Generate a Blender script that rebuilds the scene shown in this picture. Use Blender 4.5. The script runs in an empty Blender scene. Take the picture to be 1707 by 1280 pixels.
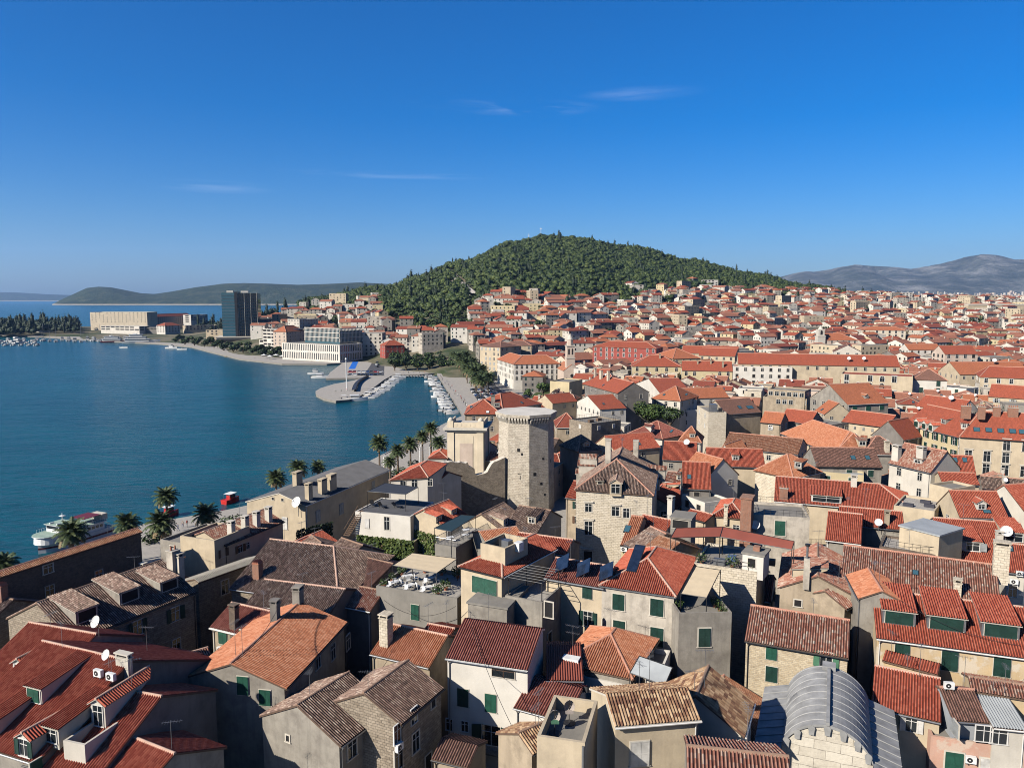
import bpy, math, random
import numpy as np
from mathutils import Vector, Matrix
from math import radians as R_, sin, cos, tan, atan2, pi, sqrt
random.seed(7)
SC = bpy.context.scene
COL = SC.collection

# ---------------------------------------------------------------- camera, sky, sun, exposure
F_PX, CX, CY, PITCH, CAM_H = 1280.0, 853.5, 640.0, R_(6.37), 50.0
cam_d = bpy.data.cameras.new('camera'); cam = bpy.data.objects.new('camera', cam_d); COL.objects.link(cam)
cam.location = (0, 0, CAM_H); cam.rotation_euler = (pi / 2 - PITCH, 0, 0)
cam_d.sensor_width = 36; cam_d.lens = 36 * F_PX / 1707; cam_d.clip_start = 0.5; cam_d.clip_end = 60000
SC.camera = cam
SUN_AZ_VEC = Vector((-0.81, -0.585, 0)).normalized()      # horizontal direction towards the sun
SUN_EL = R_(32)
to_sun = Vector((SUN_AZ_VEC.x * cos(SUN_EL), SUN_AZ_VEC.y * cos(SUN_EL), sin(SUN_EL)))
sd = bpy.data.lights.new('sun', 'SUN'); sd.energy = 5.0; sd.angle = R_(0.5); sd.color = (1.0, 0.93, 0.83)
so = bpy.data.objects.new('sun', sd); COL.objects.link(so)
so.rotation_euler = to_sun.to_track_quat('Z', 'Y').to_euler(); so.location = (-200, -200, 300)
world = bpy.data.worlds.new('World'); SC.world = world; world.use_nodes = True
wn, wl = world.node_tree.nodes, world.node_tree.links
wn.clear()
w_out = wn.new('ShaderNodeOutputWorld'); w_bg = wn.new('ShaderNodeBackground'); w_sky = wn.new('ShaderNodeTexSky')
w_sky.sky_type = 'NISHITA'; w_sky.sun_disc = False; w_sky.sun_elevation = SUN_EL
w_sky.sun_rotation = atan2(SUN_AZ_VEC.x, SUN_AZ_VEC.y)
w_sky.altitude = 50; w_sky.air_density = 1.0; w_sky.dust_density = 1.0; w_sky.ozone_density = 9.0
w_hs = wn.new('ShaderNodeHueSaturation'); w_hs.inputs['Saturation'].default_value = 1.29; w_hs.inputs['Value'].default_value = 1.0; w_hs.inputs['Hue'].default_value = 0.507
wl.new(w_sky.outputs[0], w_hs.inputs['Color'])
# thin cirrus wisps: stretched noise in sky direction, only in a few patches
w_geo = wn.new('ShaderNodeNewGeometry'); w_map = wn.new('ShaderNodeMapping')
wl.new(w_geo.outputs['Incoming'], w_map.inputs['Vector'])
w_map.inputs['Scale'].default_value = (5, 5, 62); w_map.inputs['Rotation'].default_value = (0, R_(3), 0)
w_no = wn.new('ShaderNodeTexNoise'); w_no.inputs['Scale'].default_value = 1.0; w_no.inputs['Detail'].default_value = 9; w_no.inputs['Roughness'].default_value = .62; w_no.inputs['Distortion'].default_value = .5
wl.new(w_map.outputs[0], w_no.inputs['Vector'])
w_r = wn.new('ShaderNodeMapRange'); w_r.inputs[1].default_value = .47; w_r.inputs[2].default_value = .76; w_r.inputs[4].default_value = .38
wl.new(w_no.outputs[0], w_r.inputs[0])
w_acc = None                                                   # where the wisps are: a few flat patches of sky
for px_, py_, wx, wz, k_ in ((880, 181, .10, .011, 1.), (1070, 156, .085, .010, .55), (350, 311, .085, .009, .75), (650, 293, .2, .007, .45), (760, 172, .1, .009, .4)):
    d_ = ((px_ - 853.5) / F_PX, cos(PITCH) + sin(PITCH) * (640 - py_) / F_PX, -sin(PITCH) + cos(PITCH) * (640 - py_) / F_PX); n_ = sqrt(sum(q * q for q in d_))
    m_ = wn.new('ShaderNodeMapping'); m_.vector_type = 'TEXTURE'; m_.inputs['Location'].default_value = [-q / n_ for q in d_]; m_.inputs['Scale'].default_value = (wx, 1, wz); wl.new(w_geo.outputs['Incoming'], m_.inputs['Vector'])
    l_ = wn.new('ShaderNodeVectorMath'); l_.operation = 'LENGTH'; wl.new(m_.outputs[0], l_.inputs[0])
    r_ = wn.new('ShaderNodeMapRange'); r_.interpolation_type = 'SMOOTHSTEP'; r_.inputs[1].default_value = 1; r_.inputs[2].default_value = 0; r_.inputs[4].default_value = k_; wl.new(l_.outputs['Value'], r_.inputs[0])
    if w_acc is None: w_acc = r_.outputs[0]
    else: a_ = wn.new('ShaderNodeMath'); wl.new(w_acc, a_.inputs[0]); wl.new(r_.outputs[0], a_.inputs[1]); w_acc = a_.outputs[0]
w_mu = wn.new('ShaderNodeMath'); w_mu.operation = 'MULTIPLY'; wl.new(w_r.outputs[0], w_mu.inputs[0]); wl.new(w_acc, w_mu.inputs[1])
w_mix = wn.new('ShaderNodeMix'); w_mix.data_type = 'RGBA'
wl.new(w_mu.outputs[0], w_mix.inputs[0]); wl.new(w_hs.outputs[0], w_mix.inputs[6]); w_mix.inputs[7].default_value = (9, 10, 11.5, 1)
wl.new(w_mix.outputs[2], w_bg.inputs['Color'])
w_bg.inputs['Strength'].default_value = 0.0535
wl.new(w_bg.outputs[0], w_out.inputs[0])
SC.view_settings.view_transform = 'Standard'; SC.view_settings.look = 'None'
SC.view_settings.exposure = 1.27; SC.view_settings.gamma = 1.0; SC.view_settings.use_curve_mapping = False
SC.render.engine = 'CYCLES'
cy = SC.cycles
cy.max_bounces = 6; cy.diffuse_bounces = 1; cy.glossy_bounces = 3; cy.transmission_bounces = 4; cy.volume_bounces = 0
cy.transparent_max_bounces = 8; cy.caustics_reflective = False; cy.caustics_refractive = False
cy.use_denoising = True; cy.filter_width = 1.0; cy.sample_clamp_indirect = 4

# ---------------------------------------------------------------- photograph rays -> world
CAM = Vector((0, 0, CAM_H))
FW = Vector((0, cos(PITCH), -sin(PITCH))); UP = Vector((0, sin(PITCH), cos(PITCH))); RT = Vector((1, 0, 0))
def ray(px, py):
    return (FW + RT * ((px - CX) / F_PX) + UP * ((CY - py) / F_PX)).normalized()
def P(px, py, z):
    d = ray(px, py); k = (z - CAM_H) / d.z
    return CAM + d * k
def pix(v):
    r = Vector(v) - CAM; w = r.dot(FW)
    return (CX + F_PX * r.x / w, CY - F_PX * r.dot(UP) / w) if w > 1 else (-9999, -9999)
G1 = Vector((0.40, 0.917, 0)).normalized(); G2 = Vector((G1.y, -G1.x, 0))   # the old town's street grid

# ---------------------------------------------------------------- object helpers
def tag(o, label=None, cat=None, group=None, kind=None):
    if label: o['label'] = label
    if cat: o['category'] = cat
    if group: o['group'] = group
    if kind: o['kind'] = kind
    return o
def empty(name, loc=(0, 0, 0), rz=0):
    o = bpy.data.objects.new(name, None); COL.objects.link(o); o.location = loc; o.rotation_euler = (0, 0, rz)
    o.empty_display_size = .5
    return o
def link(name, me, parent=None, loc=None, rz=None):
    o = bpy.data.objects.new(name, me); COL.objects.link(o)
    if parent: o.parent = parent
    if loc is not None: o.location = loc
    if rz is not None: o.rotation_euler = (0, 0, rz)
    return o
def copy_tree(o, parent=None):
    c = o.copy(); COL.objects.link(c)
    if parent: c.parent = parent
    for ch in list(o.children): copy_tree(ch, c)
    return c

class MB:
    """collects polygons with uv (in metres) and material names, builds one mesh"""
    def __init__(s): s.v, s.f, s.m, s.uv, s.sm, s.names = [], [], [], [], [], []
    def slot(s, m):
        if m not in s.names: s.names.append(m)
        return s.names.index(m)
    def poly(s, pts, mat, uv=None, smooth=False):
        pts = [Vector(p) for p in pts]
        i = len(s.v); s.v.extend(pts); s.f.append(tuple(range(i, i + len(pts)))); s.m.append(s.slot(mat)); s.sm.append(smooth)
        if uv is None:
            n = (pts[1] - pts[0]).cross(pts[2] - pts[0])
            if n.length < 1e-9 and len(pts) > 3: n = (pts[2] - pts[0]).cross(pts[3] - pts[0])
            if n.length < 1e-9: n = Vector((0, 0, 1))
            n.normalize()
            u = Vector((0, 0, 1)).cross(n)
            u = u.normalized() if u.length > .05 else Vector((1, 0, 0))
            w = n.cross(u)
            uv = [(p.dot(u), p.dot(w)) for p in pts]
        s.uv.extend(uv)
    def faces(s, vs, fs, mat, smooth=False):
        for f in fs: s.poly([vs[i] for i in f], mat, smooth=smooth)
    def box(s, x0, x1, y0, y1, z0, z1, mat, top=None, bottom=True):
        a = [(x0, y0, z0), (x1, y0, z0), (x1, y1, z0), (x0, y1, z0), (x0, y0, z1), (x1, y0, z1), (x1, y1, z1), (x0, y1, z1)]
        for f in ((0, 1, 5, 4), (1, 2, 6, 5), (2, 3, 7, 6), (3, 0, 4, 7)): s.poly([a[i] for i in f], mat)
        s.poly([a[i] for i in (4, 5, 6, 7)], top or mat)
        if bottom: s.poly([a[i] for i in (3, 2, 1, 0)], mat)
    def cyl(s, c, r0, r1, h, n, mat, cap=True, top=None, smooth=True, axis=None):
        c = Vector(c); ax = (Vector(axis).normalized() if axis else Vector((0, 0, 1)))
        a = ax.orthogonal().normalized(); b = ax.cross(a)
        lo = [c + (a * cos(2 * pi * k / n) + b * sin(2 * pi * k / n)) * r0 for k in range(n)]
        hi = [c + ax * h + (a * cos(2 * pi * k / n) + b * sin(2 * pi * k / n)) * r1 for k in range(n)]
        for k in range(n):
            j = (k + 1) % n
            s.poly([lo[k], lo[j], hi[j], hi[k]], mat, smooth=smooth)
        if cap: s.poly(hi, top or mat); s.poly(lo[::-1], mat)
    def bar(s, a, b, r, mat, n=5):
        a, b = Vector(a), Vector(b)
        if (b - a).length > 1e-4: s.cyl(a, r, r, (b - a).length, n, mat, axis=b - a)
    def prism(s, outline, z0, z1, mat, top=None):
        n = len(outline)
        ar = sum(outline[i][0] * outline[(i + 1) % n][1] - outline[(i + 1) % n][0] * outline[i][1] for i in range(n))
        if ar < 0: outline = outline[::-1]
        s.poly([(x, y, z1) for x, y in outline], top or mat)
        for i in range(n):
            (x0, y0), (x1, y1) = outline[i], outline[(i + 1) % n]
            s.poly([(x0, y0, z0), (x1, y1, z0), (x1, y1, z1), (x0, y0, z1)], mat)
    def mesh(s, name):
        me = bpy.data.meshes.new(name)
        me.from_pydata([tuple(p) for p in s.v], [], s.f)
        for m in s.names: me.materials.append(M[m])
        me.polygons.foreach_set('material_index', s.m)
        me.polygons.foreach_set('use_smooth', s.sm)
        ul = me.uv_layers.new(name='UVMap')
        ul.data.foreach_set('uv', np.array(s.uv, dtype=np.float32).ravel())
        return me
    def build(s, name, parent=None, loc=None, rz=None):
        return link(name, s.mesh(name), parent, loc, rz)

# ---------------------------------------------------------------- materials
M = {}
ALB = .55
class NT:
    def __init__(s, name):
        s.mat = bpy.data.materials.new(name); s.mat.use_nodes = True; M[name] = s.mat
        s.n, s.l = s.mat.node_tree.nodes, s.mat.node_tree.links
        s.b = s.n['Principled BSDF']; s.b.inputs['Roughness'].default_value = .85
        s.b.inputs['Specular IOR Level'].default_value = .25
    def new(s, t, **kw):
        x = s.n.new(t)
        for k, v in kw.items(): setattr(x, k, v)
        return x
    def uv(s, scale=(1, 1, 1), obj=False):
        tc = s.new('ShaderNodeTexCoord'); mp = s.new('ShaderNodeMapping'); mp.inputs['Scale'].default_value = scale
        s.l.new(tc.outputs['Object' if obj else 'UV'], mp.inputs['Vector']); return mp.outputs[0]
    def pos(s, scale=(1, 1, 1)):
        g = s.new('ShaderNodeNewGeometry'); mp = s.new('ShaderNodeMapping'); mp.inputs['Scale'].default_value = scale
        s.l.new(g.outputs['Position'], mp.inputs['Vector']); return mp.outputs[0]
    def noise(s, vec, scale, detail=4, rough=.55):
        x = s.new('ShaderNodeTexNoise'); x.inputs['Scale'].default_value = scale; x.inputs['Detail'].default_value = detail; x.inputs['Roughness'].default_value = rough
        s.l.new(vec, x.inputs['Vector']); return x.outputs[0]
    def rng(s, v, a, b, c=0., d=1.):
        x = s.new('ShaderNodeMapRange')
        for i, k in enumerate((a, b, c, d)): x.inputs[i + 1].default_value = k
        s.l.new(v, x.inputs[0]); return x.outputs[0]
    def math(s, op, a, b=None):
        x = s.new('ShaderNodeMath', operation=op)
        for i, k in enumerate((a, b)):
            if k is None: continue
            if isinstance(k, (int, float)): x.inputs[i].default_value = k
            else: s.l.new(k, x.inputs[i])
        return x.outputs[0]
    def mix(s, f, a, b, mode='MIX'):
        x = s.new('ShaderNodeMix', data_type='RGBA', blend_type=mode)
        for i, k in ((0, f), (6, a), (7, b)):
            if isinstance(k, (int, float)): x.inputs[i].default_value = k
            elif isinstance(k, tuple): x.inputs[i].default_value = (*k[:3], 1)
            else: s.l.new(k, x.inputs[i])
        return x.outputs[2]
    def ramp(s, v, stops, const=False):
        x = s.new('ShaderNodeValToRGB'); cr = x.color_ramp
        if const: cr.interpolation = 'CONSTANT'
        while len(cr.elements) < len(stops): cr.elements.new(.5)
        for e, (p, c) in zip(cr.elements, stops): e.position = p; e.color = (*c, 1)
        s.l.new(v, x.inputs[0]); return x.outputs[0]
    def col(s, c):
        if isinstance(c, tuple): s.b.inputs['Base Color'].default_value = (*[k * ALB for k in c[:3]], 1)
        else: s.l.new(s.mix(1., c, (ALB, ALB, ALB), 'MULTIPLY'), s.b.inputs['Base Color'])
    def bump(s, h, strength=.5, dist=.05):
        x = s.new('ShaderNodeBump'); x.inputs['Strength'].default_value = strength; x.inputs['Distance'].default_value = dist
        s.l.new(h, x.inputs['Height']); s.l.new(x.outputs[0], s.b.inputs['Normal'])
    def set(s, **kw):
        for k, v in kw.items(): s.b.inputs[k.replace('_', ' ')].default_value = v

def m_plain(name, c, rough=.7, metal=0., spec=.3, var=.12, scale=1.5):
    t = NT(name); t.set(Roughness=rough, Metallic=metal); t.b.inputs['Specular IOR Level'].default_value = spec
    if var:
        n = t.noise(t.pos(), scale, 4)
        t.col(t.mix(t.rng(n, .3, .7), tuple(k * (1 - var) for k in c), tuple(min(1, k * (1 + var)) for k in c)))
    else: t.col(c)
def m_plaster(name, c, stain=.35, stain_c=(.16, .14, .11), streak=.3, patch=None):
    t = NT(name); t.set(Roughness=.92)
    p = t.uv(); pw = t.pos()
    base = t.mix(t.rng(t.noise(pw, .35, 3), .35, .65), tuple(k * .88 for k in c), tuple(min(1, k * 1.06) for k in c))
    st = t.rng(t.noise(pw, .55, 7, .68), .44, .70, 0, stain)
    base = t.mix(st, base, stain_c)
    mp = t.uv((1.6, .16, 1)); sk = t.rng(t.noise(mp, 1.0, 5, .6), .47, .74, 0, streak)
    base = t.mix(sk, base, tuple(k * .55 for k in c))
    if patch: base = t.mix(t.rng(t.noise(pw, .42, 6, .6), .56, .60, 0, .8), base, patch)
    fine = t.noise(pw, 9, 3); base = t.mix(t.rng(fine, .3, .7, 0, .14), base, tuple(k * .6 for k in c))
    t.col(base); t.bump(t.noise(pw, 5, 5), .35, .03)
def m_stone(name, c1, c2, mortar, bw=.62, bh=.30, stain=.4, contrast=1.):
    t = NT(name); t.set(Roughness=.95)
    p = t.uv(); pw = t.pos()
    w = t.new('ShaderNodeVectorMath', operation='ADD')
    nz = t.new('ShaderNodeTexNoise'); nz.inputs['Scale'].default_value = 1.4; t.l.new(pw, nz.inputs['Vector'])
    sc = t.new('ShaderNodeVectorMath', operation='SCALE'); sc.inputs['Scale'].default_value = .16; t.l.new(nz.outputs['Color'], sc.inputs[0])
    t.l.new(p, w.inputs[0]); t.l.new(sc.outputs[0], w.inputs[1])
    br = t.new('ShaderNodeTexBrick'); t.l.new(w.outputs[0], br.inputs['Vector'])
    br.inputs['Color1'].default_value = (*c1, 1); br.inputs['Color2'].default_value = (*c2, 1); br.inputs['Mortar'].default_value = (*mortar, 1)
    br.inputs['Scale'].default_value = 1; br.inputs['Brick Width'].default_value = bw; br.inputs['Row Height'].default_value = bh
    br.inputs['Mortar Size'].default_value = .018; br.inputs['Mortar Smooth'].default_value = .4; br.offset = .43
    n = t.noise(pw, .5, 7, .65)
    c = t.mix(t.rng(n, .48, .72, 0, stain), br.outputs['Color'], tuple(k * .35 for k in c1))
    c = t.mix(t.rng(t.noise(pw, 2.6, 5, .7), .42, .72, 0, .45), c, tuple(min(1, k * 1.25) for k in c2))
    t.col(c)
    hgt = t.math('ADD', t.math('MULTIPLY', br.outputs['Fac'], -1.0), t.math('MULTIPLY', t.noise(pw, 4, 6, .7), 1.2))
    t.bump(hgt, .7, .05)
def m_tile(name, stops, dirt=.3, tw=.26, th=.38, moss=(.07, .055, .04), rows=.55, patchy=.25, pan=.72):
    """clay tiles: every tile its own shade, weathering in patches; uv in metres along / up the slope"""
    t = NT(name); t.set(Roughness=.88)
    tc = t.new('ShaderNodeTexCoord'); sp = t.new('ShaderNodeSeparateXYZ'); t.l.new(tc.outputs['UV'], sp.inputs[0])
    u = t.math('DIVIDE', sp.outputs[0], tw); v = t.math('DIVIDE', sp.outputs[1], th)
    cu, cv = t.math('FLOOR', u), t.math('FLOOR', v)
    cb = t.new('ShaderNodeCombineXYZ'); t.l.new(cu, cb.inputs[0]); t.l.new(cv, cb.inputs[1])
    oi = t.new('ShaderNodeObjectInfo'); t.l.new(oi.outputs['Random'], cb.inputs[2])
    wn_ = t.new('ShaderNodeTexWhiteNoise'); wn_.noise_dimensions = '3D'; t.l.new(cb.outputs[0], wn_.inputs['Vector'])
    c = t.ramp(wn_.outputs['Value'], stops)
    pw = t.pos()
    c = t.mix(t.rng(t.noise(pw, .23, 5, .6), .42, .66, 0, patchy), c, stops[0][1])
    c = t.mix(t.rng(t.noise(pw, .8, 6, .7), .5, .75, 0, dirt), c, moss)
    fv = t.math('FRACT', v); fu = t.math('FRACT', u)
    tri = t.math('ABSOLUTE', t.math('SUBTRACT', fu, .5))                     # dirt and the shade between tiles, both put into the channel colour
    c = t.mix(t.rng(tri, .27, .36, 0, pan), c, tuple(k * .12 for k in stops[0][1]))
    t.col(c)
    h = t.math('ADD', t.math('MULTIPLY', t.math('SUBTRACT', 1., fv), rows), t.math('MULTIPLY', wn_.outputs['Value'], .25))
    t.bump(h, .8, .045)
def build_materials():
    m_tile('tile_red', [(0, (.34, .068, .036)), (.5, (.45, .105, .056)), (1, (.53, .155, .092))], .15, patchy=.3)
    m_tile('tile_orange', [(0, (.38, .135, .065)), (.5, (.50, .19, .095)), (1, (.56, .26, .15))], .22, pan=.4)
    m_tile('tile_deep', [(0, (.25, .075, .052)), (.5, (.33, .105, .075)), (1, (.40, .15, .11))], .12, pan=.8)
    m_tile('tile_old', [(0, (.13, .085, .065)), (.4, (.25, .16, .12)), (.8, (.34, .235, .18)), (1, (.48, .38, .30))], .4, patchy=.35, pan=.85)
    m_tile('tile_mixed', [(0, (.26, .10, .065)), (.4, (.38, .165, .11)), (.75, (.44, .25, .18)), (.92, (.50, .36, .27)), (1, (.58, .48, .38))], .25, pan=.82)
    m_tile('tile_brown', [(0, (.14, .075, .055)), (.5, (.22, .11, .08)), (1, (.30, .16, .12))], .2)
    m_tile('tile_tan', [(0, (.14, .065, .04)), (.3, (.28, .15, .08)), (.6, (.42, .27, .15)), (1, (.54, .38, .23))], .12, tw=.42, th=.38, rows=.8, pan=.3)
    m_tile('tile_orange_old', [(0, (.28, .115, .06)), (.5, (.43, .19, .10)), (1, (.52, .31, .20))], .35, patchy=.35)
    for n_, c_ in (('red', (.34, .082, .042)), ('orange', (.42, .14, .065)), ('deep', (.25, .062, .036)), ('worn', (.34, .14, .085)), ('brown', (.20, .10, .07))):
        m_tile('far_' + n_, [(0, tuple(k * .82 for k in c_)), (.5, c_), (1, tuple(k * 1.18 for k in c_))], .2, patchy=.3, pan=.25)
    m_plain('ridge_tile', (.50, .25, .17), .9); m_plain('ridge_mortar', (.55, .36, .27), .9); m_plain('ridge_old', (.30, .19, .13), .95)
    m_plain('eave_wood', (.12, .075, .05), .9); m_plain('eave_stone', (.45, .41, .34), .9)
    m_plaster('white', (.60, .555, .47), .3, (.42, .38, .32), .18)
    m_plaster('whiter', (.67, .63, .55), .14, (.5, .47, .42), .1)
    m_plaster('cream', (.57, .47, .325), .4, (.28, .23, .17), .25)
    m_plaster('palace_cream', (.74, .63, .46), .15, (.4, .33, .24), .2)
    m_plaster('yellow', (.58, .48, .29), .15, (.4, .33, .2), .15)
    m_plaster('ochre', (.56, .42, .24), .5, (.45, .41, .35), .35, patch=(.60, .53, .42))
    m_plaster('grey', (.33, .30, .25), .75, (.15, .13, .11), .65)
    m_plaster('greystain', (.56, .50, .41), .95, (.24, .21, .17), .75)
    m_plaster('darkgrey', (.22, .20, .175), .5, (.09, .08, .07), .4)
    m_plaster('tan', (.42, .34, .24), .65, (.15, .12, .085), .6)
    m_plaster('pink', (.56, .33, .24), .45, (.5, .42, .34), .3, patch=(.58, .47, .37))
    m_plaster('rose', (.62, .50, .40), .25, (.36, .28, .22), .25)
    m_plaster('palace_red', (.36, .085, .065), .22, (.42, .17, .13), .2)
    m_plaster('lead_paint', (.36, .38, .40), .2, (.2, .2, .2), .2)
    m_plaster('concrete', (.27, .25, .215), .6, (.17, .16, .14), .35)
    m_stone('stone', (.55, .475, .35), (.67, .59, .46), (.30, .26, .20))
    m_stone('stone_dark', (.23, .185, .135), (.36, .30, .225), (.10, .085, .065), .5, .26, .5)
    m_stone('stone_rubble', (.42, .33, .21), (.58, .49, .34), (.50, .44, .34), .38, .2, .35)
    m_stone('stone_tower', (.43, .37, .285), (.56, .50, .40), (.22, .19, .15), .7, .38, .75)
    m_stone('brick', (.30, .11, .065), (.38, .16, .09), (.34, .28, .22), .26, .09, .3)
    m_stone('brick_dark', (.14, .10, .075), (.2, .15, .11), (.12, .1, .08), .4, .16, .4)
    m_stone('paving', (.36, .335, .295), (.42, .39, .34), (.36, .33, .29), 1.2, .8, .25)
    t = NT('glass'); t.col((.015, .02, .024)); t.set(Roughness=.06); t.b.inputs['Specular IOR Level'].default_value = .7
    t = NT('glass_green'); t.col((.012, .035, .035)); t.set(Roughness=.6); t.b.inputs['Specular IOR Level'].default_value = .6
    t = NT('glass_blue'); t.col((.05, .12, .15)); t.set(Roughness=.1); t.b.inputs['Specular IOR Level'].default_value = .8
    m_plain('dark', (.012, .011, .011), .9, var=.2)
    m_plain('frame_white', (.68, .66, .61), .6); m_plain('frame_stone', (.58, .53, .44), .9); m_plain('frame_brown', (.10, .06, .04), .6)
    def m_shutter(n, c):
        t = NT(n); t.set(Roughness=.55); p = t.uv()
        sp = t.new('ShaderNodeSeparateXYZ'); t.l.new(p, sp.inputs[0])
        fr = t.math('FRACT', t.math('MULTIPLY', sp.outputs[1], 12.)); t.bump(fr, .6, .02)
        t.col(t.mix(t.rng(t.noise(t.pos(), 1.1, 3), .3, .7), tuple(k * .7 for k in c), tuple(k * 1.25 for k in c)))
    m_shutter('green', (.018, .085, .055)); m_shutter('green_dark', (.012, .045, .034)); m_shutter('shut_white', (.62, .60, .55)); m_shutter('shut_brown', (.11, .06, .035)); m_shutter('shut_grey', (.33, .35, .35)); m_shutter('shut_pale_green', (.08, .20, .12))
    m_plain('lead', (.31, .31, .30), .75, 0, .2, .25, .9); m_plain('lead_seam', (.34, .34, .33), .7)
    m_plain('sheet_red', (.27, .075, .048), .7, var=.1, scale=.4); m_plain('sheet_grey', (.36, .38, .38), .6, var=.14, scale=.4); m_plain('roof_felt', (.10, .10, .105), .85, var=.15, scale=.5)
    m_plain('metal', (.32, .33, .34), .4, .7); m_plain('metal_dark', (.035, .035, .037), .5, .3); m_plain('white_paint', (.75, .75, .73), .45); m_plain('plastic_white', (.78, .77, .73), .4)
    m_plain('awning_beige', (.68, .55, .36), .85, var=.06); m_plain('awning_dark', (.045, .05, .06), .7); m_plain('awning_white', (.72, .72, .70), .8); m_plain('solar', (.016, .026, .05), .12, .0, .6, .3)
    m_plain('wood', (.16, .10, .06), .8); m_plain('red_paint', (.50, .025, .02), .4); m_plain('blue_paint', (.03, .12, .34), .4); m_plain('navy', (.018, .03, .07), .4); m_plain('orange_paint', (.62, .16, .03), .5)
    m_plain('terracotta', (.38, .15, .09), .85); m_plain('cloth', (.35, .30, .26), .9); m_plain('cloth_dark', (.05, .05, .065), .9); m_plain('skin', (.42, .25, .17), .7); m_plain('cloth_blue', (.07, .12, .25), .9); m_plain('cloth_red', (.40, .06, .05), .9); m_plain('blue_tank', (.03, .20, .55), .4)
    m_plain('tyre', (.015, .015, .015), .85); m_plain('car_grey', (.16, .17, .18), .3, .3, .5); m_plain('car_black', (.012, .013, .015), .25, .2, .5); m_plain('car_white', (.70, .70, .69), .3, 0, .5); m_plain('car_red', (.36, .02, .02), .3, 0, .5); m_plain('car_blue', (.03, .07, .20), .3, 0, .5)
    m_plain('asphalt', (.075, .075, .08), .9, var=.25, scale=.4); m_plain('court_blue', (.02, .16, .62), .6, var=.08)
    m_plain('rock', (.34, .30, .25), .95, var=.3); m_plain('bark', (.13, .095, .065), .95, var=.3, scale=6); m_plain('palm_bark', (.15, .11, .075), .95, var=.35, scale=5)
    def m_leaf(n, a, b, c, sc=.25, rough=.65):
        t = NT(n); t.set(Roughness=rough); g = t.new('ShaderNodeNewGeometry')
        k = t.math('ADD', t.math('MULTIPLY', g.outputs['Random Per Island'], .55), t.math('MULTIPLY', t.noise(t.pos(), sc, 3), .5))
        t.col(t.ramp(k, [(.2, a), (.5, b), (.85, c)]))
    m_leaf('leaf', (.020, .040, .010), (.045, .085, .018), (.095, .135, .028))
    m_leaf('leaf_pine', (.013, .028, .008), (.037, .062, .012), (.092, .118, .020), .05)
    m_leaf('leaf_dark', (.010, .020, .010), (.018, .034, .014), (.032, .052, .02))
    m_leaf('leaf_palm', (.022, .040, .014), (.050, .078, .026), (.11, .13, .045), .3)
    m_leaf('leaf_dry', (.10, .075, .03), (.18, .13, .06), (.26, .19, .09), .3)
    m_leaf('leaf_ivy', (.03, .055, .012), (.07, .11, .022), (.14, .17, .04), .6)
    m_leaf('grass', (.03, .055, .012), (.055, .085, .02), (.08, .11, .03), .3)
build_materials()
# ---------------------------------------------------------------- house engine
FOOT = []          # world footprints of what is already built: (cx, cy, radius, polygon)
def add_foot(poly):
    c = sum((Vector((p[0], p[1], 0)) for p in poly), Vector()) / len(poly)
    FOOT.append((c, max((Vector((p[0], p[1], 0)) - c).length for p in poly), [(p[0], p[1]) for p in poly]))
def inside(x, y, poly):
    r = False; j = len(poly) - 1
    for i in range(len(poly)):
        (xi, yi), (xj, yj) = poly[i], poly[j]
        if (yi > y) != (yj > y) and x < (xj - xi) * (y - yi) / (yj - yi) + xi: r = not r
        j = i
    return r

def corrugate(mb, poly, mat, pitch=.25, amp=.11, base=0.0):
    """cover a convex sloping polygon with barrel-tile columns running down the slope"""
    pts = [Vector(p) for p in poly]
    n = Vector((0, 0, 0))
    for i in range(len(pts)): n += pts[i].cross(pts[(i + 1) % len(pts)])
    n.normalize()
    if n.z < 0: n = -n
    u = Vector((0, 0, 1)).cross(n)
    u = u.normalized() if u.length > .03 else Vector((1, 0, 0))
    v = n.cross(u)
    o = pts[0]; q = [((p - o).dot(u), (p - o).dot(v)) for p in pts]
    umin, umax = min(a for a, b in q), max(a for a, b in q)
    if umax - umin < .1: return
    k = max(1, int(round((umax - umin) / pitch)))
    prof = (0., .62, 1., 1., .62, 0.) ; ns = len(prof); tot = k * ns
    lo, hi, us = [], [], []
    for i in range(tot + 1):
        uu = umin + (umax - umin) * i / tot
        uc = min(max(uu, umin + 1e-4), umax - 1e-4); vs = []
        for j in range(len(q)):
            (a0, b0), (a1, b1) = q[j], q[(j + 1) % len(q)]
            if (a0 - uc) * (a1 - uc) <= 0 and abs(a1 - a0) > 1e-9: vs.append(b0 + (b1 - b0) * (uc - a0) / (a1 - a0))
        if not vs: vs = [0, 0]
        h = n * (amp * prof[i % ns] + base)
        lo.append(o + u * uu + v * min(vs) + h); hi.append(o + u * uu + v * max(vs) + h); us.append((uu / ((umax - umin) / k) * .26, min(vs), max(vs)))
    sl = mb.slot(mat)
    for i in range(tot):
        if (hi[i] - lo[i]).length < .02 and (hi[i + 1] - lo[i + 1]).length < .02: continue
        b = len(mb.v); mb.v += [lo[i], lo[i + 1], hi[i + 1], hi[i]]; mb.f.append((b, b + 1, b + 2, b + 3)); mb.m.append(sl); mb.sm.append(False)
        e = 1e-3
        mb.uv += [(us[i][0] + e, us[i][1]), (us[i + 1][0] - e, us[i + 1][1]), (us[i + 1][0] - e, us[i + 1][2]), (us[i][0] + e, us[i][2])]

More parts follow.
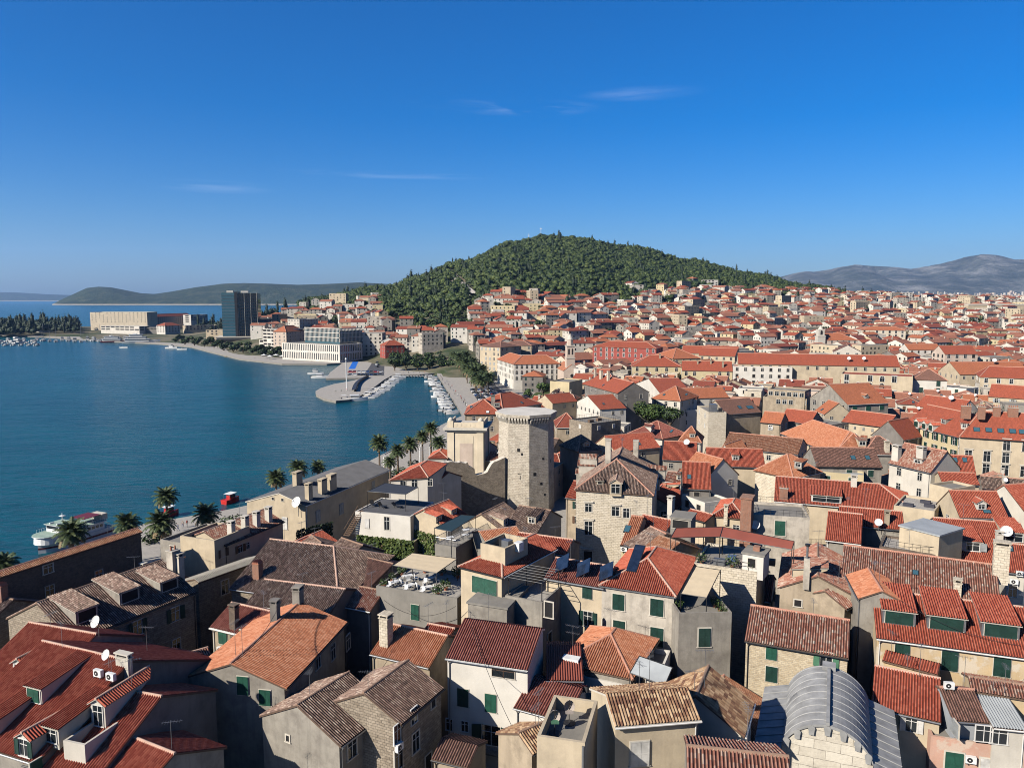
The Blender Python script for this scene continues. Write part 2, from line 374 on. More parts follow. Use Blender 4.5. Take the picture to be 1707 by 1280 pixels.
def cap_line(mb, a, b, mat, r=.15):
    a, b = Vector(a), Vector(b); d = b - a
    if d.length < .3: return
    s = d.cross(Vector((0, 0, 1))).normalized(); up = s.cross(d).normalized()
    ring = [s * (-r) - up * .06, s * (-r * .7) + up * r * .75, s * 0 + up * r, s * (r * .7) + up * r * .75, s * r - up * .06]
    for i in range(4): mb.poly([a + ring[i + 1], a + ring[i], b + ring[i], b + ring[i + 1]], mat)
    mb.poly([a + x for x in ring], mat); mb.poly([b + x for x in ring[::-1]], mat)

WINCACHE = {}
def window_mesh(w, h, style):
    """frame + pane (and lintel); local: x along wall, y outward, z up, origin at centre"""
    key = (round(w, 1), round(h, 1), style)
    if key in WINCACHE: return WINCACHE[key]
    w, h = key[0], key[1]
    mb = MB(); sf = 'frame_stone' if style[0] != 'w' else 'frame_white'; t = .13
    if 'n' in style: t = .06
    if 'a' in style:      # arched
        n = 8; r = w / 2
        def arch(rr, y):
            pts = [(-rr, y, -h / 2), (rr, y, -h / 2)]
            pts += [(rr * cos(pi * i / n), y, h / 2 - r + rr * sin(pi * i / n)) for i in range(n + 1)]
            return pts
        o = arch(r + t, .06); i_ = arch(r, .03)
        mb.poly(o, sf); mb.poly([(p[0], .065, p[2]) for p in i_], 'glass')
        for k in range(len(o)):
            a, b = o[k], o[(k + 1) % len(o)]
            mb.poly([(a[0], -.05, a[2]), (b[0], -.05, b[2]), b, a], sf)
        mb.box(-.03, .03, .066, .09, -h / 2, h / 2 - .05, 'frame_white'); mb.box(-r, r, .066, .09, h / 2 - r - .03, h / 2 - r + .03, 'frame_white')
    else:
        mb.box(-w / 2 - t, w / 2 + t, -.06, .07, h / 2, h / 2 + t, sf)
        mb.box(-w / 2 - t - .06, w / 2 + t + .06, -.06, .12, -h / 2 - t * .8, -h / 2, sf)
        mb.box(-w / 2 - t, -w / 2, -.06, .07, -h / 2, h / 2, sf); mb.box(w / 2, w / 2 + t, -.06, .07, -h / 2, h / 2, sf)
        mb.poly([(-w / 2, .012, -h / 2), (w / 2, .012, -h / 2), (w / 2, .012, h / 2), (-w / 2, .012, h / 2)], 'dark' if 'k' in style else 'glass')
        if 'k' not in style:
            fw = 'frame_brown' if 'b' in style else 'frame_white'
            mb.box(-.03, .03, .013, .045, -h / 2, h / 2, fw); mb.box(-w / 2, w / 2, .013, .04, h * .17, h * .17 + .05, fw)
            for s in (-1, 1): mb.box(s * w / 2 - .035, s * w / 2 + .035, .014, .05, -h / 2, h / 2, fw)
        if 'p' in style:  # pediment
            mb.box(-w / 2 - t - .15, w / 2 + t + .15, -.06, .25, h / 2 + t + .15, h / 2 + t + .33, sf)
    me = mb.mesh('window'); WINCACHE[key] = me; return me
def shutter_mesh(w, h, col):
    key = ('s', round(w, 2), round(h, 1), col)
    if key in WINCACHE: return WINCACHE[key]
    mb = MB(); mb.box(-w / 2, w / 2, 0, .05, -h / 2, h / 2, col)
    for s in (-1, 1): mb.box(s * (w / 2 - .04) - .04, s * (w / 2 - .04) + .04, .05, .065, -h / 2, h / 2, col)
    for z in (-h / 2, -.04, h / 2 - .08): mb.box(-w / 2 + .08, w / 2 - .08, .05, .062, z, z + .08, col)
    WINCACHE[key] = mb.mesh('shutter'); return WINCACHE[key]
def put_window(parent, o, ax, nrm, w, h, style, col='green'):
    """style letters: c closed shutters, o open shutters, k dark hole, w white frame, b brown sash, n slim, p pediment, a arched"""
    base = ''.join(c for c in style if c in 'kwbnpa')
    ob = link('window', window_mesh(w, h, base or 's'), parent)
    mat = Matrix((ax, nrm, Vector((0, 0, 1)))).transposed().to_4x4(); mat.translation = o
    ob.matrix_local = mat
    if 'c' in style or 'o' in style:
        for s in (-1, 1):
            sh = link('shutter', shutter_mesh(w / 2 - .01, h, col), ob)
            sh.location = (s * w / 4, .075, 0) if 'c' in style else (s * (w * .75 + .03), .075, 0)
            if 'o' in style and random.random() < .3: sh.rotation_euler = (0, 0, s * random.uniform(.2, .6)); sh.location.y += .1
    return ob

FARM = {'tile_red': 'far_red', 'tile_orange': 'far_orange', 'tile_deep': 'far_deep', 'tile_orange_old': 'far_worn', 'tile_mixed': 'far_worn', 'tile_brown': 'far_brown', 'tile_old': 'far_brown'}
def rain_goods(H, rng):
    """gutters along the eaves and a downpipe at one corner of the sides one can see"""
    c = H.inv @ CAM; m = rng.choice(('metal', 'metal_dark', 'frame_white', 'metal'))
    for s, w, z in ((1, H.a, H.zl), (-1, H.b, H.zrr)):
        if w < 1.5 or (c.y - s * w) * s <= 0: continue
        y = s * (w + .42); zz = z - (H.zr - z) / w * .36; mb = MB(); mb.bar((-H.h0 - .1, y, zz), (H.L + H.h1 + .1, y, zz), .075, m, 6); mb.build('gutter', H.root)
        x = rng.choice((-H.h0 + .25, H.L + H.h1 - .25)); mb = MB(); mb.bar((x, y, zz), (x, s * (w + .09), zz - .5), .055, m, 6); mb.bar((x, s * (w + .09), zz - .5), (x, s * (w + .09), H.z0), .055, m, 6); mb.build('downpipe', H.root)
class House: pass
ALLH = []
def mk_roof_slab(mb, poly, mat, th=.16):
    pts = [Vector(p) for p in poly]
    lo = [p - Vector((0, 0, th)) for p in pts]
    for i in range(len(pts)):
        j = (i + 1) % len(pts); mb.poly([lo[i], lo[j], pts[j], pts[i]], mat)
    mb.poly(lo[::-1], mat)

def lfind(H, px, py, kinds):
    """nearest hit of a photograph ray with the house's walls / roof slopes -> (kind record, local point)"""
    d = ray(px, py); best = None
    inv = H.inv; o = inv @ CAM; dd = (inv.to_3x3() @ d)
    for r in H.surf:
        if r['kind'] not in kinds: continue
        den = dd.dot(r['n'])
        if abs(den) < 1e-6 or den > 0: continue
        t = (r['o'] - o).dot(r['n']) / den
        if t < 0: continue
        p = o + dd * t
        u = (p - r['o']).dot(r['u']); v = (p - r['o']).dot(r['v'])
        mrg = .9
        if r['u0'] - mrg <= u <= r['u1'] + mrg and r['v0'] - mrg <= v <= r['v1'] + mrg:
            if best is None or t < best[0]: best = (t, r, p)
    return (best[1], best[2]) if best else (None, None)
def add_surf(H, kind, poly, cen):
    pts = [Vector(p) for p in poly]
    n = Vector()
    for i in range(len(pts)): n += (pts[i] - pts[0]).cross(pts[(i + 1) % len(pts)] - pts[0])
    n.normalize()
    if n.dot(pts[0] - cen) < 0 and kind == 'wall': n = -n
    if kind == 'roof' and n.z < 0: n = -n
    u = Vector((0, 0, 1)).cross(n); u = u.normalized() if u.length > .03 else Vector((1, 0, 0)); v = n.cross(u)
    us = [(p - pts[0]).dot(u) for p in pts]; vs = [(p - pts[0]).dot(v) for p in pts]
    H.surf.append(dict(kind=kind, o=pts[0], n=n, u=u, v=v, u0=min(us), u1=max(us), v0=min(vs), v1=max(vs)))

def house(name, label, R0, R1, zr, E=None, E2=None, slope=25, hip=(0, 0), wall='cream', tile='tile_red', z0=-.5, win=(), auto=None,
          dorm=(), chim=(), sky=(), acs=(), dish=(), cat='house', group=None, over=.3, ridge='ridge_mortar', world_pts=None, length=None, extra=None, lod=None, ze=None, gut=None, ze2=None, gablew=None):
    H = House(); H.surf = []
    if world_pts: p0, p1 = Vector(world_pts[0]), Vector(world_pts[1])
    else:
        p0, p1 = P(*R0, zr), (P(*R1, zr) if R1 else None)
        if p1 is None: p1 = p0 + (length if isinstance(length, Vector) else G1 * length)
    p0.z = p1.z = 0
    t = (p1 - p0).normalized(); n = Vector((-t.y, t.x, 0)); L = (p1 - p0).length
    wd = [None, None]; zs = [ze, ze]                        # left (+n), right (-n)
    for e in (E, E2):
        if isinstance(e, tuple):
            lo, hi, prev = None, None, None
            sl_ = tan(R_(slope)); best = None
            z = zr
            while z > zr - 9:
                q = P(*e, z); ds = (Vector((q.x, q.y, 0)) - p0).dot(n); f = abs(ds) * sl_ - (zr - z)
                if best is None or abs(f) < best[0]: best = (abs(f), z, ds)
                if ze is not None and abs(z - ze) < .03: best = (0, z, ds); break
                if f < 0: break
                z -= .05
            k = 0 if best[2] > 0 else 1
            wd[k] = max(.8, abs(best[2])); zs[k] = best[1] if zr - best[1] > .15 else zr - .15
    if isinstance(E, (int, float)): wd[0] = E
    if isinstance(E2, (int, float)): wd[1 if wd[1] is None else 0] = E2
    for k in (0, 1):
        if wd[k] is None: wd[k] = wd[1 - k] if wd[1 - k] is not None else 4.
    for k in (0, 1):
        if zs[k] is None: zs[k] = zs[1 - k] if (zs[1 - k] is not None and abs(wd[0] - wd[1]) < .3) else max(zr - wd[k] * tan(R_(slope)), z0 + 2)
    a, b = wd; zl, zrr = zs
    h0, h1 = hip
    H.L, H.a, H.b, H.zl, H.zrr, H.zr, H.h0, H.h1, H.z0 = L, a, b, zl, zrr, zr, h0, h1, z0
    mw = Matrix((t, n, Vector((0, 0, 1)))).transposed().to_4x4(); mw.translation = p0
    root = empty(name); root.matrix_world = mw; H.root = root; H.mw = mw; H.inv = mw.inverted()
    tag(root, label, cat, group)
    x0, x1 = -h0, L + h1
    cen = Vector(((x0 + x1) / 2, (a - b) / 2, (z0 + zr) / 2))
    fp = [mw @ Vector(q) for q in ((x0, a, 0), (x1, a, 0), (x1, -b, 0), (x0, -b, 0))]; add_foot(fp)
    dist = (mw @ cen - CAM).length
    far = dist > 230 if lod is None else lod
    # walls
    wb = MB()
    walls = [[(x1, a, z0), (x0, a, z0), (x0, a, zl), (x1, a, zl)], [(x0, -b, z0), (x1, -b, z0), (x1, -b, zrr), (x0, -b, zrr)]]
    e0 = [(x0, a, z0), (x0, -b, z0), (x0, -b, zrr)] + ([(x0, 0, zr)] if h0 == 0 else []) + [(x0, a, zl)]
    e1 = [(x1, -b, z0), (x1, a, z0), (x1, a, zl)] + ([(x1, 0, zr)] if h1 == 0 else []) + [(x1, -b, zrr)]
    walls += [e0, e1]
    for w_ in walls: wb.poly(w_, wall); add_surf(H, 'wall', w_, cen)
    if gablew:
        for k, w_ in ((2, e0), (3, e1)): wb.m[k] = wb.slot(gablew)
    wo = wb.build('wall', root); H.wall = wo
    # roof
    rb = MB(); ov = over; sl, sr = (zr - zl) / max(a, .1), (zr - zrr) / max(b, .1); g = .12
    ya, yb, za, zb = a + ov, -b - ov, zl - sl * ov + .06, zrr - sr * ov + .06; zt = zr + .06
    xa, xb = x0 - (ov if h0 else g), x1 + (ov if h1 else g)
    ra, rbx = (-g if not h0 else 0), (L + g if not h1 else L)
    polys = []
    if a > 1.0 or sl < 3: polys.append([(xa, ya, za), (xb, ya, za), (rbx, 0, zt), (ra, 0, zt)])
    if b > 1.0 or sr < 3: polys.append([(xb, yb, zb), (xa, yb, zb), (ra, 0, zt), (rbx, 0, zt)])
    if h0: polys.append([(xa, yb, zb), (xa, ya, za), (0, 0, zt)])
    if h1: polys.append([(xb, ya, za), (xb, yb, zb), (L, 0, zt)])
    if L < .3:
        polys = [[q for i, q in enumerate(pl) if i == 0 or (Vector(q) - Vector(pl[i - 1])).length > .5] for pl in polys]
    H.polys = polys
    for pl in polys:
        add_surf(H, 'roof', pl, cen)
        if far:
            rb.poly(pl, FARM.get(tile, tile))
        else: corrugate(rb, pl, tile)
        mk_roof_slab(rb, pl, 'eave_wood' if gut is None else gut)
    if ridge:
        r = .15 if not far else .18
        cap_line(rb, (ra, 0, zt), (rbx, 0, zt), ridge, r)
        if h0: cap_line(rb, (0, 0, zt), (xa, ya, za), ridge, r); cap_line(rb, (0, 0, zt), (xa, yb, zb), ridge, r)
        if h1: cap_line(rb, (L, 0, zt), (xb, ya, za), ridge, r); cap_line(rb, (L, 0, zt), (xb, yb, zb), ridge, r)
    H.roof = rb.build('roof', root)
    fit_out(H, win, auto, dorm, chim, sky, acs, dish, tile, wall, far); H.tile, H.wallm = tile, wall; ALLH.append(H)
    return H

def fit_out(H, win=(), auto=None, dorm=(), chim=(), sky=(), acs=(), dish=(), tile='tile_red', wall='cream', far=False):
    root = H.root
    for w in win:                                                   # (px, py, w_m, h_m, style, colour)
        r, p = lfind(H, w[0], w[1], ('wall',))
        if r is None: continue
        n = r['n']; ax = Vector((0, 0, 1)).cross(n).normalized() * -1
        ax = n.cross(Vector((0, 0, 1))).normalized()
        put_window(root, p + n * .0, ax, n, w[2], w[3], w[4], w[5] if len(w) > 5 else 'green')
    if auto:
        fl, sp, w_, h_, styles, cols = auto
        cl = H.inv @ CAM
        for r in [r for r in H.surf if r['kind'] == 'wall']:
            if (cl - r['o']).dot(r['n']) <= 0: continue
            n = r['n']; ax = n.cross(Vector((0, 0, 1))).normalized()
            wid = r['u1'] - r['u0']; hgt = min(r['v1'] - r['v0'], max(H.zl, H.zrr) - H.z0)
            base = r['o'] + r['u'] * (r['u0']); base.z = 0
            k = int((wid - .8) / sp)
            if k < 1: continue
            top = max(H.zl, H.zrr) if r in H.surf[:2] else min(H.zl, H.zrr)
            if r is H.surf[0]: top = H.zl
            if r is H.surf[1]: top = H.zrr
            for f in range(fl):
                z = top - 1.5 - f * 3.1
                if z < H.z0 + 1.6: break
                for i in range(k):
                    if random.random() < .12: continue
                    u = (i + .5) * wid / k
                    p = base + r['u'] * u; p.z = z
                    put_window(root, p, ax, n, w_, h_, random.choice(styles), random.choice(cols))
    for d in dorm: dormer(H, d, tile, wall)
    for c in chim:                                                  # (px, py, w, d, h, mat, style)
        r, p = lfind(H, c[0], c[1], ('roof', 'flat'))
        if r is None: continue
        chimney(H.roof, p, *c[2:])
    for s in sky:
        r, p = lfind(H, s[0], s[1], ('roof',))
        if r is None: continue
        n, u, v = r['n'], r['u'], r['v']; w_, h_ = (s[2], s[3]) if len(s) > 2 else (.8, 1.1)
        mb = MB(); mb.box(-w_ / 2, w_ / 2, -h_ / 2, h_ / 2, -.05, .12, 'metal_dark', top='metal_dark'); mb.box(-w_ / 2 + .07, w_ / 2 - .07, -h_ / 2 + .07, h_ / 2 - .07, .12, .135, s[4] if len(s) > 4 else 'glass_blue')
        o = mb.build('skylight', H.roof); m = Matrix((u, v, n)).transposed().to_4x4(); m.translation = p + n * .02; o.matrix_local = m
    for a in acs:
        r, p = lfind(H, a[0], a[1], ('wall',) if len(a) < 3 else (a[2],))
        if r is None: continue
        n = r['n'] if r['kind'] == 'wall' else Vector((0, -1, 0)); ax = n.cross(Vector((0, 0, 1))).normalized()
        o = link('ac_unit', ac_mesh(), root); m = Matrix((ax, n, Vector((0, 0, 1)))).transposed().to_4x4(); m.translation = p + n * .05 + (Vector((0, 0, .5)) if r['kind'] != 'wall' else Vector()); o.matrix_local = m
    for d in dish:
        r, p = lfind(H, d[0], d[1], ('roof', 'flat', 'wall'))
        if r is None: continue
        s = d[2] if len(d) > 2 else .9
        o = link('satellite_dish', dish_mesh(), root); o.location = p + (r['n'] * .4 if r['kind'] == 'wall' else Vector()); o.scale = (s, s, s)
        o.rotation_euler = (0, 0, -atan2(H.mw[1][0], H.mw[0][0]) + R_(150))

AC = {}
def ac_mesh():
    if 'ac' not in AC:
        mb = MB(); mb.box(-.45, .45, 0, .34, -.32, .32, 'plastic_white'); mb.cyl((.1, .34, 0), .24, .24, .015, 14, 'metal_dark', axis=(0, 1, 0)); mb.cyl((.1, .356, 0), .07, .07, .01, 8, 'plastic_white', axis=(0, 1, 0))
        mb.box(-.4, -.34, -.05, .4, -.42, -.32, 'metal'); mb.box(.34, .4, -.05, .4, -.42, -.32, 'metal'); AC['ac'] = mb.mesh('ac_unit')
    return AC['ac']
def dish_mesh():
    if 'd' not in AC:
        mb = MB(); mb.cyl((0, 0, -.2), .03, .03, 1.3, 6, 'metal')
        c = Vector((0, .12, 1.15)); ax = Vector((0, .86, .5)).normalized(); a = ax.orthogonal().normalized(); b = ax.cross(a); rings = []
        for r_, d_ in ((0.02, 0), (.22, .035), (.42, .12), (.52, .2)):
            rings.append([c + ax * d_ + (a * cos(2 * pi * k / 14) + b * sin(2 * pi * k / 14)) * r_ for k in range(14)])
        for i in range(3):
            for k in range(14):
                j = (k + 1) % 14; mb.poly([rings[i][k], rings[i][j], rings[i + 1][j], rings[i + 1][k]], 'plastic_white', smooth=True)
        mb.bar(c + ax * .05 - Vector((0, 0, .3)), c + ax * .6, .015, 'metal'); mb.cyl(c + ax * .58, .05, .05, .1, 8, 'plastic_white', axis=ax); AC['d'] = mb.mesh('satellite_dish')
    return AC['d']
def antenna_mesh(h=3.):
    k = 'ant%.1f' % h
    if k not in AC:
        mb = MB(); mb.cyl((0, 0, -.3), .025, .02, h + .3, 5, 'metal'); mb.bar((-.7, 0, h - .15), (.9, 0, h - .15), .015, 'metal', 4)
        for i in range(7): mb.bar((-.6 + i * .22, -.35 + .02 * i, h - .15), (-.6 + i * .22, .35 - .02 * i, h - .15), .01, 'metal', 4)
        AC[k] = mb.mesh('antenna')
    return AC[k]
def chimney(parent, p, w=.7, d=.7, h=1.6, mat='greystain', style='slab'):
    mb = MB(); mb.box(-w / 2, w / 2, -d / 2, d / 2, -1.2, h, mat)
    if style == 'slab':
        mb.box(-w / 2 - .08, w / 2 + .08, -d / 2 - .08, d / 2 + .08, h, h + .1, mat)
        for sx in (-1, 1):
            for sy in (-1, 1): mb.box(sx * (w / 2 - .08) - .07, sx * (w / 2 - .08) + .07, sy * (d / 2 - .08) - .07, sy * (d / 2 - .08) + .07, h + .1, h + .38, mat)
        mb.box(-w / 2 + .12, w / 2 - .12, -d / 2 + .12, d / 2 - .12, h + .1, h + .36, 'dark')
        mb.box(-w / 2 - .1, w / 2 + .1, -d / 2 - .1, d / 2 + .1, h + .38, h + .5, mat)
    elif style == 'tiles':
        mb.box(-w / 2 - .06, w / 2 + .06, -d / 2 - .06, d / 2 + .06, h, h + .08, 'terracotta')
        k = max(1, int(w / .3))
        for i in range(k):
            x = -w / 2 + (i + .5) * w / k
            mb.poly([(x - .14, -d / 2, h + .08), (x + .14, -d / 2, h + .08), (x, -d / 2, h + .4)], 'terracotta'); mb.poly([(x + .14, d / 2, h + .08), (x - .14, d / 2, h + .08), (x, d / 2, h + .4)], 'terracotta')
            mb.poly([(x - .14, d / 2, h + .08), (x - .14, -d / 2, h + .08), (x, -d / 2, h + .4), (x, d / 2, h + .4)], 'terracotta'); mb.poly([(x + .14, -d / 2, h + .08), (x + .14, d / 2, h + .08), (x, d / 2, h + .4), (x, -d / 2, h + .4)], 'terracotta')
    elif style == 'vents':      # big pale stack with a row of dark openings under its cap
        mb.box(-w / 2 - .07, w / 2 + .07, -d / 2 - .07, d / 2 + .07, h, h + .14, mat)
        k = max(2, int(w / .4))
        for i in range(k):
            x = -w / 2 + (i + .5) * w / k
            for s in (-1, 1): mb.poly([(x - .12, s * (d / 2 + .006), h - .5), (x + .12, s * (d / 2 + .006), h - .5), (x + .12, s * (d / 2 + .006), h - .1), (x - .12, s * (d / 2 + .006), h - .1)][::s], 'dark')
    elif style == 'pipe':
        mb.cyl((0, 0, h), .13, .13, 1.6, 8, 'metal'); mb.cyl((0, 0, h + 1.5), .28, .3, .25, 10, 'metal_dark')
    elif style == 'pots':
        mb.box(-w / 2 - .07, w / 2 + .07, -d / 2 - .07, d / 2 + .07, h, h + .12, 'eave_stone')
        k = max(1, int(w / .4))
        for i in range(k): mb.cyl((-w / 2 + (i + .5) * w / k, 0, h + .12), .13, .1, .5, 8, 'terracotta')
    o = mb.build('chimney', parent); o.location = p; return o

def dormer(H, d, tile, wall):
    """(px, py, width, front height, kind, wall, window style, shutter colour): pixel = bottom centre of the dormer's front"""
    px, py, w, h, kind = d[:5]; wl_ = d[5] if len(d) > 5 else 'whiter'; st = d[6] if len(d) > 6 else 'wn'; sc = d[7] if len(d) > 7 else 'green'
    r, p = lfind(H, px, py, ('roof',))
    if r is None: return
    out = Vector((r['n'].x, r['n'].y, 0)); s = out.length / max(r['n'].z, .05); out.normalize()
    ax = Vector((-out.y, out.x, 0))
    m = Matrix((ax, out, Vector((0, 0, 1)))).transposed().to_4x4(); m.translation = p      # local: x along eave, y outwards (down slope), z up
    mb = MB(); rb = MB()
    if kind == 'shed':
        sd_ = .16; k = h / max(s - sd_, .12); k = min(k, d[8] if len(d) > 8 else 6.0); zk = s * k
        for sx in (-1, 1):
            x = sx * w / 2; q = [(x, 0, -.3), (x, 0, h), (x, -k, max(zk, h + sd_ * k)), (x, -k, zk - .3)]
            mb.poly(q if sx < 0 else q[::-1], wl_)
        mb.poly([(-w / 2, 0, -.3), (w / 2, 0, -.3), (w / 2, 0, h), (-w / 2, 0, h)][::-1], wl_)
        e = .18; pl = [(-w / 2 - e, e, h - e * sd_ + .05), (w / 2 + e, e, h - e * sd_ + .05), (w / 2 + e, -k - .15, max(zk, h + sd_ * k) + .07), (-w / 2 - e, -k - .15, max(zk, h + sd_ * k) + .07)]
        corrugate(rb, pl, tile); mk_roof_slab(rb, pl, 'eave_stone', .1)
    else:
        g = w / 2 * .62; k = (h + g) / s; ke = h / s
        for sx in (-1, 1):
            x = sx * w / 2; q = [(x, 0, -.3), (x, 0, h), (x, -ke, h), (x, -ke - .2, h - .2)]
            mb.poly(q if sx < 0 else q[::-1], wl_)
        mb.poly([(-w / 2, 0, -.3), (w / 2, 0, -.3), (w / 2, 0, h), (0, 0, h + g), (-w / 2, 0, h)][::-1], wl_)
        e = .2
        for sx in (-1, 1):
            pl = [(sx * (w / 2 + e), e, h - e * .62 + .06), (0, e, h + g + .06), (0, -k - .1, h + g + .06), (sx * (w / 2 + e), -ke - .1, h - e * .62 + .06)]
            corrugate(rb, pl, tile); mk_roof_slab(rb, pl, 'eave_stone', .08)
        cap_line(rb, (0, e, h + g + .06), (0, -k, h + g + .06), 'ridge_mortar', .13)
    o = mb.build('dormer', H.roof); o.matrix_local = m
    rb.build('dormer_roof', o)
    ww, hh = max(.5, w - .5), max(.5, h - .35)
    put = link('window', window_mesh(ww, hh, ''.join(c for c in st if c in 'kwbnpa')), o); put.location = (0, .0, h / 2 + .02)
    if 'c' in st or 'o' in st:
        for sx in (-1, 1):
            sh = link('shutter', shutter_mesh(ww / 2 - .01, hh, sc), o); sh.location = (sx * ww / 4 if 'c' in st else sx * ww * .77, .08, h / 2 + .02)

def auto_dormer(H, rng, tile, wall):
    """a dormer or roof window somewhere on a slope that faces the camera"""
    c = H.inv @ CAM
    for r in [r for r in H.surf if r['kind'] == 'roof']:
        if (c - r['o']).dot(r['n']) <= 0 or r['v1'] - r['v0'] < 3.2 or r['u1'] - r['u0'] < 4.5: continue
        if rng.random() < .45: continue
        f = rng.uniform(.3, .7); p = r['o'] + r['u'] * (r['u0'] + (r['u1'] - r['u0']) * f) + r['v'] * (r['v0'] + (r['v1'] - r['v0']) * rng.uniform(.22, .4)); q = pix(H.mw @ p)
        if rng.random() < .6: dormer(H, (*q, rng.uniform(1.2, 1.9), rng.uniform(.9, 1.3), rng.choice(('shed', 'gable', 'shed')), rng.choice(('white', 'cream', 'grey')), 'wn'), tile, wall)
        else: fit_out(H, sky=[(*q, .8, 1.1)])
def flat_house(name, label, A, B, z, D, wall='grey', roof='concrete', par=.5, z0=-.5, win=(), auto=None, chim=(), acs=(), dish=(), cat='house', group=None, world_pts=None, rail=None, square=False, box=()):
    """flat-roofed block: front top edge A-B (photograph pixels at height z), depth D away from the camera"""
    H = House(); H.surf = []
    p0, p1 = (Vector(world_pts[0]), Vector(world_pts[1])) if world_pts else (P(*A, z), P(*B, z))
    p0.z = p1.z = 0
    t = (p1 - p0).normalized(); n = Vector((-t.y, t.x, 0)); L = (p1 - p0).length
    if n.dot(p0 + (p1 - p0) / 2) < 0: n = -n
    mw = Matrix((t, n, Vector((0, 0, 1)))).transposed().to_4x4(); mw.translation = p0
    root = empty(name); root.matrix_world = mw; tag(root, label, cat, group)
    H.root, H.mw, H.inv, H.L, H.z0, H.zl, H.zrr, H.zr = root, mw, mw.inverted(), L, z0, z, z, z
    add_foot([mw @ Vector(q) for q in ((0, 0, 0), (L, 0, 0), (L, D, 0), (0, D, 0))])
    cen = Vector((L / 2, D / 2, z / 2)); wb = MB(); th = .25
    ring = [(0, 0), (L, 0), (L, D), (0, D)]
    for i in range(4):
        (xa, ya), (xb, yb) = ring[i], ring[(i + 1) % 4]
        q = [(xa, ya, z0), (xb, yb, z0), (xb, yb, z), (xa, ya, z)]; wb.poly(q, wall); add_surf(H, 'wall', q, cen)
    if par > 0:
        inn = [(th, th), (L - th, th), (L - th, D - th), (th, D - th)]
        for i in range(4):
            j = (i + 1) % 4
            wb.poly([(*ring[i], z), (*ring[j], z), (*inn[j], z), (*inn[i], z)], wall)
            wb.poly([(*inn[j], z), (*inn[j], z - par), (*inn[i], z - par), (*inn[i], z)][::-1], wall)
    H.wall = wb.build('wall', root)
    rb = MB(); zt = z - par + .004 if par > 0 else z + .004
    th2 = th if par > 0 else -.15
    rb.box(th2, L - th2, th2, D - th2, zt - .1, zt + (0 if par > 0 else .12), roof)
    for q in box: rb.box(*q[:4], zt, zt + q[4], q[5])
    H.roof = rb.build('roof', root)
    add_surf(H, 'roof', [(0, 0, zt), (L, 0, zt), (L, D, zt), (0, D, zt)], cen)
    if rail:
        mb = MB(); hh = .95
        pts = [(.12, .12), (L - .12, .12), (L - .12, D - .12), (.12, D - .12)]
        for i in range(4 if rail == 'all' else 3):
            j = (i + 1) % 4; a, b = Vector((*pts[i], z)), Vector((*pts[j], z)); k = max(2, int((b - a).length / .9))
            mb.bar(a + Vector((0, 0, hh)), b + Vector((0, 0, hh)), .03, 'metal_dark', 4); mb.bar(a + Vector((0, 0, .5)), b + Vector((0, 0, .5)), .02, 'metal_dark', 4)
            for q in range(k): c = a.lerp(b, q / k); mb.bar(c, c + Vector((0, 0, hh)), .025, 'metal_dark', 4)
        mb.build('railing', root)
    H.zt = zt
    fit_out(H, win, auto, (), chim, (), acs, dish, 'tile_red', wall)
    return H
def lp(H, px, py, z):
    """photograph pixel at height z -> the house's own coordinates"""
    return H.inv @ P(px, py, z)
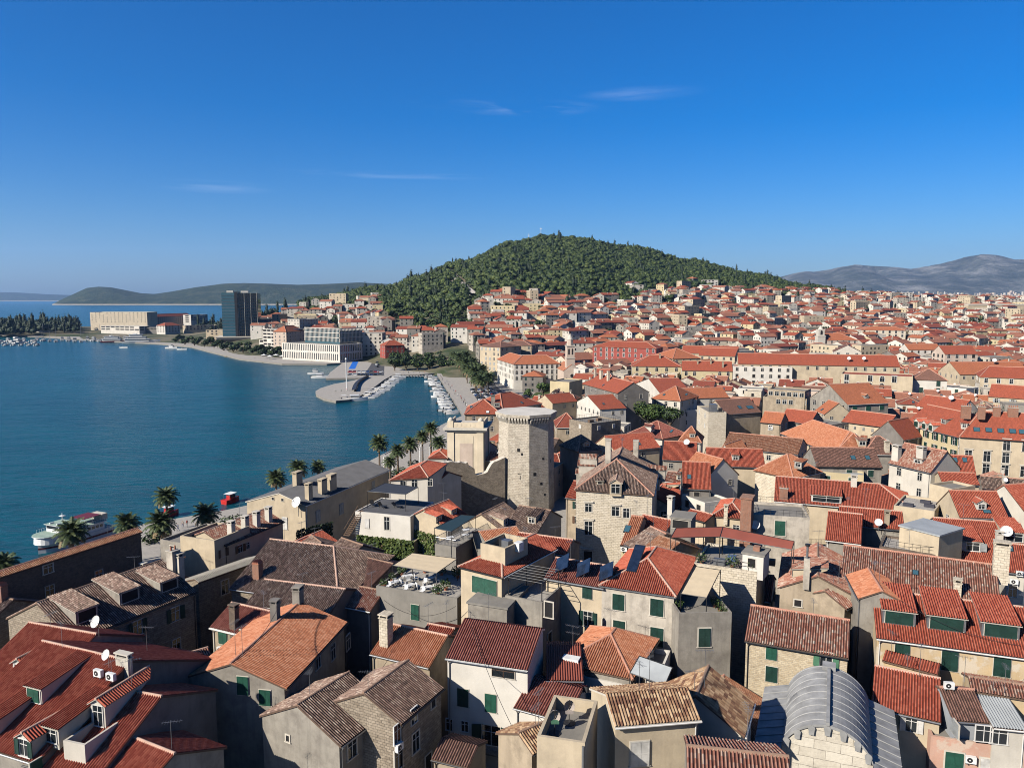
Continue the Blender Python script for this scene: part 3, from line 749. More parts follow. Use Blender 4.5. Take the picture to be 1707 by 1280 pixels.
# ---------------------------------------------------------------- land, sea, hills, woods
WATER_Z = -1.2
SHORE_PX = [(-420, 1160), (-60, 985), (47, 947), (240, 873), (375, 850), (445, 835), (600, 776), (740, 706), (772, 692), (728, 622), (700, 624), (655, 625), (640, 633), (620, 648), (600, 660), (583, 666), (560, 668), (540, 664), (527, 657.5), (526, 652),
            (534, 647), (556, 640), (590, 634), (606, 629.5), (543, 630.5), (551, 620), (571, 605), (545, 606.5), (470, 606), (400, 598), (346, 585), (320, 578), (262, 572.5), (190, 569), (110, 564), (70, 561), (-140, 556), (-700, 553)]
SHORE = [P(a, b, 0).to_2d() for a, b in SHORE_PX]
LAND = [(v.x, v.y) for v in SHORE] + [(-1300, 1320), (1500, 1320), (1500, -30), (-30, -30)]
COLS = {-700: [(900, 1), (1200, 3), (1300, 3), (1500, -6)], 0: [(900, 1), (1200, 5), (1350, 3), (1550, -6)], 350: [(760, 1), (1000, 3), (1300, 3), (1550, -6)],
        440: [(650, 1), (900, 12), (1100, 24), (1300, 14), (1550, -6)], 530: [(620, 1), (800, 15), (1000, 40), (1150, 48), (1400, 20), (1700, -6)],
        610: [(600, 1), (750, 14), (950, 42), (1100, 58), (1400, 55), (2000, -6)], 650: [(560, 1), (700, 14), (900, 45), (1100, 60), (1300, 58), (2000, 0)],
        700: [(520, 1), (700, 18), (850, 40), (1100, 72), (1250, 78), (1500, 60), (2300, 0)], 760: [(480, 1), (650, 18), (800, 40), (1000, 72), (1300, 105), (1600, 90), (2600, 0)],
        850: [(450, 1), (600, 9), (750, 30), (900, 58), (1200, 108), (1500, 152), (1800, 120), (2900, 0)], 905: [(450, 1), (600, 8), (750, 28), (950, 58), (1250, 112), (1550, 169), (1850, 140), (3000, 0)],
        960: [(450, 1), (600, 7), (750, 25), (950, 55), (1250, 110), (1550, 164), (1850, 140), (3000, 0)], 1050: [(450, 1), (600, 6), (800, 25), (1000, 52), (1300, 98), (1600, 151), (1900, 130), (3000, 0)],
        1150: [(450, 1), (600, 5), (800, 21), (1000, 46), (1300, 83), (1600, 122), (1900, 110), (3000, 0)], 1250: [(450, 1), (600, 4), (800, 18), (1000, 42), (1300, 72), (1600, 95), (1900, 80), (3000, 0)],
        1350: [(450, 1), (600, 4), (800, 15), (1000, 36), (1200, 55), (1500, 68), (1900, 55), (3000, 0)], 1430: [(450, 1), (600, 4), (900, 22), (1200, 48), (1500, 52), (1900, 40), (3000, 0)],
        1550: [(450, 1), (600, 4), (900, 20), (1200, 42), (1500, 48), (1900, 35), (3000, 0)], 1707: [(450, 1), (600, 4), (900, 18), (1200, 40), (1500, 46), (1900, 30), (3000, 0)], 2400: [(450, 1), (600, 4), (900, 18), (1200, 40), (1500, 46), (1900, 30), (3000, 0)]}
_dg = np.arange(300, 3100, 10.0); _ck = np.array(sorted(COLS)); _tab = np.array([np.interp(_dg, [q[0] for q in COLS[k]], [q[1] for q in COLS[k]]) for k in _ck])
for _ in range(3): _tab[:, 1:-1] = (_tab[:, :-2] + 2 * _tab[:, 1:-1] + _tab[:, 2:]) / 4
def land_z(x, y):
    x, y = np.asarray(x, float), np.maximum(np.asarray(y, float), 60.)
    px = CX + F_PX * x / y
    ci = np.clip(np.searchsorted(_ck, px) - 1, 0, len(_ck) - 2); f = np.clip((px - _ck[ci]) / (_ck[ci + 1] - _ck[ci]), 0, 1); f = f * f * (3 - 2 * f)
    di = np.clip((y - 300) / 10, 0, len(_dg) - 1.001); d0 = di.astype(int); g = di - d0
    z = (_tab[ci, d0] * (1 - g) + _tab[ci, d0 + 1] * g) * (1 - f) + (_tab[ci + 1, d0] * (1 - g) + _tab[ci + 1, d0 + 1] * g) * f
    return np.where(y < 440, 0., z)
def lz(x, y): return float(land_z(x, y))
def build_land():
    mb = MB(); mb.prism(LAND, -6, 0, 'concrete', 'paving'); o = mb.build('ground'); tag(o, 'pale stone paved ground and quay under the town', None, None, 'structure')
    # terrain
    pxs = np.concatenate([np.arange(-700, 500, 60), np.arange(500, 1500, 14), np.arange(1500, 2401, 60)]); ds = np.concatenate([np.arange(430, 1700, 12), np.arange(1700, 3050, 60)])
    X = (pxs[None, :] - CX) / F_PX * ds[:, None]; Y = np.repeat(ds[:, None], len(pxs), 1); Z = land_z(X, Y) - 1.8
    ins = np.array([[inside(a, b, LAND) or b > 1320 for a, b in zip(ra, rb_)] for ra, rb_ in zip(X, Y)])
    Z = np.where(ins | (Z > 4), Z, -6)
    nr, nc = X.shape
    v = np.stack([X, Y, Z], -1).reshape(-1, 3); idx = np.arange(nr * nc).reshape(nr, nc)
    f = np.stack([idx[:-1, :-1], idx[:-1, 1:], idx[1:, 1:], idx[1:, :-1]], -1).reshape(-1, 4)
    me = bpy.data.meshes.new('terrain'); me.from_pydata(v.tolist(), [], f.tolist()); me.materials.append(M['terrain']); me.polygons.foreach_set('use_smooth', [True] * len(f))
    tag(link('terrain', me), 'green and stony slope rising from the town to the wooded hill', None, None, 'structure')
    # sea
    mb = MB(); n = 64; pts = []
    for r in (60, 400, 2000, 30000):
        pts.append([(r * cos(2 * pi * k / n), r * sin(2 * pi * k / n), WATER_Z) for k in range(n)])
    mb.poly(pts[0], 'water')
    for i in range(3):
        for k in range(n): j = (k + 1) % n; mb.poly([pts[i][k], pts[i + 1][k], pts[i + 1][j], pts[i][j]], 'water')
    tag(mb.build('sea'), 'calm teal blue sea with fine ripples filling the bay', None, None, 'structure')
def far_hill(name, label, sil, d, base_h, depth, mat, rel=.12, seed=1, rows=26):
    rng = np.random.default_rng(seed)
    pxs = np.linspace(sil[0][0], sil[-1][0], 170); ys = np.interp(pxs, [s[0] for s in sil], [s[1] for s in sil])
    dd = np.linspace(d - depth, d + depth, rows); v = []
    crest = CAM_H + (497 - ys) / F_PX * d
    ph = rng.uniform(0, 6.28, 40); fx = rng.uniform(.01, .11, 40); fy = rng.uniform(2, 9, 40)
    for i, q in enumerate(dd):
        t = (q - d) / depth; prof = np.clip(1 - abs(t) ** 1.5, 0, 1)
        nz = sum(np.sin(pxs * fx[k] + t * fy[k] + ph[k]) / (1 + fx[k] * 60) for k in range(40)) / 5
        z = base_h + (crest - base_h) * np.clip(prof * (1 + rel * nz * (abs(t) > .04)), 0, 1.0)
        if t < -.9: z = base_h + (z - base_h) * .35
        v += [((p - CX) / F_PX * q, q, zz if 0 < i < rows - 1 else base_h - 20) for p, zz in zip(pxs, z)]
    nc = len(pxs); f = [(r * nc + c, r * nc + c + 1, (r + 1) * nc + c + 1, (r + 1) * nc + c) for r in range(rows - 1) for c in range(nc - 1)]
    me = bpy.data.meshes.new(name); me.from_pydata(v, [], f); me.materials.append(M[mat]); me.polygons.foreach_set('use_smooth', [True] * len(f))
    tag(link(name, me), label, None, None, 'structure')
def hill_mats():
    t = NT('terrain'); t.set(Roughness=.95); p = t.pos()
    t.col(t.mix(t.rng(t.noise(p, .02, 6, .65), .42, .58), (.035, .055, .016), (.20, .17, .11))); t.bump(t.noise(p, .2, 5), .6, 1.)
    t = NT('island'); t.set(Roughness=1.); p = t.pos()
    g = t.new('ShaderNodeNewGeometry'); sp = t.new('ShaderNodeSeparateXYZ'); t.l.new(g.outputs['Position'], sp.inputs[0])
    n = t.noise(p, .012, 8, .7); c = t.ramp(n, [(.35, (.012, .026, .010)), (.5, (.030, .050, .018)), (.66, (.075, .085, .04))])
    c = t.mix(t.rng(sp.outputs[2], 4, 12, 1, 0), c, (.36, .33, .27)); t.col(c); t.bump(t.noise(p, .02, 8, .75), 1., 25.)
    t = NT('mountain'); t.set(Roughness=1.); p = t.pos()
    n = t.noise(p, .0022, 10, .75); c = t.ramp(n, [(.38, (.05, .065, .05)), (.5, (.11, .12, .10)), (.62, (.27, .27, .25))]); t.col(c); t.bump(t.noise(p, .004, 9, .7), 1., 90.)
    t = NT('water'); t.set(Roughness=.2); t.b.inputs['Specular IOR Level'].default_value = .27
    p = t.pos((1, .55, 1)); t.b.inputs['IOR'].default_value = 1.33
    big = t.noise(t.pos((.012, .03, 1)), 1., 5, .6)
    t.col(t.mix(t.rng(big, .35, .65), (.002, .066, .094), (.004, .09, .122)))
    h = t.math('ADD', t.noise(t.pos((.22, .5, 1)), 1., 6, .62), t.math('MULTIPLY', t.noise(t.pos((.05, .14, 1)), 1., 4, .6), 1.6))
    t.bump(h, 1.0, .9)
hill_mats(); build_land()
far_hill('island_hill', 'low dark green wooded island with a pale rocky shore across the channel', [(88, 509), (105, 500), (130, 489), (150, 480), (170, 478), (190, 479), (215, 484), (240, 489), (262, 490), (290, 486), (330, 479), (370, 474), (410, 472), (450, 473), (500, 475), (560, 473), (600, 471), (640, 473), (700, 478), (900, 490)], 6200, -2, 650, 'island', .1, 3)
far_hill('far_island', 'long faint blue island on the horizon at the open sea', [(-700, 489), (-300, 486), (0, 487), (40, 488), (90, 491), (130, 492), (200, 495), (300, 500)], 14500, -2, 1500, 'island', .1, 5)
far_hill('mountain_hills', 'grey blue rocky mountain range behind the town', [(1180, 478), (1290, 464), (1330, 457), (1380, 450), (1420, 442), (1440, 444), (1480, 446), (1510, 451), (1560, 444), (1600, 433), (1630, 431), (1680, 434), (1740, 433), (1800, 430), (2300, 440)], 11500, 20, 3300, 'mountain', .42, 8, 60)
# the built-up plain at the mountains' foot: nobody could count it
def plain_town():
    rng = random.Random(4); mb = MB()
    for i in range(420):
        px = rng.uniform(1440, 1760) if rng.random() < .8 else rng.uniform(1340, 1450); d = rng.uniform(6200, 8200); x = (px - CX) / F_PX * d
        h = rng.choice((6, 7, 9, 12, 18)); w = rng.uniform(8, 24); z = 20 + max(0, (d - 6200)) * .035 + rng.uniform(0, 25)
        a = rng.uniform(0, pi); o = [(x + w * cos(a + k) * .7, d + w * sin(a + k) * .7) for k in (0, pi / 2, pi, 1.5 * pi)]
        mb.prism(o, z - 50, z + h, rng.choice(('white', 'cream', 'grey', 'rose')), rng.choice(('white', 'far_red', 'far_orange', 'grey')))
    tag(mb.build('distant_town'), 'speckle of white houses of a far town at the foot of the mountains', None, None, 'stuff')
plain_town()

def ico(sub):
    import bmesh
    bm = bmesh.new(); bmesh.ops.create_icosphere(bm, subdivisions=sub, radius=1.0)
    v = np.array([x.co[:] for x in bm.verts]); f = np.array([[q.index for q in x.verts] for x in bm.faces]); bm.free(); return v, f
ICO2, ICO1 = ico(2), ico(1)
def tree_proto(seed, kind):
    """one crown as triangles: lumpy hull of several blobs plus many small leaf clumps; unit about 1 m radius, base at z=0"""
    rng = np.random.default_rng(seed); V, Fc = [], []; n = 0
    def add(v, f):
        nonlocal n
        V.append(v); Fc.append(f + n); n += len(v)
    if kind == 'pine':
        blobs = [((0, 0, .9), (.95, .95, .62))] + [((rng.uniform(-.6, .6), rng.uniform(-.6, .6), rng.uniform(.7, 1.15)), (rng.uniform(.4, .6),) * 2 + (rng.uniform(.28, .42),)) for _ in range(4)]
    else:
        blobs = [((0, 0, 1.4), (.42, .42, 1.4))]
    for c, r in blobs:
        v, f = ICO1; v = v * (1 + rng.uniform(-.22, .22, (len(v), 1))); add(v * np.array(r) * .9 + np.array(c), f)
    k = 34
    for i in range(k):
        c, r = blobs[rng.integers(len(blobs))]
        d = rng.normal(size=3); d[2] = abs(d[2]) * .9 - .25; d /= np.linalg.norm(d)
        p = np.array(c) + d * np.array(r) * rng.uniform(.85, 1.15)
        a = np.cross(d, rng.normal(size=3)); a /= np.linalg.norm(a); b = np.cross(d, a); s = rng.uniform(.13, .26)
        nn = d * rng.uniform(.0, .16)
        add(np.array([p + a * s, p - a * s * .6 + b * s, p - a * s * .6 - b * s * .9, p + nn + b * s * .2]), np.array([[0, 1, 3], [1, 2, 3], [2, 0, 3]]))
    return np.concatenate(V), np.concatenate(Fc)
CYP = .03
def wood(name, label, pts, mats, kinds=('pine',), seed=1, kind_p=None):
    """pts: (x, y, z, radius, height factor)"""
    rng = np.random.default_rng(seed); prot = {k: [tree_proto(seed * 31 + i, k) for i in range(6)] for k in set(kinds)}
    VV, FF, MI, n = [], [], [], 0
    for p in pts:
        k = kinds[0] if len(kinds) == 1 or rng.random() > CYP else kinds[1]
        v, f = prot[k][rng.integers(6)]
        a = rng.uniform(0, 6.28); r = p[3]; q = v * np.array([r, r, r * p[4]])
        q = np.stack([q[:, 0] * cos(a) - q[:, 1] * sin(a) + p[0], q[:, 0] * sin(a) + q[:, 1] * cos(a) + p[1], q[:, 2] + p[2]], -1)
        VV.append(q); FF.append(f + n); n += len(q); m = 1 if k == 'cypress' else 0; MI.append(np.full(len(f), m))
    V = np.concatenate(VV).astype(np.float32); Fa = np.concatenate(FF).astype(np.int32); MI = np.concatenate(MI).astype(np.int32)
    me = bpy.data.meshes.new(name); me.vertices.add(len(V)); me.vertices.foreach_set('co', V.ravel())
    me.loops.add(len(Fa) * 3); me.loops.foreach_set('vertex_index', Fa.ravel()); me.polygons.add(len(Fa)); me.polygons.foreach_set('loop_start', np.arange(0, len(Fa) * 3, 3, dtype=np.int32)); me.polygons.foreach_set('loop_total', np.full(len(Fa), 3, dtype=np.int32))
    for m in mats: me.materials.append(M[m])
    me.polygons.foreach_set('material_index', MI); me.update(calc_edges=True); me.validate()
    return tag(link(name, me), label, None, None, 'stuff')
WOOD_START = [(612, 1050), (628, 880), (650, 780), (700, 690), (740, 640), (775, 660), (800, 800), (850, 880), (905, 890), (960, 900), (1000, 930), (1050, 960), (1100, 1080), (1150, 1130), (1200, 1160), (1250, 1150), (1300, 1180), (1350, 1240), (1400, 1330), (1440, 1380), (1500, 1430), (1720, 1470)]
def wood_start(px): return np.interp(px, [w[0] for w in WOOD_START], [w[1] for w in WOOD_START])
def hill_wood():
    rng = random.Random(11); pts = []
    for i in range(120000):
        px = rng.uniform(600, 1500); d = sqrt(rng.uniform(640 ** 2, 1760 ** 2)); x = (px - CX) / F_PX * d
        ws = float(wood_start(px)) + 40 * sin(px * .07) + 25 * sin(px * .19 + 1)
        if d < ws and not (d > ws - 170 and px > 760 and rng.random() < .10) or len(pts) > 20000: continue
        crest = 1660 if px > 850 else 1350 + (px - 600) * .9
        if d > crest: continue
        # the pale stair path on the hillside stays bare
        z = lz(x, d); r = rng.choice((2.2, 2.6, 3, 3.4, 4, 5)) * rng.uniform(.85, 1.15)
        if d < 800: r *= .75
        qx, qy = pix((x, d, z))
        if abs(qx - np.interp(qy, [455, 470, 487], [752, 768, 788])) < 7 and 450 < qy < 500: continue
        pts.append((x, d, z - .5 + rng.uniform(0, 2), r, rng.uniform(.8, 1.35)))
    for i in range(900):
        px = rng.uniform(500, 640); d = rng.uniform(900, 1200); x = (px - CX) / F_PX * d
        if d > 930 + 30 * sin(px * .1): pts.append((x, d, lz(x, d) - .5, rng.uniform(2.4, 4.4), rng.uniform(.8, 1.3)))
    wood('hill_forest', 'dense pine wood covering the round hill above the town', pts, ('leaf_pine', 'leaf_dark'), ('pine', 'cypress'), 5)
hill_wood()
def stair_path():
    mb = MB(); w = 3.6; pts = []
    for px, py in [(749, 452), (758, 461), (768, 469), (778, 478), (790, 489)]:
        best = None                                                          # where that view ray meets the slope
        for d in range(700, 1500, 4):
            q = CAM + ray(px, py) * d; 
            if q.z <= lz(q.x, q.y) + 5: best = q; break
        if best: pts.append(best)
    for a, b in zip(pts, pts[1:]):
        s = (b - a).cross(Vector((0, 0, 1))).normalized() * w
        mb.poly([a - s, b - s, b + s, a + s], 'frame_stone'); mb.poly([a + s, b + s, b + s - Vector((0, 0, 8)), a + s - Vector((0, 0, 8))], 'rock'); mb.poly([a - s, a - s - Vector((0, 0, 8)), b - s - Vector((0, 0, 8)), b - s], 'rock')
    tag(mb.build('stair_path'), 'pale stone stairway climbing the wooded hillside', None, None, 'structure')
stair_path()
def far_wood():
    rng = random.Random(3); pts = []
    for i in range(2600):
        px = rng.uniform(-500, 132); d = rng.uniform(1010, 1290)
        if px > 60 and d < 1060: continue
        x = (px - CX) / F_PX * d; pts.append((x, d, lz(x, d) - .5, rng.uniform(3.5, 6.), rng.uniform(.85, 1.6)))
    for i in range(190):
        px = rng.uniform(330, 480); d = rng.uniform(1080, 1330)
        x = (px - CX) / F_PX * d; pts.append((x, d, lz(x, d) - .5, rng.uniform(3, 5.), rng.uniform(1.0, 1.7)))
    wood('cape_wood', 'dark conifer wood along the cape behind the marina', pts, ('leaf_dark', 'leaf_dark'), ('pine', 'cypress'), 9)
CYP = .3; far_wood()
# ---------------------------------------------------------------- the old town near the camera, house by house
GR = ['green_dark', 'green']
def near_houses():
    Hs = {}
    # --- bottom corner towards the sea
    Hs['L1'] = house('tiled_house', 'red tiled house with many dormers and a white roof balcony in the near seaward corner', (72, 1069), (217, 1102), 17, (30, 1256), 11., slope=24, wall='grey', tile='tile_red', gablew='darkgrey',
        dorm=[(58, 1172, 1.9, 1.5, 'shed', 'white', 'wc', 'green'), (86, 1240, 1.8, 1.5, 'shed', 'white', 'wn'), (42, 1262, 1.5, 1.7, 'gable', 'white', 'wo', 'green_dark'), (-20, 1230, 1.7, 1.5, 'shed', 'white', 'wn')],
        chim=[(207, 1108, 1.5, .5, .7, 'white', 'slab')], dish=[(176, 1108, .9)], acs=[(168, 1128, 'roof'), (189, 1134, 'roof')], win=[(60, 1279, 1, 1.3, 'cn')])
    Hs['L1b'] = house('tiled_house', 'low red tiled wing with a pale end wall below the roof balcony', (217, 1227), (290, 1256), 13.2, (140, 1330), slope=24, wall='grey', tile='tile_red', z0=-.5, acs=[(262, 1205)])
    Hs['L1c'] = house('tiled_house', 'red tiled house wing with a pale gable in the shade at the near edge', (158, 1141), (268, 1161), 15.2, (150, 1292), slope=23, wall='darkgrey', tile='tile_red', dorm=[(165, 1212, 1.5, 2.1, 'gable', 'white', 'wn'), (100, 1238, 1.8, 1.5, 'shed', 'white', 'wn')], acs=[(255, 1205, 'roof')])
    roof_balcony(Hs['L1c'], 143, 1248)
    Hs['L2'] = house('tiled_house', 'red tiled house with one small gabled dormer behind the white roof balcony house', (50, 1038), (160, 1057), 15.6, (0, 1140), 6., slope=25, wall='grey', tile='tile_red', dorm=[(32, 1126, 1.5, 1.3, 'gable', 'white', 'wn')], dish=[(165, 1057, 1.2)])
    Hs['L2b'] = house('tiled_house', 'low red tiled roofs stepping down beside the dark dormer house', (225, 1088), (275, 1098), 13.6, (215, 1110), 5., slope=20, wall='white', tile='tile_deep')
    Hs['L2c'] = house('tiled_house', 'small house with worn tiles between two dark alleys by the dormer house', (268, 1102), (345, 1080), 11.0, (300, 1140), 3., slope=24, wall='darkgrey', tile='tile_mixed')
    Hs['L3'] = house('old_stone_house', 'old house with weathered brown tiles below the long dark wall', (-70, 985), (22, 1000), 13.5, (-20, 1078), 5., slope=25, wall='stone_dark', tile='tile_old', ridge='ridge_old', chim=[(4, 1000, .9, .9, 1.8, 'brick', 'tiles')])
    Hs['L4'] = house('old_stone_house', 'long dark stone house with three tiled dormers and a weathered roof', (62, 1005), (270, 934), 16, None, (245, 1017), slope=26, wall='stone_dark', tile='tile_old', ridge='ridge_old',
        dorm=[(146, 1036, 2.6, 1.6, 'shed', 'grey', 'nk'), (217, 1004, 2.6, 1.6, 'shed', 'grey', 'nk'), (283, 985, 2.6, 1.5, 'shed', 'grey', 'nk')], chim=[(290, 950, 1.2, 1.2, 2.6, 'greystain', 'pots'), (300, 955, .8, .8, 2.2, 'greystain', 'slab')],
        win=[(229, 1046, 1.2, 1.7, 'o', 'green_dark'), (292, 1023, 1.2, 1.7, 'o', 'green_dark'), (294, 1076, 1.2, 1.8, 'wn'), (215, 1095, 1.2, 1.7, 'n'), (340, 1010, 1, 1.5, 'o', 'green_dark'), (345, 1055, 1.1, 1.7, 'wn'), (180, 1062, 1.1, 1.5, 'n')])
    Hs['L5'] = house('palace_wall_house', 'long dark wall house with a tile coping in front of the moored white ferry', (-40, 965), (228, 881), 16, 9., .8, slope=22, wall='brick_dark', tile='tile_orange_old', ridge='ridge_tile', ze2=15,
        win=[(80, 948, 1.3, 1.1, ''), (165, 960, 1.2, 1.7, 'n'), (83, 986, 1.2, 1.7, 'n')])
    Hs['L6'] = house('chimney_house', 'pale house with a row of white chimney dormers on its short red roof', (340, 886), (440, 849), 13.5, None, (463, 872), slope=22, wall='cream', tile='tile_mixed', z0=-.5,
        chim=[(386, 893, .9, .9, 2.0, 'white', 'slab'), (409, 884, .9, .9, 2.0, 'white', 'slab'), (428, 876, .9, .9, 2.0, 'white', 'slab'), (448, 868, .9, .9, 2.0, 'white', 'slab')],
        win=[(371, 921, 1, 1.3, 'o', 'shut_brown'), (400, 914, 1, 1.2, 'o', 'shut_brown'), (413, 909, .8, 1, 'n'), (405, 955, 1.2, 1.4, 'k')])
    flat_house('parapet_house', 'small cream block with a worn parapet below the chimney dormers', (300, 893), (357, 901), 13.2, 8, 'cream', 'concrete', .8)
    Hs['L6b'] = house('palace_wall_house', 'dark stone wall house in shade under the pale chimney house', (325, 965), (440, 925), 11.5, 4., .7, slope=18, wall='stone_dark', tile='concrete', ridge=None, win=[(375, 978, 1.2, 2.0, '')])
    Hs['L7'] = house('grey_roofed_house', 'long cream house with a grey sheet roof and six stout chimneys beside the water', (465, 822), (610, 767), 13.2, (419, 833), (511, 841), slope=17, wall='cream', tile='roof_felt', ridge=None, gut='frame_stone',
        chim=[(437, 822, 1.9, .9, 2.1, 'cream', 'slab'), (496, 806, 2.0, 1.0, 2.0, 'cream', 'slab'), (521, 792, 2.8, 1.1, 3.0, 'cream', 'vents'), (515, 832, 1.3, .9, 2.7, 'cream', 'slab'), (538, 822, 1.9, .9, 2.5, 'cream', 'slab'), (553, 816, 2.0, 1.1, 3.1, 'cream', 'vents')],
        win=[(455, 831, .5, .5, 'nk'), (471, 833, .5, .5, 'nk'), (475, 872, 1.2, 2.4, 'cn', 'shut_white'), (530, 860, 1.4, 2.2, 'cn', 'shut_grey'), (569, 848, 1.4, 2.2, 'cn', 'shut_grey'), (622, 808, 1.2, 1.6, 'cn', 'shut_grey')], dish=[(500, 856, 2.0)])
    Hs['L8'] = house('old_stone_house', 'old house with a large weathered brown roof and pale ridge below the ivy terrace', (451, 899), (556, 911), 15, (430, 985), 6., slope=24, wall='stone_dark', tile='tile_old', ridge='ridge_mortar', hip=(0, 6),
        chim=[(430, 962, 1, 1, 2.0, 'brick', 'tiles')])
    Hs['L8b'] = house('old_stone_house', 'old house with dark patched tiles in front of the large brown roof', (442, 966), (575, 982), 13.4, (400, 1003), 4, slope=23, wall='darkgrey', tile='tile_old', ridge='ridge_mortar')
    Hs['L8c'] = house('old_stone_house', 'small brown tiled roof leaning against the ivy covered terrace wall', (520, 893), (536, 905), 12.5, (500, 905), 4, slope=25, wall='stone_dark', tile='tile_old', ridge='ridge_old')
    Hs['L8d'] = house('old_stone_house', 'narrow brown tiled house with a pale gable under the ivy wall', (570, 897), (605, 909), 12.3, (545, 912), 4, slope=25, wall='cream', tile='tile_old', ridge='ridge_old')
    Hs['L8e'] = house('old_stone_house', 'long low mottled roof between the brown roof and the awning terrace', (590, 925), (655, 940), 13.0, (580, 985), 5, slope=20, wall='stone_dark', tile='tile_brown', ridge='ridge_old', chim=[(585, 1000, .8, .8, 1.4, 'stone', 'slab')])
    Hs['L8f'] = house('old_stone_house', 'small weathered house with dark tiles beside the concrete terrace block', (600, 978), (640, 985), 12.5, (585, 1010), 4, slope=24, wall='darkgrey', tile='tile_mixed', ridge='ridge_old')
    # --- orange roof and its neighbours
    Hs['B1'] = house('orange_roofed_house', 'large house with a bright orange tiled roof and two green shutters in its grey gable', (385, 1106), (500, 1004), 14, (331, 1113), (470, 1150), slope=20, wall='grey', tile='tile_orange', ridge='ridge_tile',
        chim=[(459, 1027, .9, .8, 1.5, 'darkgrey', 'slab'), (497, 1003, 1.2, .9, 1.5, 'grey', 'slab')], win=[(405, 1142, 1.2, 1.9, 'cn', 'green'), (442, 1162, 1.2, 1.6, 'cn', 'green'), (530, 1100, 1.2, 1.8, 'n'), (555, 1086, 1.2, 1.8, 'n'), (580, 1070, 1.2, 1.8, 'n')])
    o = link('antenna', antenna_mesh(4.), Hs['B1'].root); o.location = Hs['B1'].inv @ P(393, 1097, 13.6)
    Hs['B2'] = house('tiled_house', 'small pale house with green shutters and a deep red roof beside the orange roof', (387, 1005), (451, 1019), 13, (350, 1042), 4, slope=26, wall='tan', tile='tile_deep', gut='frame_white', chim=[(391, 1046, .9, .7, 2.4, 'brick_dark', 'slab')],
        win=[(372, 1060, 1.3, 1.9, 'cn', 'green'), (407, 1061, 1.3, 1.5, 'cn', 'shut_pale_green')], acs=[(370, 1081)])
    Hs['B3'] = house('old_stone_house', 'old grey house with a mottled brown roof and crumbling rubble corner in the near middle', (496, 1175), (581, 1121), 13, (437, 1192), (552, 1250), slope=26, wall='grey', tile='tile_old', ridge='ridge_old', win=[(587, 1247, 1.2, 1.7, ''), (480, 1230, .4, .6, 'k')])
    Hs['B3b'] = house('tiled_house', 'tiny lean-to with worn tiles between the orange roof and the mottled brown roof', (462, 1149), (505, 1167), 10.4, (451, 1173), 1.5, slope=25, wall='grey', tile='tile_mixed', ridge='ridge_old')
    Hs['B4'] = house('old_stone_house', 'tall brown stone house with laundry lines and a dark mottled roof beside the white house', (607, 1155), (680, 1101), 14, None, (730, 1149), slope=26, wall='stone_dark', tile='tile_old', ridge='ridge_old',
        win=[(690, 1192, 1, 1.5, 'wn'), (693, 1236, 1.1, 1.9, ''), (664, 1264, 1.1, 1.9, ''), (662, 1222, 1, 1.7, 'wn'), (714, 1272, 1, 1.9, 'k'), (722, 1170, .7, 1.0, 'k')], acs=[(662, 1243)])
    Hs['B5'] = house('tiled_house', 'glowing orange red roofed house with a tall stone chimney below the concrete terrace block', (652, 1040), (745, 1060), 13, (660, 1096), 4, slope=25, wall='tan', tile='tile_orange', chim=[(644, 1072, 1.1, 1.1, 3.0, 'stone', 'slab')])
    Hs['B5b'] = house('tiled_house', 'small red roof wedged against the concrete terrace block', (715, 1040), (757, 1048), 12.6, (735, 1058), 3, slope=20, wall='tan', tile='tile_red')
    Hs['B6'] = house('white_house', 'white three storey house with green shutters, wrought balcony and a dark red ribbed roof', (775, 1032), (902, 1049), 15.5, (745, 1094), .8, slope=21, wall='whiter', tile='tile_deep', ridge=None, gut='frame_white',
        win=[(772, 1162, 1.2, 1.9, 'cn', 'green_dark'), (818, 1171, 1.2, 1.9, 'cn', 'green'), (839, 1121, 2.4, 1.0, 'nb'), (819, 1225, 2.0, 2.1, 'on', 'green_dark'), (775, 1210, .8, 1.1, 'wn'), (749, 1207, .7, 1.2, 'wn'), (775, 1255, 1, 1.7, 'n')])
    balcony(Hs['B6'], 812, 1248, 3.6, .8)
    # string courses on the white house
    # --- terrace block with the beige awning
    Hs['C1'] = flat_house('concrete_terrace_block', 'grey concrete block with a roof terrace under a beige awning', (627, 976), (762, 997), 13.5, 8.5, 'concrete', 'paving', .5, win=[(692, 1020, 1.1, 2.0, 'cn', 'green')])
    terrace_set(Hs['C1'], [(655, 942), (687, 921.6), (762, 931), (728, 955)], 16.0, 'awning_beige')
    Hs['C2'] = house('red_hip_house', 'cream house with a hipped red roof, a wide green shutter and a walled terrace', (835, 917), (892, 890), 19, None, (843, 956), slope=24, hip=(4.2, .0), wall='cream', tile='tile_red', gut='metal_dark', win=[(808, 977, 3.6, 2.0, 'cn', 'green')])
    Hs['C2b'] = flat_house('walled_terrace', 'grey stained block with an open roof terrace under a bare pergola', (842, 992), (904, 1004), 15.3, 9.5, 'grey', 'paving', .9, win=[(915, 1016, 1, 1.8, 'k'), (943, 1035, 1.2, 2.0, 'k'), (916, 1066, 1, 1.8, 'k')])
    pergola(Hs['C2b'], 3.0)
    Hs['C2c'] = flat_house('plaster_block', 'low grey plaster base wall under the hipped red house', (780, 1004), (845, 1014), 14.9, 7, 'grey', 'concrete', 0)
    Hs['C2d'] = flat_house('rooftop_plant_house', 'cream rooftop box holding air conditioners behind the hipped red roof', (801, 905), (842, 914), 20.3, 5, 'cream', 'roof_felt', 1.0, box=[(2.0, 3.0, 1.6, 2.6, 1.3, 'metal'), (3.4, 4.2, 2.2, 3.2, 1.1, 'plastic_white'), (.8, 1.6, 2.8, 3.6, .9, 'metal_dark')])
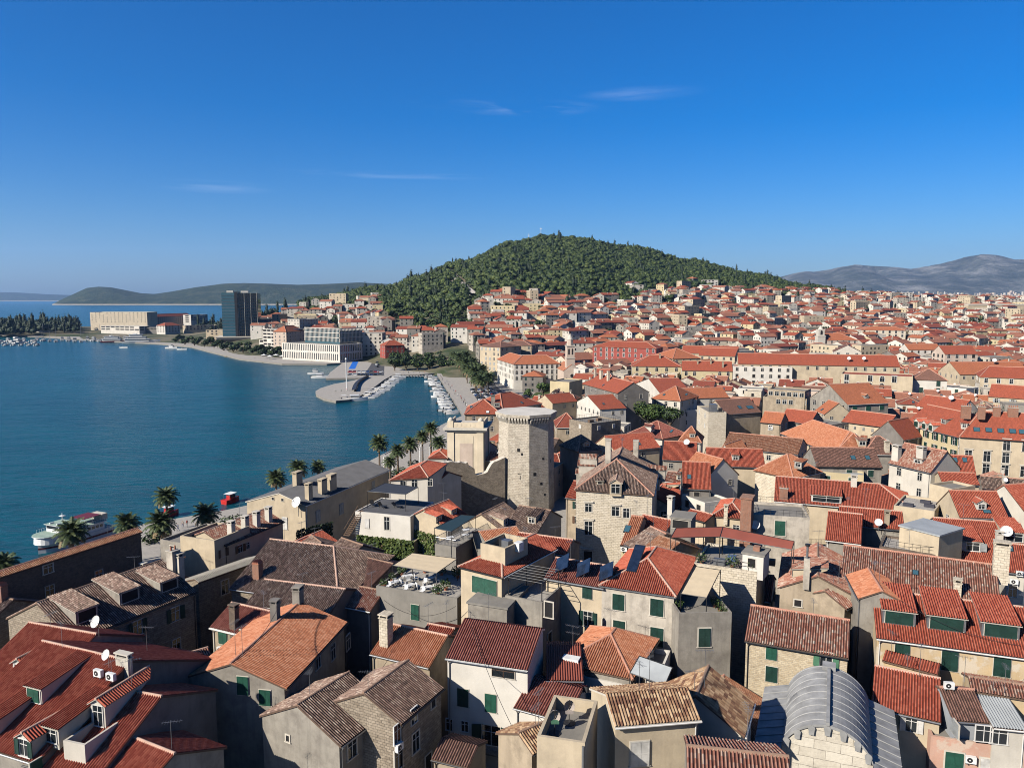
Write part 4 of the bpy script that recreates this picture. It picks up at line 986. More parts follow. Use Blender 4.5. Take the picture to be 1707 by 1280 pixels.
    Hs['C3'] = house('solar_house', 'cream house with a deep red roof carrying tilted solar panels', (928, 930), (1022, 945), 17.5, (947, 968), 5, slope=22, wall='cream', tile='tile_deep', gut='metal', win=[(979, 987, 1.2, 1.5, 'cn', 'green_dark'), (980, 1031, 1.1, 1.8, 'o', 'green_dark'), (1005, 1040, .8, 1.5, 'n')])
    for px_, py_ in ((939, 948), (974, 956), (1012, 962)):
        solar_panel(Hs['C3'], px_, py_)
    Hs['C4'] = house('red_hip_house', 'stained cream house with a hipped red roof and two columns of green shutters', (1080, 931), (1094, 912), 18.5, None, (1123, 993), slope=26, hip=(5.2, 4), wall='greystain', tile='tile_red', gut='metal',
        win=[(1031, 1003, 1.4, 1.9, 'c', 'green_dark'), (1095, 1012, 1.5, 2.0, 'c', 'green_dark'), (1032, 1047, 1.4, 1.9, 'c', 'green_dark'), (1095, 1061, 1.5, 2.2, 'c', 'green_dark'), (1040, 1090, 1.2, 1.8, 'c', 'green_dark')], sky=[(1060, 931, 1.3, 5.0, 'solar')])
    Hs['C5'] = flat_house('terrace_house', 'grey plastered house with a green shutter and a roof terrace under a beige awning', (1132, 1022), (1220, 1020), 15.5, 9, 'grey', 'concrete', .9, win=[(1174, 1062, 1.3, 2.1, 'c', 'green_dark')])
    terrace_set(Hs['C5'], [(1135, 989), (1160, 944), (1201, 950), (1178, 996)], [16.8, 17.5, 17.5, 16.8], 'awning_beige', few=True)
    Hs['C6'] = flat_house('stone_terrace_house', 'stone block carrying a cluttered roof terrace under a long red canopy', (1157, 938), (1262, 953), 16.5, 9, 'stone', 'concrete', .3, rail='all', box=[(2.2, 3.6, 1.2, 1.9, .8, 'metal'), (5, 6.4, 1.4, 2.2, .9, 'cloth'), (6.8, 8.2, 1.4, 2.2, .9, 'cloth'), (3.6, 4.6, 3.4, 4.2, .7, 'cloth_blue'), (8.6, 9.4, 3.8, 4.6, .75, 'wood')])
    canopy_roof(Hs['C6'])
    flat_house('rooftop_hut', 'little white rooftop hut with a grey slab roof and red chimney', (1238, 921), (1273, 927), 18.6, 3.0, 'whiter', 'concrete', 0, z0=15.5, win=[(1253, 938, .9, 1.1, 'nk')], box=[(1.0, 1.8, 1.0, 1.8, .7, 'brick')])
    # --- low yard roofs in the near middle
    Hs['D1'] = house('sheet_roofed_shed', 'shed with a plain reddish sheet roof beside the white house', (912, 1076), (967, 1077), 12.6, (897, 1131), 1., slope=9, wall='grey', tile='sheet_red', ridge=None)
    Hs['D2'] = house('sheet_roofed_shed', 'white yard house with a dark red ribbed sheet roof', (888, 1128), (970, 1148), 11.6, (866, 1178), 1., slope=17, wall='whiter', tile='tile_deep', ridge=None)
    Hs['D3'] = house('tiled_house', 'low hipped orange roof tucked behind the water tank terrace', (1018, 1058), (1026, 1048), 13.2, None, (1079, 1087), slope=24, hip=(5, 3), wall='grey', tile='tile_orange', ridge='ridge_tile')
    Hs['D4'] = flat_house('yard_terrace_house', 'low white terrace house with water tanks, a chiller unit and corrugated covers', (972, 1128), (1090, 1150), 10.6, 9.5, 'whiter', 'concrete', .5, box=[(1.0, 3.8, 4.5, 7.5, 1.9, 'concrete'), (6.3, 7.0, 1.2, 1.9, 1.2, 'frame_stone')])
    yard_gear(Hs['D4'])
    Hs['D5'] = house('tan_roofed_house', 'cream house with a two tone tan tiled roof and a closed white shutter', (1012, 1158), (1146, 1148), 19, (977, 1210), 5, slope=23, wall='cream', tile='tile_tan', ridge=None, gut='frame_stone', win=[(1066, 1255, 1.5, 2.0, 'cn', 'shut_white'), (1210, 1250, .9, 1.6, 'cn', 'shut_white')])
    Hs['D5b'] = flat_house('parapet_terrace_house', 'cream walled terrace with hanging chairs and a grey downpipe', (895, 1226), (975, 1238), 18.6, 6, 'cream', 'concrete', 1.0)
    hang_chairs(Hs['D5b'])
    Hs['D6'] = house('tan_roofed_house', 'steep house with mottled tan and brown tiles half in shade beside the lead vault', (1160, 1160), (1181, 1111), 17.6, 4.2, (1257, 1146), slope=33, wall='white', tile='tile_tan', ridge='ridge_old')
    Hs['D7'] = house('tiled_house', 'roof of big round red and cream tiles at the near edge', (1147, 1244), (1312, 1262), 19.6, (1120, 1335), 5, slope=24, wall='grey', tile='tile_mixed', ridge='ridge_old')
    Hs['D8'] = house('old_stone_house', 'worn tan tile roof stepping down beside the white house and the cream parapet', (866, 1222), (905, 1205), 13.5, (815, 1285), 3, slope=25, wall='tan', tile='tile_tan', ridge='ridge_old')
    Hs['D9'] = house('tiled_house', 'small brown canopy roof over a doorway beside the white house', (738, 1230), (795, 1243), 9, (728, 1262), 2, slope=22, wall='tan', tile='tile_brown', ridge=None)
    # --- right of the lead vault
    Hs['E1'] = house('stone_house', 'honey stone house with green shutters and a weathered red roof above the lead vault', (1253, 1009), (1415, 1034), 15.5, (1256, 1067), 5, slope=25, wall='stone_rubble', tile='tile_mixed', ridge='ridge_tile',
        win=[(1286, 1086, 1.1, 1.7, 'cn', 'green'), (1377, 1099, 1.2, 1.6, 'on', 'shut_pale_green'), (1437, 1113, 1.2, 1.6, 'cn', 'shut_pale_green'), (1286, 1123, 1.2, 1.7, 'cn', 'green_dark'), (1440, 1146, 1.2, 1.6, 'cn', 'shut_pale_green')])
    Hs['E2'] = house('dormer_house', 'long ochre house with a red roof and three wide green glazed dormers', (1455, 983), (1770, 1020), 17, (1457, 1060), 6, slope=24, wall='ochre', tile='tile_red', gut='metal',
        dorm=[(1498, 1042, 3.2, 1.6, 'shed', 'metal', 'nbc', 'green_dark'), (1577, 1052, 3.6, 1.6, 'shed', 'metal', 'nbc', 'green_dark'), (1667, 1064, 3.4, 1.6, 'shed', 'metal', 'nbc', 'green_dark')],
        win=[(1504, 1082, 1.4, 1.7, 'cn', 'green_dark'), (1583, 1101, 1.5, 2.1, 'cn', 'green_dark'), (1670, 1111, 1.5, 2.0, 'cn', 'green_dark')])
    Hs['E3'] = house('tiled_house', 'deep red ribbed roof with a tall stone chimney pipe beside the lead vault', (1460, 1110), (1566, 1131), 12.5, (1462, 1177), 3, slope=24, wall='cream', tile='tile_red', ridge='ridge_mortar', win=[(1519, 1206, 1.0, 1.5, 'on', 'shut_white')])
    Hs['E3b'] = house('tiled_house', 'narrow red lean-to roof along the ochre dormer house', (1478, 1085), (1565, 1107), 12.9, (1480, 1100), 1, slope=20, wall='ochre', tile='tile_red', ridge=None)
    Hs['E4'] = house('veranda_house', 'small brown red roof over a pale boarded veranda and a pink wall', (1568, 1146), (1622, 1150), 12.5, (1555, 1194), 2, slope=22, wall='lead_paint', tile='tile_brown', ridge='ridge_tile', win=[(1593, 1213, 1.5, 1.3, 'cn', 'shut_grey')], acs=[(1580, 1148, 'roof')])
    Hs['E5'] = house('veranda_house', 'flat grey sheet roof over a glazed white veranda', (1628, 1160), (1680, 1165), 12.0, (1633, 1207), 1, slope=9, wall='white', tile='sheet_grey', ridge=None, win=[(1640, 1222, 1.4, 1.5, 'wn'), (1665, 1226, 1.4, 1.5, 'wn')])
    Hs['E6'] = house('tiled_house', 'strip of patched old tiles beside the ochre dormer house at the frame edge', (1616, 1128), (1760, 1150), 12.9, (1618, 1148), 3, slope=20, wall='ochre', tile='tile_mixed', ridge='ridge_old')
    Hs['E7'] = flat_house('pink_house', 'faded pink house with a green door shutter and a white air conditioner', (1552, 1226), (1770, 1258), 9.4, 7, 'pink', 'concrete', .3, win=[(1590, 1272, 1.5, 2.2, 'c', 'green'), (1650, 1280, 1.6, 1.8, 'c', 'shut_white')], acs=[(1617, 1263)])
    Hs['E8'] = house('old_stone_house', 'odd little house with tall pipes and two crossing weathered roofs', (1363, 960), (1363, 906), 17, (1299, 989), (1422, 962), slope=25, wall='tan', tile='tile_mixed', ridge='ridge_old', win=[(1330, 1005, .8, .8, 'k')],
        chim=[(1344, 965, .7, .7, 2.6, 'greystain', 'pipe')], dorm=[(1322, 955, 4.0, 1.2, 'shed', 'cream', 'nk')])
    Hs['E8b'] = house('old_stone_house', 'low weathered cross gable beside the tall pipes', (1375, 985), (1398, 975), 15.5, None, (1428, 1003), slope=25, wall='tan', tile='tile_mixed', ridge='ridge_old')
    Hs['E9'] = house('patched_roof_house', 'broad roof of mottled red and cream tiles beyond the three wide dormers', (1408, 909), (1659, 942), 18, (1375, 1005), 3, slope=23, wall='stone', tile='tile_mixed', ridge='ridge_tile', chim=[(1595, 993, .8, .8, 1.6, 'stone', 'slab'), (1667, 955, 1.6, 1.2, 3.4, 'stone', 'slab')], sky=[(1526, 955, .7, .9)])
    Hs['E9b'] = house('tiled_house', 'small bright gable dormer house on the edge of the mottled broad roof', (1447, 948), (1470, 985), 17.9, (1420, 968), 2, slope=24, wall='grey', tile='tile_orange', ridge='ridge_tile')
    Hs['E10'] = house('tiled_house', 'red roofed house with white framed dormers and a big dish near the frame edge', (1556, 863), (1700, 873), 17.5, (1640, 937), 4, slope=25, wall='white', tile='tile_red',
        dorm=[(1571, 918, 1.6, 1.3, 'shed', 'cream', 'wn'), (1621, 920, 2.2, 1.5, 'shed', 'cream', 'wo', 'shut_grey'), (1690, 905, 2.6, 1.5, 'shed', 'cream', 'wn')], dish=[(1676, 905, 1.5)], chim=[(1665, 905, .8, .8, 1.3, 'white', 'slab')])
    Hs['E10b'] = house('tiled_house', 'red roofed house with pale air conditioners at the frame edge', (1672, 905), (1760, 915), 17.3, (1668, 950), 3, slope=24, wall='white', tile='tile_red', sky=[(1683, 915)], acs=[(1690, 968), (1700, 955)], win=[(1688, 985, 1, 1.5, 'wn')])
    Hs['E11'] = flat_house('penthouse', 'cream box penthouse with a grey flat roof among red roofs', (1500, 876), (1566, 893), 18.5, 6, 'cream', 'sheet_grey', 0, z0=0)
    flat_house('brick_terrace', 'low terrace edged in brick under the cream box penthouse', (1466, 910), (1563, 925), 15.8, 6, 'brick_dark', 'paving', .3, rail='all')
    Hs['E12'] = house('tiled_house', 'house with a bright red ribbed roof and a grey front beside the penthouse', (1382, 852), (1437, 858), 17.5, (1384, 899), 3, slope=25, wall='grey', tile='tile_red')
    Hs['E12b'] = house('tiled_house', 'long red ridge roof running behind the cream box penthouse', (1400, 844), (1503, 853), 17, (1400, 872), 5, slope=25, wall='grey', tile='tile_red', chim=[(1478, 873, .7, .7, 1.6, 'tan', 'slab')], dish=[(1464, 884, 1.1)])
    Hs['E13'] = house('long_red_house', 'long red ribbed roof with one wide white dormer', (1294, 794), (1466, 807), 16.5, (1294, 834), 5, slope=25, hip=(0, 5), wall='cream', tile='tile_red', dorm=[(1377, 838, 5.0, 1.3, 'shed', 'white', 'wn')], chim=[(1423, 810, 1.0, .8, 1.6, 'white', 'slab'), (1306, 832, 1.4, .6, 2.0, 'brick', 'pots')])
    Hs['E14'] = flat_house('grey_plaster_house', 'grey plastered house with one green shutter and a railed roof', (1252, 857), (1350, 863), 16.5, 8, 'greystain', 'concrete', .4, rail='all', win=[(1300, 880, 1.5, 2.3, 'c', 'green')], dish=[(1259, 890, 1.4)])
    flat_house('brick_chimney_stack', 'massive red brick chimney stack beside the grey plastered house', (1235, 830), (1253, 832), 19.5, 2.5, 'brick', 'brick', 0)
    Hs['E15'] = house('red_hip_house', 'small hipped red roof with a stone chimney next to the brick stack', (1221, 838), (1225, 831), 16, None, (1235, 875), slope=26, hip=(4.5, 3), wall='cream', tile='tile_red', chim=[(1210, 862, .6, .6, 1.6, 'stone', 'slab')], win=[(1227, 880, 1, 1, 'n')])
    Hs['E15b'] = house('tiled_house', 'low red roof leaning on the hipped roof beside the brick stack', (1152, 849), (1188, 858), 15, (1150, 862), 3, slope=20, wall='cream', tile='tile_red')
    # --- around the octagonal tower
    Hs['T1'] = house('stone_palace_house', 'tall pale stone house with a steep pyramid roof and side dormers beside the octagonal tower', (1028, 766), (1037, 746), 21, (953, 827), (1084, 842), slope=33, hip=(6.5, 5), wall='stone', tile='tile_old', ridge='ridge_tile',
        dorm=[(1026, 824, 2.0, 2.0, 'gable', 'cream', 'n'), (1000, 808, 1.2, .7, 'shed', 'tan', 'nk')],
        win=[(981, 846, 1.2, 1.4, 'p'), (1026, 852, 1.3, 1.6, 'p'), (1044, 855, 1.1, 1.6, ''), (981, 880, 1.4, 2.4, 'p'), (980, 930, 1.5, 2.6, 'pk'), (1100, 830, 1, 1.6, 'k'), (1110, 815, 1, 1.6, 'k')], chim=[(1014, 760, 1.6, 1.0, 3.0, 'greystain', 'vents'), (1060, 760, 1.6, 1.0, 3.0, 'greystain', 'vents')])
    side_dormers(Hs['T1'])
    Hs['T2'] = house('yellow_house', 'pale yellow house with a bright orange roof wedge in front of the tall stone house', (1054, 860), (1072, 862), 17.8, (1006, 903), 2, slope=22, wall='yellow', tile='tile_orange', ridge='ridge_tile', win=[(1025, 908, .9, 1.3, 'on', 'shut_grey'), (1025, 935, .9, 1.4, 'wn')], sky=[(1046, 882, .9, 1.6)], acs=[(1041, 914)])
    Hs['T3'] = house('old_stone_house', 'old house with worn ribbed tiles behind the hipped red roof', (1085, 878), (1110, 890), 17.4, (1046, 906), 5, slope=24, wall='tan', tile='tile_old', ridge='ridge_tile')
    Hs['T3b'] = house('old_stone_house', 'rubble topped roof with loose tiles and stones beside the red canopy', (1100, 893), (1133, 905), 17.2, (1030, 945), 4, slope=22, wall='tan', tile='tile_orange_old', ridge='ridge_old')
    Hs['T4'] = house('tiled_house', 'red roof with a round window dormer beside a white obelisk chimney', (1073, 858), (1122, 868), 17.0, (1070, 890), 3, slope=25, wall='white', tile='tile_red', chim=[(1118, 860, .8, .8, 2.6, 'white', 'slab')])
    flat_house('rooftop_hut', 'small concrete rooftop hut crammed with white dishes beside the red canopy', (1118, 862), (1152, 866), 19, 3.5, 'concrete', 'concrete', 0, win=[(1134, 874, 2.2, 1.2, 'nk')])
    Hs['T5'] = house('old_stone_house', 'low brown roof with one dormer at the foot of the octagonal tower', (866, 843), (918, 851), 15, (861, 890), 4, slope=27, wall='cream', tile='tile_old', ridge='ridge_old', dorm=[(886, 873, 1.5, 1.2, 'shed', 'cream', 'wn')])
    Hs['T6'] = house('old_stone_house', 'cream gabled cottage with a brown roof and dormer left in the tower shade', (802, 857), (840, 838), 15, (786, 884), (872, 876), slope=30, wall='cream', tile='tile_old', ridge='ridge_old', dorm=[(843, 876, 1.5, 1.2, 'shed', 'cream', 'wn')])
    Hs['T7'] = house('tiled_house', 'bright red ribbed roof between the tower and the stone house', (866, 888), (954, 900), 17, (866, 912), 3, slope=24, wall='tan', tile='tile_red')
    Hs['T8'] = house('ivy_house', 'red roofed house draped in ivy with two little dormers and a glass terrace', (707, 849), (748, 833), 15.5, (678, 867), (724, 889), slope=30, wall='cream', tile='tile_red', win=[(690, 880, .9, 1.2, 'cn', 'shut_white'), (703, 915, 1, 1.6, 'cn', 'shut_grey')], dorm=[(732, 868, 1.6, .9, 'shed', 'cream', 'wn'), (757, 857, 1.6, .9, 'shed', 'cream', 'wn')], acs=[(684, 913)])
    Hs['T8b'] = house('tiled_house', 'small orange sheet roof beside the glass terrace', (800, 886), (860, 878), 14.5, (775, 908), 3, slope=18, wall='concrete', tile='tile_orange')
    glass_terrace()
    Hs['T9'] = house('red_hip_house', 'white attic house with a hipped red roof and two dark windows by the palms', (700, 776), (712, 768), 15.5, (657, 796), (707, 799), slope=25, hip=(4, 4), wall='white', tile='tile_red', win=[(672, 804, 1.2, 1.5, 'n'), (691, 806, 1.2, 1.5, 'n'), (717, 804, 1, 1.4, 'n')])
    Hs['T9b'] = house('tiled_house', 'red roof under the white attic house against the old crenellated wall', (722, 782), (748, 787), 12.5, (690, 822), 4, slope=22, wall='white', tile='tile_red', chim=[(764, 826, 1.5, .8, 1.6, 'white', 'slab')])
    Hs['T9c'] = house('tiled_house', 'small pointed red roof peeping between the palms and the old wall', (733, 752), (736, 748), 11, (713, 766), (741, 769), slope=28, hip=(2.5, 2), wall='white', tile='tile_red')
    ivy_terrace(Hs)
    return Hs
NEAR_EXTRA = []
# ---------------------------------------------------------------- special pieces on the near houses
def balcony(H, px, py, w, d):
    r, p = lfind(H, px, py, ('wall',))
    if r is None: return
    n = r['n']; ax = n.cross(Vector((0, 0, 1))).normalized(); m = Matrix((ax, n, Vector((0, 0, 1)))).transposed().to_4x4(); m.translation = p
    mb = MB(); mb.box(-w / 2, w / 2, 0, d, -.15, 0, 'concrete')
    k = int(w / .18)
    for a, b in (((-w / 2, d), (w / 2, d)), ((-w / 2, .05), (-w / 2, d)), ((w / 2, .05), (w / 2, d))):
        mb.bar((a[0], a[1], .95), (b[0], b[1], .95), .03, 'frame_white', 4)
    for i in range(k + 1): mb.bar((-w / 2 + i * w / k, d, 0), (-w / 2 + i * w / k, d, .95), .018, 'metal', 4)
    o = mb.build('balcony', H.root); o.matrix_local = m
def canopy_at(H, pxs, z, mat, name='awning', th=.06, posts=None, zf=0, pmat='metal_dark'):
    """sun sail or roof sheet with its four corners given as photograph pixels at height z, posts down to zf"""
    q = [H.inv @ P(a, b, z if not isinstance(z, (list, tuple)) else z[i]) for i, (a, b) in enumerate(pxs)]
    mb = MB(); n = (q[1] - q[0]).cross(q[2] - q[0])
    if n.z < 0: q = q[::-1]
    ns = 4                                                     # sagging strips between battens
    mid = lambda a, b, t: a.lerp(b, t)
    for i in range(ns):
        a, b, c, d = mid(q[0], q[1], i / ns), mid(q[0], q[1], (i + 1) / ns), mid(q[3], q[2], (i + 1) / ns), mid(q[3], q[2], i / ns)
        s = Vector((0, 0, .015)); m0, m1 = (a + b) / 2 - s, (d + c) / 2 - s
        mb.poly([a, m0, m1, d], mat, smooth=False); mb.poly([m0, b, c, m1], mat)
    for i in range(4): mb.bar(q[i], q[(i + 1) % 4], .05, pmat, 5)
    aw = mb.build(name, H.root)
    for i in range(4):
        pb = MB(); pb.bar(Vector((q[i].x, q[i].y, zf)), q[i], .05, pmat, 6); pb.build('post', aw)
    return aw
def roof_balcony(H, px, py):
    r, p = lfind(H, px, py, ('roof',))
    if r is None: return
    out = Vector((r['n'].x, r['n'].y, 0)).normalized(); ax = Vector((-out.y, out.x, 0)); m = Matrix((ax, out, Vector((0, 0, 1)))).transposed().to_4x4(); m.translation = p
    mb = MB()
    for b in ((-1.1, 1.1, .9, 1.1, -1.2, 1.2), (-1.1, -.9, -2.4, .9, -1.2, 1.2), (.9, 1.1, -2.4, .9, -1.2, 1.2)): mb.box(*b, 'white')
    mb.box(-.9, .9, -2.4, .9, -.2, .1, 'concrete'); o = mb.build('roof_balcony', H.root); o.matrix_local = m
def chair_mesh():
    if 'ch' not in AC:
        mb = MB(); mb.box(-.25, .25, -.25, .25, .42, .47, 'white_paint'); mb.box(-.25, .25, .21, .25, .47, .95, 'white_paint')
        for sx in (-1, 1):
            for sy in (-1, 1): mb.box(sx * .22 - .02, sx * .22 + .02, sy * .22 - .02, sy * .22 + .02, 0, .42, 'white_paint')
        AC['ch'] = mb.mesh('chair')
    return AC['ch']
def table_mesh():
    if 'tb' not in AC:
        mb = MB(); mb.box(-.55, .55, -.4, .4, .72, .76, 'white_paint')
        for sx in (-1, 1):
            for sy in (-1, 1): mb.box(sx * .48 - .025, sx * .48 + .025, sy * .33 - .025, sy * .33 + .025, 0, .72, 'metal')
        AC['tb'] = mb.mesh('table')
    return AC['tb']
def bush_mesh(seed, r=.6, n=160, mats=('leaf',)):
    k = ('bush', seed, r)
    if k not in AC:
        rng = random.Random(seed); mb = MB()
        for i in range(n):
            d = Vector((rng.gauss(0, 1), rng.gauss(0, 1), rng.gauss(0, .8))).normalized() * r * rng.uniform(.5, 1); d.z = abs(d.z + r * .8)
            a = Vector((rng.gauss(0, 1), rng.gauss(0, 1), rng.gauss(0, 1))).normalized(); b = a.orthogonal().normalized(); s = r * rng.uniform(.10, .2)
            mb.poly([d + a * s, d + b * s * .6, d - a * s, d - b * s * .6], rng.choice(mats))
        AC[k] = mb.mesh('foliage')
    return AC[k]
TERR = []
def terrace_set(H, pxs, z, mat, few=False):
    canopy_at(H, pxs, z, mat, zf=H.zt)
    c = sum((H.inv @ P(a, b, H.zt) for a, b in pxs), Vector()) / 4
    TERR.append((H, few))
def furnish(HS):
    rng = random.Random(2); H = HS['C1']; i = 0
    for x, y in ((1.8, 1.6), (4.2, 1.4), (6.6, 1.6), (2.4, 4.2), (5.4, 4.4)):
        o = link('terrace_table', table_mesh(), None, H.mw @ Vector((x, y, H.zt)), rng.random()); tag(o, None, 'table', 'white tables under the beige awning'); PEND.append((o, 'white table', 'under the beige awning of the concrete block', i)); i += 1
        for k in range(3):
            a = k * 2.1 + rng.random(); o = link('terrace_chair', chair_mesh(), None, H.mw @ Vector((x + cos(a), y + .9 * sin(a), H.zt)), a + 1.5); tag(o, None, 'chair', 'white chairs under the beige awning'); PEND.append((o, 'white chair', 'under the beige awning of the concrete block', i + k * .1))
    n = 0
    for key, pts, where in (('C1', [(.6, .8), (.6, 3), (.7, 5.5), (3, 7.6), (5.5, 7.6), (8, 7.4), (8.3, .9), (8.4, 3)], 'along the parapet of the beige awning terrace'), ('C5', [(.8, 3), (5.2, .9), (5.3, 2.2), (5.2, 3.6)], 'on the terrace of the plastered house'), ('C6', [(.8, .8), (4.6, .7), (9.2, .7)], 'on the railed terrace below the red canopy')):
        H = HS[key]
        for x, y in pts:
            if x > H.L - .4: x = H.L - .7
            n += 1; o = empty('potted_plant', H.mw @ Vector((x, y, H.zt))); tag(o, None, 'plant', 'potted plants on the roof terraces'); mb = MB(); mb.cyl((0, 0, 0), .2, .28, .4, 10, 'terracotta'); mb.build('pot', o); f = link('foliage', bush_mesh(n % 3, .6), o); f.location = (0, 0, .3); f.scale = [rng.uniform(.9, 1.5)] * 3; PEND.append((o, 'leafy potted plant', where, n))
def pergola(H, h):
    mb = MB(); L, D, z = H.L, 8.5, H.zl
    x0, x1, y0, y1 = .3, L - .2, .3, 5.2
    for x in (x0, x1):
        for y in (y0, y1): mb.bar((x, y, H.zt), (x, y, z + 2.1), .06, 'metal_dark', 6)
        mb.bar((x, y0, z + 2.1), (x, y1, z + 2.1), .05, 'metal_dark', 6)
    for i in range(7):
        y = y0 + (y1 - y0) * i / 6; mb.bar((x0, y, z + 2.15), (x1, y, z + 2.15), .04, 'metal_dark', 5)
    mb.build('pergola', H.root)
def solar_panel(H, px, py):
    r, p = lfind(H, px, py, ('roof',))
    if r is None: return
    o = empty('solar_panel'); mb = MB(); mb.box(-1.1, 1.1, -1.0, 1.0, -.04, .04, 'solar'); q = mb.build('collector', H.roof)
    bpy.data.objects.remove(o)
    n = (r['n'] + Vector((0, 0, 0)) ).normalized(); t = r['u']; ax = (-t * .55 + r['v'] * -.35 + n * .8).normalized(); u = r['v'].cross(ax).normalized(); v = ax.cross(u)
    m = Matrix((u, v, ax)).transposed().to_4x4(); m.translation = p + n * .95; q.matrix_local = m
    sb = MB()
    for s in (-.9, .9): sb.bar(m @ Vector((.5, s, -.04)), p + n * .05 + r['v'] * s, .03, 'metal', 5); sb.bar(m @ Vector((-.9, s, -.04)), m @ Vector((-.9, s, -.6)), .03, 'metal', 5)
    sb.build('collector_stand', H.roof)
def canopy_roof(H):
    for pxs, z in (([(1127, 880), (1205, 878), (1200, 894.5), (1118, 896)], [20, 20, 19.4, 19.4]), ([(1205.5, 878), (1324, 902), (1320, 916), (1200.5, 894.5)], [20, 20, 19.4, 19.4])):
        canopy_at(H, pxs, z, 'sheet_red', 'canopy', zf=H.zt)
def yard_gear(H):
    # silver awning sheet
    canopy_at(H, [(1066, 1093), (1121, 1112), (1108, 1142), (1050, 1121)], [13.4, 13.4, 12.4, 12.4], 'sheet_grey', 'awning', zf=H.zt)
    mb = MB(); c = H.inv @ P(952, 1131, H.zt); mb.box(c.x - .9, c.x + .9, c.y - .5, c.y + .5, H.zt, H.zt + 2.4, 'plastic_white')
    for i in range(7): mb.box(c.x - .8, c.x + .8, c.y - .53, c.y - .505, H.zt + .5 + i * .22, H.zt + .6 + i * .22, 'metal_dark')
    mb.build('chiller_unit', H.root)
    for px_ in (951, 963):
        mb = MB(); c = H.inv @ P(px_, 1137, 11.0); mb.cyl((c.x, c.y, 10.2), .5, .55, .8, 14, 'blue_tank'); mb.cyl((c.x, c.y, 11.0), .55, .3, .25, 14, 'blue_tank'); mb.cyl((c.x, c.y, 11.25), .2, .2, .1, 10, 'blue_tank'); mb.build('water_tank', H.root)
    rb = MB(); q = [H.inv @ P(a, b, z) for a, b, z in ((972, 1144, 11.7), (1070, 1149, 11.7), (1066, 1158, 11.2), (966, 1153, 11.2))]
    corrugate(rb, q, 'metal_dark', .5, .1); rb.build('corrugated_cover', H.root)
    c = H.inv @ P(1073, 1140, H.zt); pb = MB(); pb.cyl((c.x, c.y, H.zt), .25, .2, 2.2, 10, 'concrete'); pb.build('flue', H.root)
def hang_chairs(H):
    for px_, py_, m in ((949, 1205, 'cloth'), (925, 1222, 'shut_pale_green')):
        c = H.inv @ P(px_, py_, H.zt)
        root = empty('hanging_chair', H.mw @ Vector((c.x, c.y, H.zt))); tag(root, ('wicker' if m == 'cloth' else 'green cushioned') + ' egg chair hanging from a curved stand on the cream terrace', 'chair', 'hanging chairs')
        mb = MB(); pts = [Vector((.0, .9 * cos(t) * .6 - .3, 1.0 + 1.0 * sin(t))) for t in [(-pi / 2) + pi * i / 8 for i in range(9)]]
        for a, b in zip(pts, pts[1:]): mb.bar(a, b, .035, 'metal_dark', 6)
        mb.cyl((0, 0, 0), .45, .45, .06, 16, 'metal_dark'); mb.build('stand', root)
        sb = MB(); n = 10
        for i in range(n):
            for j in range(6):
                f = lambda u, v: Vector((.42 * sin(v) * cos(u), .36 * sin(v) * sin(u), .85 + .55 * (1 - cos(v)) * .9))
                u0, u1, v0, v1 = pi * .0 + pi * i / n, pi * (i + 1) / n, pi * j / 6, pi * (j + 1) / 6
                sb.poly([f(u0, v0), f(u1, v0), f(u1, v1), f(u0, v1)], 'cloth')
        sb.box(-.3, .3, -.2, .2, .85, .98, m); sb.build('seat', root)
    # grey downpipe on the wall
    mb = MB(); z = H.zl
    for a, b in (((3.4, -.12, z - .2), (3.4, -.12, z - 2.2)), ((3.4, -.12, z - 2.2), (1.6, -.12, z - 2.2)), ((1.6, -.12, z - 2.2), (1.6, -.12, z - 2.9)), ((1.6, -.12, z - 2.9), (.5, -.12, z - 2.9)), ((.5, -.12, z - 2.9), (.5, -.12, z - 8))): mb.bar(a, b, .1, 'metal', 8)
    mb.build('downpipe', H.root)
def side_dormers(H):
    """the long tiled dormers on both flanks of the steep roof"""
    for pts, nm in (([(880, 433), (755, 430), (750, 465), (870, 470)], 0), ([(870, 480), (745, 475), (742, 515), (860, 520)], 0), ([(880, 535), (730, 530), (726, 568), (860, 575)], 0), ([(1170, 505), (1350, 515), (1345, 548), (1205, 545)], 1), ([(1115, 562), (1310, 570), (1305, 607), (1150, 603)], 1)):
        px = [(780 + a / 4.064, 650 + b / 4.064) for a, b in pts]
        d0 = 150.; 
        base = H.mw @ Vector((H.L / 2, 0, 0)); y = base.y + (3 if nm else 1)
        q = []
        for a, b in px:
            r = ray(a, b); k = y / r.y; q.append(CAM + r * k)
        zc = sum(v.z for v in q) / 4
        q = [P(a, b, zc + (.45 if i < 2 else -.45)) for i, (a, b) in enumerate(px)]
        q = [H.inv @ v for v in q]
        if (q[1] - q[0]).cross(q[2] - q[0]).z < 0: q = [q[1], q[0], q[3], q[2]]
        rb = MB(); corrugate(rb, q, 'tile_mixed'); mk_roof_slab(rb, q, 'eave_stone', .12)
        wb = MB(); lo = [Vector((v.x * .97 + .03 * H.L / 2, v.y * .97, v.z - .15)) for v in q]; dn = [Vector((v.x, v.y, zc - 2.6)) for v in lo]
        for i in range(4): j = (i + 1) % 4; wb.poly([dn[i], dn[j], lo[j], lo[i]], 'greystain')
        o = wb.build('side_dormer', H.roof); rb.build('dormer_roof', o)
